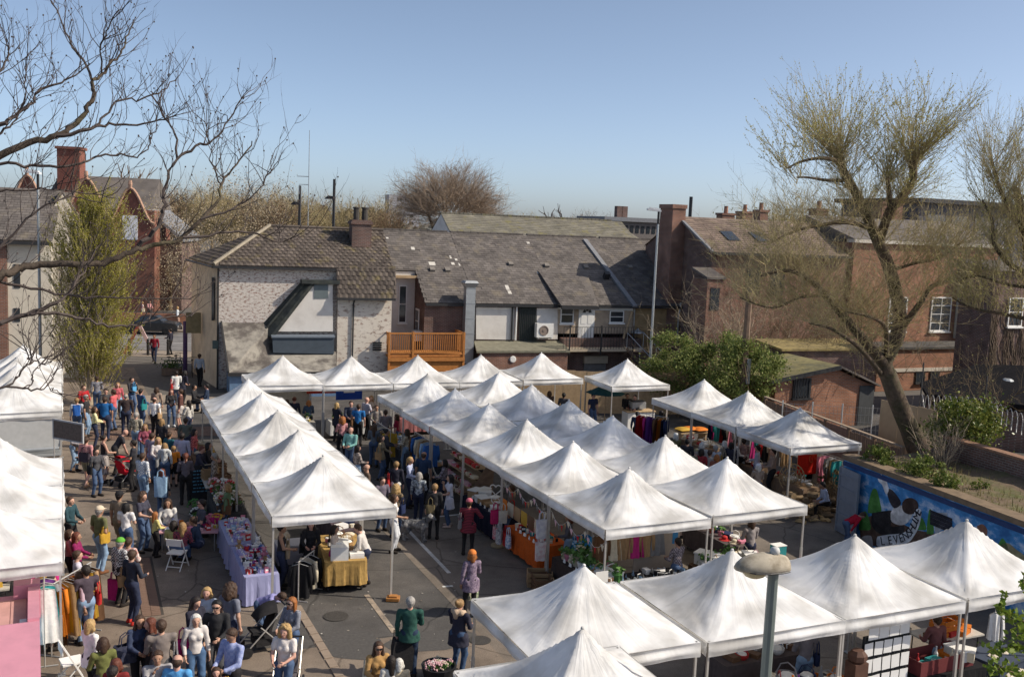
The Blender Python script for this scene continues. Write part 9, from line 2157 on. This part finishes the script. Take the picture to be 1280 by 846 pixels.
M_PINK=pm('pink_paint',(.62,.27,.34),.45,.06,2,.03,20,spec=.4,col2=(.54,.24,.3),mscale=1.5);M_BLUP=pm('pale_blue_paint',(.25,.42,.58),.45,.06,spec=.4)
Lt=4.6;Wt=2.0
MB().bx(0,Lt,-Wt,0,.35,1.1).build('lower_body',M_BLUP,trl)
MB().bx(0,2.0,-Wt,0,1.102,1.52).build('upper_body',M_PINK,trl)
mb=MB();mb.prism([(2.0,-Wt-.02,1.102),(Lt,-Wt-.02,1.102),(Lt,-Wt-.02,1.5),(Lt-.08,-Wt-.02,1.6),(Lt-.3,-Wt-.02,1.66),(2.1,-Wt-.02,1.75),(2.0,-Wt-.02,1.72)],(0,Wt+.06,0));mb.build('front_cover',M_PINK,trl)
MB().bx(0,2.0,-.16,.04,1.522,1.78).build('side_coaming',M_PINK,trl);MB().bx(-.04,.3,-.42,.06,1.1,1.82).build('corner_box',M_PINK,trl);MB().bx(0,2.0,-Wt,-Wt+.12,1.522,1.78).build('side_coaming',M_PINK,trl)
for i in range(6):MB().bx(.31,1.99,-1.86+i*.28,-1.592+i*.28,1.522,1.545).build('deck_board',pm('salmon_board',(.55,.30,.27),.8,.12,5,.1),trl)
MB().bx(1.6,1.85,-.30,-.18,1.55,1.63).build('latch',M_WHITE,trl)
wh2=MB().lathe([(0,-.09),(.3,-.09),(.32,0),(.3,.09),(0,.09)],16).move(Matrix.Rotation(PI/2,4,'X')).mesh('wheel',M_BLACKP)
for x in(1.5,3.4):
 for y in(-Wt+.06,-.06):link('wheel',wh2,trl,(x,y,.32))
MB().tube([(Lt,-Wt/2,.45),(Lt+.9,-Wt/2,.45)],.04,6).build('drawbar',M_DARK_METAL,trl)
mbp0,mbp1=aty(66,521,31.9),aty(104,530,31.3);mw=(mbp1-mbp0)
mn=thing('menu_board','grey framed brown menu board hanging out at the tent corner','sign board',(mbp0.x,mbp0.y,mbp0.z-.72),math.atan2(mw.y,mw.x))
ml_=math.hypot(mw.x,mw.y);MB().bx(.05,ml_-.05,-.01,.02,.05,.62).build('board',pm('menu_brown',(.13,.1,.085),.7,.3,14),mn)
for a in((0,ml_,0,.05),(0,ml_,.62,.67),(0,.05,.051,.619),(ml_-.05,ml_,.051,.619)):MB().bx(a[0],a[1],-.02,.03,a[2],a[3]).build('frame',pm('frame_grey',(.4,.4,.41),.5,.05),mn)
MB().tube([(0.02,.02,-1.9),(.02,.02,.3)],.02,5).build('bracket',M_ALU,mn)
q=at(92,590);ds_=thing('display_rack','tall narrow brown rack of small wares beside the menu board','rack',(q.x,q.y,0),WF.yaw)
MB().bx(-.05,.05,-.05,.05,0,1.8).build('post',M_WOOD,ds_)
for k in range(6):MB().bx(.06,.45,-.12,.12,.3+k*.25,.32+k*.25).build('shelf',M_WOOD,ds_)
for k in range(6):
 for j in range(3):put('mug',RG.choice(['white','grey','brown','pale blue']),(q.x+.1+j*.11,q.y+.04+.05*j,.322+k*.25),0,'on the narrow brown rack',1.0)
VF=Frame((-15.4,33.15),.4345)
kt=thing('food_counter','steel topped food counter with timber front under the grey side panel','counter',VF.wd(-1.4,-.2),VF.yaw);MB().bx(-1.4,1.3,-.1,.6,.0,.86).build('front',M_TIMBER,kt);MB().bx(-1.45,1.35,-.16,.66,.862,.9).build('steel_top',M_GREY_METAL,kt)
# chalkboard, craft table, chairs
q0,q1=at(238,623),at(262,621);ab=thing('chalkboard_sign','dark A-board chalkboard with pale blue chalk writing on the lane','chalkboard',((q0.x+q1.x)/2,(q0.y+q1.y)/2,0),math.atan2(q1.y-q0.y,q1.x-q0.x))
for s in(-1,1):MB().prism([(-.36,s*.28,0),(.36,s*.28,0),(.36,s*.03,1.08),(-.36,s*.03,1.08)],(0,.02,0)).build('board',pm('chalk_black',(.02,.022,.026),.85,.2),ab)
for s in(-1,1):MB().bar((s*.38,-.28,0),(s*.38,-.03,1.1),.04,.03).build('frame_side',M_WOOD,ab)
for k in range(7):
 t_=.25+.1*k;y=-.28+.25*t_-.012;z=1.08*t_;x0=-.28+RG.uniform(0,.06)
 while x0<.24:
  w_=RG.uniform(.04,.12);MB().bx(x0,min(.28,x0+w_),y-.004,y-.001,z,z+.035).build('chalk_stroke',pm('chalk_blue',(.12,.32,.45),.9,.3),ab);x0+=w_+.03
q=at(222,690);ct_=thing('craft_table','low craft table heaped with pink paper on the lane','table',(q.x+.2,q.y+.5,0),.15)
MB().bx(-.8,.8,-.45,.45,.52,.55).build('table_top',M_col((.55,.3,.32)),ct_)
for x in(-.7,.7):
 for y in(-.38,.38):MB().tube([(x,y,0),(x,y,.519)],.015,5).build('leg',M_ALU,ct_)
for i in range(34):put(RG.choice(['greeting_card','folded_cloth','gift_box','book']),RG.choice(['pink','pale pink','magenta','white','yellow','orange','red','lilac']),(q.x+.2+RG.uniform(-.7,.7),q.y+.5+RG.uniform(-.38,.38),.552),RG.uniform(0,6),'on the low craft table',RG.uniform(.7,1.1))
for i in range(9):
 a=RG.uniform(0,6.28);pz=(q.x+.75+.12*math.cos(a),q.y+.75+.12*math.sin(a));o=MB().lathe([(.005,0),(.09,.3),(.1,.32),(.02,.05)],7).build('paper_cone',M_col(GC[['yellow','pink','magenta','orange'][i%4]]),None,False,(pz[0],pz[1],.56));o.rotation_euler=(RG.uniform(-.3,.3),RG.uniform(-.3,.3),0);tag(o,'%s paper cone standing on the craft table'%['yellow','pink','magenta','orange'][i%4],'paper cone','%s paper cones'%['yellow','pink','magenta','orange'][i%4])
def folding_chair(loc,rz,label,mat):
 r=thing('folding_chair',label,'chair',loc,rz,'white folding chairs')
 MB().bx(-.2,.2,-.2,.2,.43,.46).build('seat',mat,r);MB().bx(-.2,.2,.19,.21,.66,.84).build('backrest',mat,r)
 for s in(-1,1):
  MB().bar((s*.215,-.24,0),(s*.215,.2,.85),.025).build('leg',mat,r);MB().bar((s*.19,.26,0),(s*.19,-.14,.44),.022).build('leg',mat,r)
 MB().bar((-.2,-.19,.1),(.2,-.19,.1),.018).build('stretcher',mat,r);MB().bar((-.18,.21,.1),(.18,.21,.1),.018).build('stretcher',mat,r)
 return r
q=at(218,713);folding_chair((q.x,q.y+.2,0),PI-.1,'white folding chair at the pink craft table on the lane',M_WHITE)
q=at(90,852);folding_chair((q.x,q.y,0),2.2,'white folding chair beside the rust orange clothes rail',M_WHITE)
fc=at(262,665)
for k,(dx,dy)in enumerate(((.0,0),(.55,.9))):
 sc_=thing('camp_chair',['dark folding camp chair under the crouching navy jacket','dark folding camp chair under the man in sunglasses'][k],'chair',(PEOPLE[0][0].location.x*0+fc.x+dx,fc.y+dy,0),1.6);MB().bx(-.24,.24,-.22,.22,.4,.43).build('seat',M_BLACKP,sc_)
 for s in(-1,1):MB().bar((s*.24,-.2,0),(s*.24,.2,.42),.02).build('leg',M_DARK_METAL,sc_);MB().bar((s*.22,.2,0),(s*.22,-.2,.42),.02).build('leg',M_DARK_METAL,sc_)
 # pushchairs, trolley, bags carried
def pushchair(loc,rz,label,c,canopy=True):
 r=thing('pushchair',label,'pushchair',loc,rz,'pushchairs');m=cloth_mat(c)
 for s in(-1,1):
  MB().tube([(s*.25,-.42,.14),(s*.25,-.05,.5),(s*.25,.42,1.02)],.016,6).build('frame_side',M_ALU,r);MB().tube([(s*.25,.36,.14),(s*.25,-.12,.62)],.014,6).build('frame_strut',M_ALU,r)
 MB().tube([(-.25,.42,1.02),(.25,.42,1.02)],.02,6).build('handle',M_BLACKP,r)
 mb=MB();mb.prism([(-.2,-.28,.46),(-.2,.1,.4),(-.2,.27,.86),(-.2,.22,.88),(-.2,.06,.46),(-.2,-.27,.51)],(.4,0,0));mb.build('seat',m,r)
 if canopy:
  mb=MB();mb.grid(lambda i,j:((i-.5)*.44,.26-.46*math.sin(j*1.5),.72+.34*math.cos(j*1.5)*(1-.5*(2*i-1)**4)),8,6);mb.build('hood',m,r,True)
 MB().bx(-.2,.2,-.2,.26,.17,.32).build('basket',cloth_mat(BLK),r)
 wm=MB().lathe([(0,-.02),(.07,-.022),(.12,-.018),(.12,.018),(.07,.022),(0,.02)],14).move(Matrix.Rotation(PI/2,4,'Y')).mesh('wheel',M_BLACKP)
 for x in(-.28,.28):
  for y in(-.42,.36):link('wheel',wm,r,(x,y,.122))
 return r
q=at(156,606);pushchair((q.x,q.y,0),2.6,'red pushchair between the stooping bald man and the black t-shirt',(.5,.015,.03))
q=at(328,812);pushchair((q.x,q.y,0),-1.0,'black pushchair with silver frame below the person bending over',(.02,.02,.024))
q=at(358,868);pushchair((q.x,q.y,0),.1,'grey pushchair handled by the curly blonde woman',(.12,.11,.12),False)
def hand_of(i,s):
 root,d=PEOPLE[i];w_=d['wr'][s]*d['k'];c_,s_=math.cos(d['face']),math.sin(d['face']);return Vector((root.location.x+w_[0]*c_-w_[1]*s_,root.location.y+w_[0]*s_+w_[1]*c_,w_[2]))
def back_of(i,x,y,z):
 root,d=PEOPLE[i];v=np.array([x,y,z])*d['k'];c_,s_=math.cos(d['face']),math.sin(d['face']);return Vector((root.location.x+v[0]*c_-v[1]*s_,root.location.y+v[0]*s_+v[1]*c_,v[2]))
def held(i,s,label,c,w=.34,h=.36,dp=.12):
 p=hand_of(i,s);bag('shoulder_bag',label,c,(p.x,p.y,max(.02,p.z-h-.26)),PEOPLE[i][1]['face']+.4,w,h,dp)
held(i_mag,1,'magenta bag carried by the woman in the green cap',(.42,.02,.16),.34,.5)
held(i_teal,1,'teal bag with white dots held by the long haired ginger woman',('dots',(.6,.65,.65),(.01,.22,.28),14),.42,.42,.2)
held(i_or,0,'pale bag with green leaf print carried by the orange headscarf',('blot',(.55,.52,.42),(.2,.26,.16),12),.4,.44,.16)
for i,pos,lab,c,w_,h_,dp in((i_tote,(0,.17,.78),'large pale blue fabric bag on the auburn haired girl',(.30,.45,.62),.4,.62,.14),(i_wh,(-.24,.08,.86),'magenta bag at the hip of the white haired woman',(.36,.015,.13),.3,.34,.14),(i_nv,(-.26,.0,.84),'bulky navy bag on the arm of the navy jacket',('blot',(.03,.035,.07),(.06,.065,.1),12),.46,.34,.24),(i_pk,(-.05,.17,.92),'dark shoulder bag on the back of the pink shirt',(.05,.04,.055),.4,.3,.14),(i_tank,(.1,-.16,.8),'tan canvas bag worn across the black vest',(.40,.30,.2),.34,.38,.12),(i_hb,(.12,.14,.84),'olive leather bag on the back of the black jacket',(.16,.13,.075),.28,.26,.1),(i_bp,(-.05,-.18,1.02),'sky blue bag at the chest of the man eating',(.10,.32,.55),.26,.3,.12)):
 p=back_of(i,*pos);bag('shoulder_bag',lab,c,tuple(p),PEOPLE[i][1]['face'],w_,h_,dp)
p=back_of(1,0,.2,1.02);bag('rucksack','bright blue rucksack on the pale grey shirt',(.03,.12,.42),tuple(p),PEOPLE[1][1]['face'],.3,.42,.18,False,'rucksack')
p=hand_of(i_gr,1);st_=thing('shopping_trolley','black two wheeled shopping trolley bag beside the green jacket','shopping trolley',(p.x+.12,p.y-.05,0),.3)
mb=MB();mb.prism([(-.2,-.14,.14),(.2,-.14,.14),(.24,-.1,.62),(.16,-.07,.8),(-.16,-.07,.8),(-.2,-.1,.62)],(0,.28,0));mb.build('bag',cloth_mat((.02,.018,.02)),st_)
MB().tube([(-.14,.17,.1),(-.14,.19,.95),(.14,.19,.95),(.14,.17,.1)],.012,5).build('frame',M_DARK_METAL,st_)
w3_=MB().lathe([(0,-.015),(.05,-.02),(.085,-.015),(.085,.015),(.05,.02),(0,.015)],12).move(Matrix.Rotation(PI/2,4,'Y')).mesh('wheel',M_GREY_METAL)
for s in(-1,1):link('wheel',w3_,st_,(s*.2,.16,.086))
q=at(548,850);bk_=thing('wicker_basket','round black basket of flowers at the bottom edge beside the trolley bag','basket',(q.x,q.y,0));MB().lathe([(.28,0),(.36,.3),(.37,.34),(.33,.34),(.3,.28)],16).build('bowl',M_BLACKP,bk_)
for i in range(14):a=RG.uniform(0,6.28);rr_=RG.uniform(0,.24);put('flower_pot',RG.choice(['white','cream','pale pink']),(q.x+rr_*math.cos(a),q.y+rr_*math.sin(a),.14),0,'in the round black basket',.8)
p=hand_of(PEOPLE.index(PEOPLE[i_teal]),0)
dg_p=at(519,676)
def dog(loc,rz,label):
 r=thing('dog',label,'dog',loc,rz);Pm=[((0,-.22,.52),(0,.28,.50),.15,.125,1),((0,-.26,.50),(0,-.22,.40),.13,.10,1),((0,-.28,.58),(0,-.42,.74),.085,.075,1),((0,-.44,.78),(0,-.47,.77),.085,.08,1),((0,-.50,.745),(0,-.60,.72),.05,.036,1),((-.05,-.42,.86),(-.075,-.41,.80),.022,.03,1),((.05,-.42,.86),(.075,-.41,.80),.022,.03,1),((0,.36,.54),(0,.52,.70),.04,.025,1),((0,.52,.70),(0,.50,.80),.03,.015,1)]
 for s in(-1,1):
  Pm+=[((s*.09,-.24,.42),(s*.09,-.22,.22),.055,.038,1),((s*.09,-.22,.22),(s*.09,-.25,.04),.036,.03,1),((s*.09,-.25,.035),(s*.09,-.31,.03),.034,.03,1),((s*.09,.27,.46),(s*.09,.20,.30),.085,.05,1),((s*.09,.20,.30),(s*.09,.36,.19),.046,.03,1),((s*.09,.36,.19),(s*.09,.33,.04),.03,.028,1),((s*.09,.33,.035),(s*.09,.27,.03),.032,.03,1)]
 D,lo=field(Pm,.016,.03,noise=(55,.007));V,F=nets(D,lo,.016);link('body',np_mesh('body',V,F,[pm('dog_fur_grey',(.13,.13,.135),.9,.3,5,.6,70,col2=(.32,.31,.3),mscale=4,mix_lo=.5,mix_hi=.6)]),r)
 for s in(-1,1):MB().ball((s*.045,-.525,.80),.012,6).build('eye',M_EYE,r)
 MB().ball((0,-.638,.73),(.018,.014,.014),6).build('nose',M_BLACKP,r)
 MB().tube([(.088*math.cos(t_),-.33+.03*math.sin(t_),.66+.085*math.sin(t_))for t_ in np.linspace(0,2*PI,14)],.012,4).build('collar',M_BLACKP,r)
dog(tuple(dg_p),1.35,'grey fluffy dog standing on a lead beside the white jeans')
ph_=hand_of(i_dog,0);ld=thing('dog_lead','thin dark lead running from a hand to the grey dog','dog lead',(dg_p.x,dg_p.y,0));a_=Vector((.3,0,.7));b_=ph_-Vector((dg_p.x,dg_p.y,0));MB().tube([a_,a_.lerp(b_,.5)-Vector((0,0,.1)),b_],.008,4).build('strap',M_DARK_METAL,ld)
p=hand_of(i_hb,1)
# bicycles, A sign, bollards, car at the road end
def bicycle(loc,rz,label,c):
 r=thing('bicycle',label,'bicycle',loc,rz,'parked bicycles');wm=MB().tube([(.34*math.cos(t_),0,.34*math.sin(t_))for t_ in np.linspace(0,2*PI,22)],.022,5,cap=False).mesh('wheel',M_BLACKP)
 rim=MB()
 for k in range(10):rim.tube([(0,0,0),(.33*math.cos(k*PI/5),0,.33*math.sin(k*PI/5))],.004,3)
 rm=rim.mesh('spokes',M_GREY_METAL)
 for x in(-.52,.52):w_=link('wheel',wm,r,(x,0,.36));link('spoke',rm,w_)
 MB().tube([(-.52,0,.36),(-.18,0,.38),(.36,0,.86),(-.26,0,.88),(-.18,0,.38)],.018,5).tube([(-.52,0,.36),(-.26,0,.88)],.014,5).tube([(.52,0,.36),(.36,0,.92)],.016,5).build('frame',M_col(c),r)
 MB().bx(-.38,-.16,-.06,.06,.94,.99).tube([(-.27,0,.88),(-.28,0,.94)],.014,5).build('saddle',M_BLACKP,r);MB().tube([(.36,0,.92),(.36,0,1.02),(.32,0,1.04)],.014,5).tube([(.28,-.28,1.03),(.34,0,1.05),(.28,.28,1.03)],.014,5).build('handlebar',M_BLACKP,r)
for k,(px,py,rz,lab,c)in enumerate(((215,466,1.2,'bicycle leaning in the planter group at the lane end',(.06,.06,.07)),(222,464,1.5,'second bicycle parked beside the first at the lane end',(.3,.3,.32)),(240,470,1.9,'bicycle leaning against the side of the corner house',(.1,.05,.04)))):bicycle(tuple(at(px,py)),rz,lab,c)
q=at(217,468);pb_=thing('bike_planter','low green planter among the parked bicycles','planter',(q.x,q.y-.3,0));MB().bx(-.5,.5,-.25,.25,0,.4).build('tub',M_WOOD,pb_)
t_=Tree(71)
for i in range(260):t_.leaf(Vector((q.x+t_.r.gauss(0,.3),q.y-.3+t_.r.gauss(0,.15),.45+abs(t_.r.gauss(0,.2)))),.12)
t_.l.v=[(x-q.x,y-q.y+.3,z)for x,y,z in t_.l.v];t_.l.build('foliage',M_HEDGE,pb_)
af=thing('letter_sculpture','tall red and white A shaped wooden frame standing at the road end','A-frame',tuple(at(174,443)),ROADF.yaw)
MB().bar((-.95,0,0),(-.05,0,1.85),.2,.12,up=(0,1,0)).build('side',pm('faded_red',(.28,.07,.06),.8,.2),af);MB().bar((.95,0,0),(.05,0,1.85),.2,.12,up=(0,1,0)).build('side',pm('faded_pink',(.5,.36,.36),.8,.2),af)
for k,px in enumerate((162,185,210)):
 q=at(px,444);bo=thing('bollard','black bollard on the road end pavement','bollard',(q.x,q.y,0),0,'bollards at the road end');MB().lathe([(.09,0),(.09,.8),(.11,.82),(.11,.86),(.07,.9),(.1,1.0),(.05,1.08)],10).build('post',M_BLACKP,bo)
cf_=rd(-3.4,10.3)
car=thing('parked_car','dark saloon car parked across the road under the pale blossom','car',(cf_.x,cf_.y,0.004),.1)
def carsec(i,j):
 X=[-2.1,-2.05,-1.6,-1.15,-.55,.45,1.05,1.95,2.1,2.12];top=[.55,.82,.9,.95,1.38,1.40,.98,.86,.72,.45]
 k=int(round(i*9));w_=.84 if 0<k<9 else .76;zt=top[k];zs=[.28,.55,min(.88,zt),zt,zt,min(.88,zt),.55,.28];ys=[-w_,-w_,-w_*.98,-w_*(.74 if zt>1 else .9),w_*(.74 if zt>1 else .9),w_*.98,w_,w_]
 q_=int(round(j*7));return(X[k],ys[q_],zs[q_])
mb=MB();mb.grid(carsec,9,7);mb.build('body',pm('car_paint',(.02,.022,.026),.25,.05,spec=.6),car)
for s in(-1,1):
 MB().prism([(-1.0,s*.80,.92),(.95,s*.80,.92),(.42,s*.66,1.34),(-.5,s*.66,1.34)],(0,s*.012,0)).build('side_window',M_GLASS,car)
 for x in(-1.3,1.3):MB().lathe([(0,-.09),(.2,-.1),(.31,-.08),(.31,.08),(.2,.1),(0,.09)],16).move(Matrix.Translation((x,s*.78,.31))@Matrix.Rotation(PI/2,4,'X')).build('wheel',M_BLACKP,car)
 MB().bx(2.0,2.115,s*.5-.16,s*.5+.16,.58,.7).build('headlight',M_GREY_METAL,car)
MB().prism([(1.0,-.6,.985),(1.0,.6,.985),(.48,.55,1.39),(.48,-.55,1.39)],(.02,0,.01)).build('windscreen',M_GLASS,car)
# price cards on the tables, a few more bags in the crowd
pcm=MB().prism([(-.05,-.02,0),(-.05,0,.09),(-.05,.02,0)],(.1,0,0)).mesh('price_card',M_WHITE)
for F_,u,v0,v1,n,w_ in((LR,-.42,-14.5,-12.4,7,'on the lilac clothed table by the end tent leg'),(LR,-.45,-12,-10.2,6,'on the second lilac clothed table along the lane'),(MID,.2,-17.2,-15.3,6,'among the plants at the end craft stall'),(MID,.15,-14.2,-12.5,6,'on the orange clothed craft table'),(MID,.15,-11.2,-9.2,6,'on the dark table with white trays')):
 for i in range(n):q=F_.wd(u,v0+(v1-v0)*i/n);o=link('price_card',pcm,None,(q.x,q.y,.75),F_.yaw+PI/2+RG.uniform(-.3,.3));tag(o,'small white price card '+w_,'price card','price cards '+w_)
BC=['black','brown','tan','red','navy','grey','cream','teal','mustard'];used_={i_mag,i_teal,i_or,i_nv,i_pk,i_tank,i_hb,i_bp,i_tote,i_wh,i_gr,1,i_dog}
for i in range(0,len(PEOPLE),4):
 if i in used_ or PEOPLE[i][1]['T']((0,0,1))[2]<.9 or PEOPLE[i][1]['T']((0,0,1.4))[1]<-.12:continue
 c=BC[(i//4)%9];p=back_of(i,.24 if i%8 else-.24,.03,.84);bag('shoulder_bag','%s shoulder bag of the %s'%(c,' '.join(PEOPLE[i][0]['label'].split()[:11])),c,tuple(p),PEOPLE[i][1]['face']+1.4,.28,.26,.11)
 # covers, litter
for px,py,r_,lab in((420,770,.3,'round iron manhole cover in the tarmac near the trolley tent'),(140,640,.28,'round iron manhole cover in the lane near the cream cap'),(600,800,.25,'small iron cover in the tarmac near the navy parka')):
 q=at(px,py);mc=thing('manhole_cover',lab,'manhole cover',(q.x,q.y,.006));MB().lathe([(0,0),(r_,0),(r_,.006),(r_*.9,.009),(0,.009)],20).build('lid',pm('cast_iron',(.06,.055,.05),.7,.3,30,.8,60),mc)
lt_=MB();rl_=random.Random(17)
for i in range(900):
 u,v=rl_.uniform(-9,6),rl_.uniform(-23,3);p=mk(u,v,.012);a=rl_.uniform(0,6.28);s_=rl_.uniform(.012,.04);lt_.add([(p.x+s_*math.cos(a),p.y+s_*math.sin(a),p.z),(p.x-s_*math.sin(a)*.6,p.y+s_*math.cos(a)*.6,p.z+.006),(p.x-s_*math.cos(a),p.y-s_*math.sin(a),p.z+.002),(p.x+s_*math.sin(a)*.6,p.y-s_*math.cos(a)*.6,p.z)],[(0,1,2,3)])
tag(lt_.build('litter',leafmat('litter_mix',(.10,.085,.065),(.22,.18,.13),(.5,.47,.42),0)),kind='stuff')
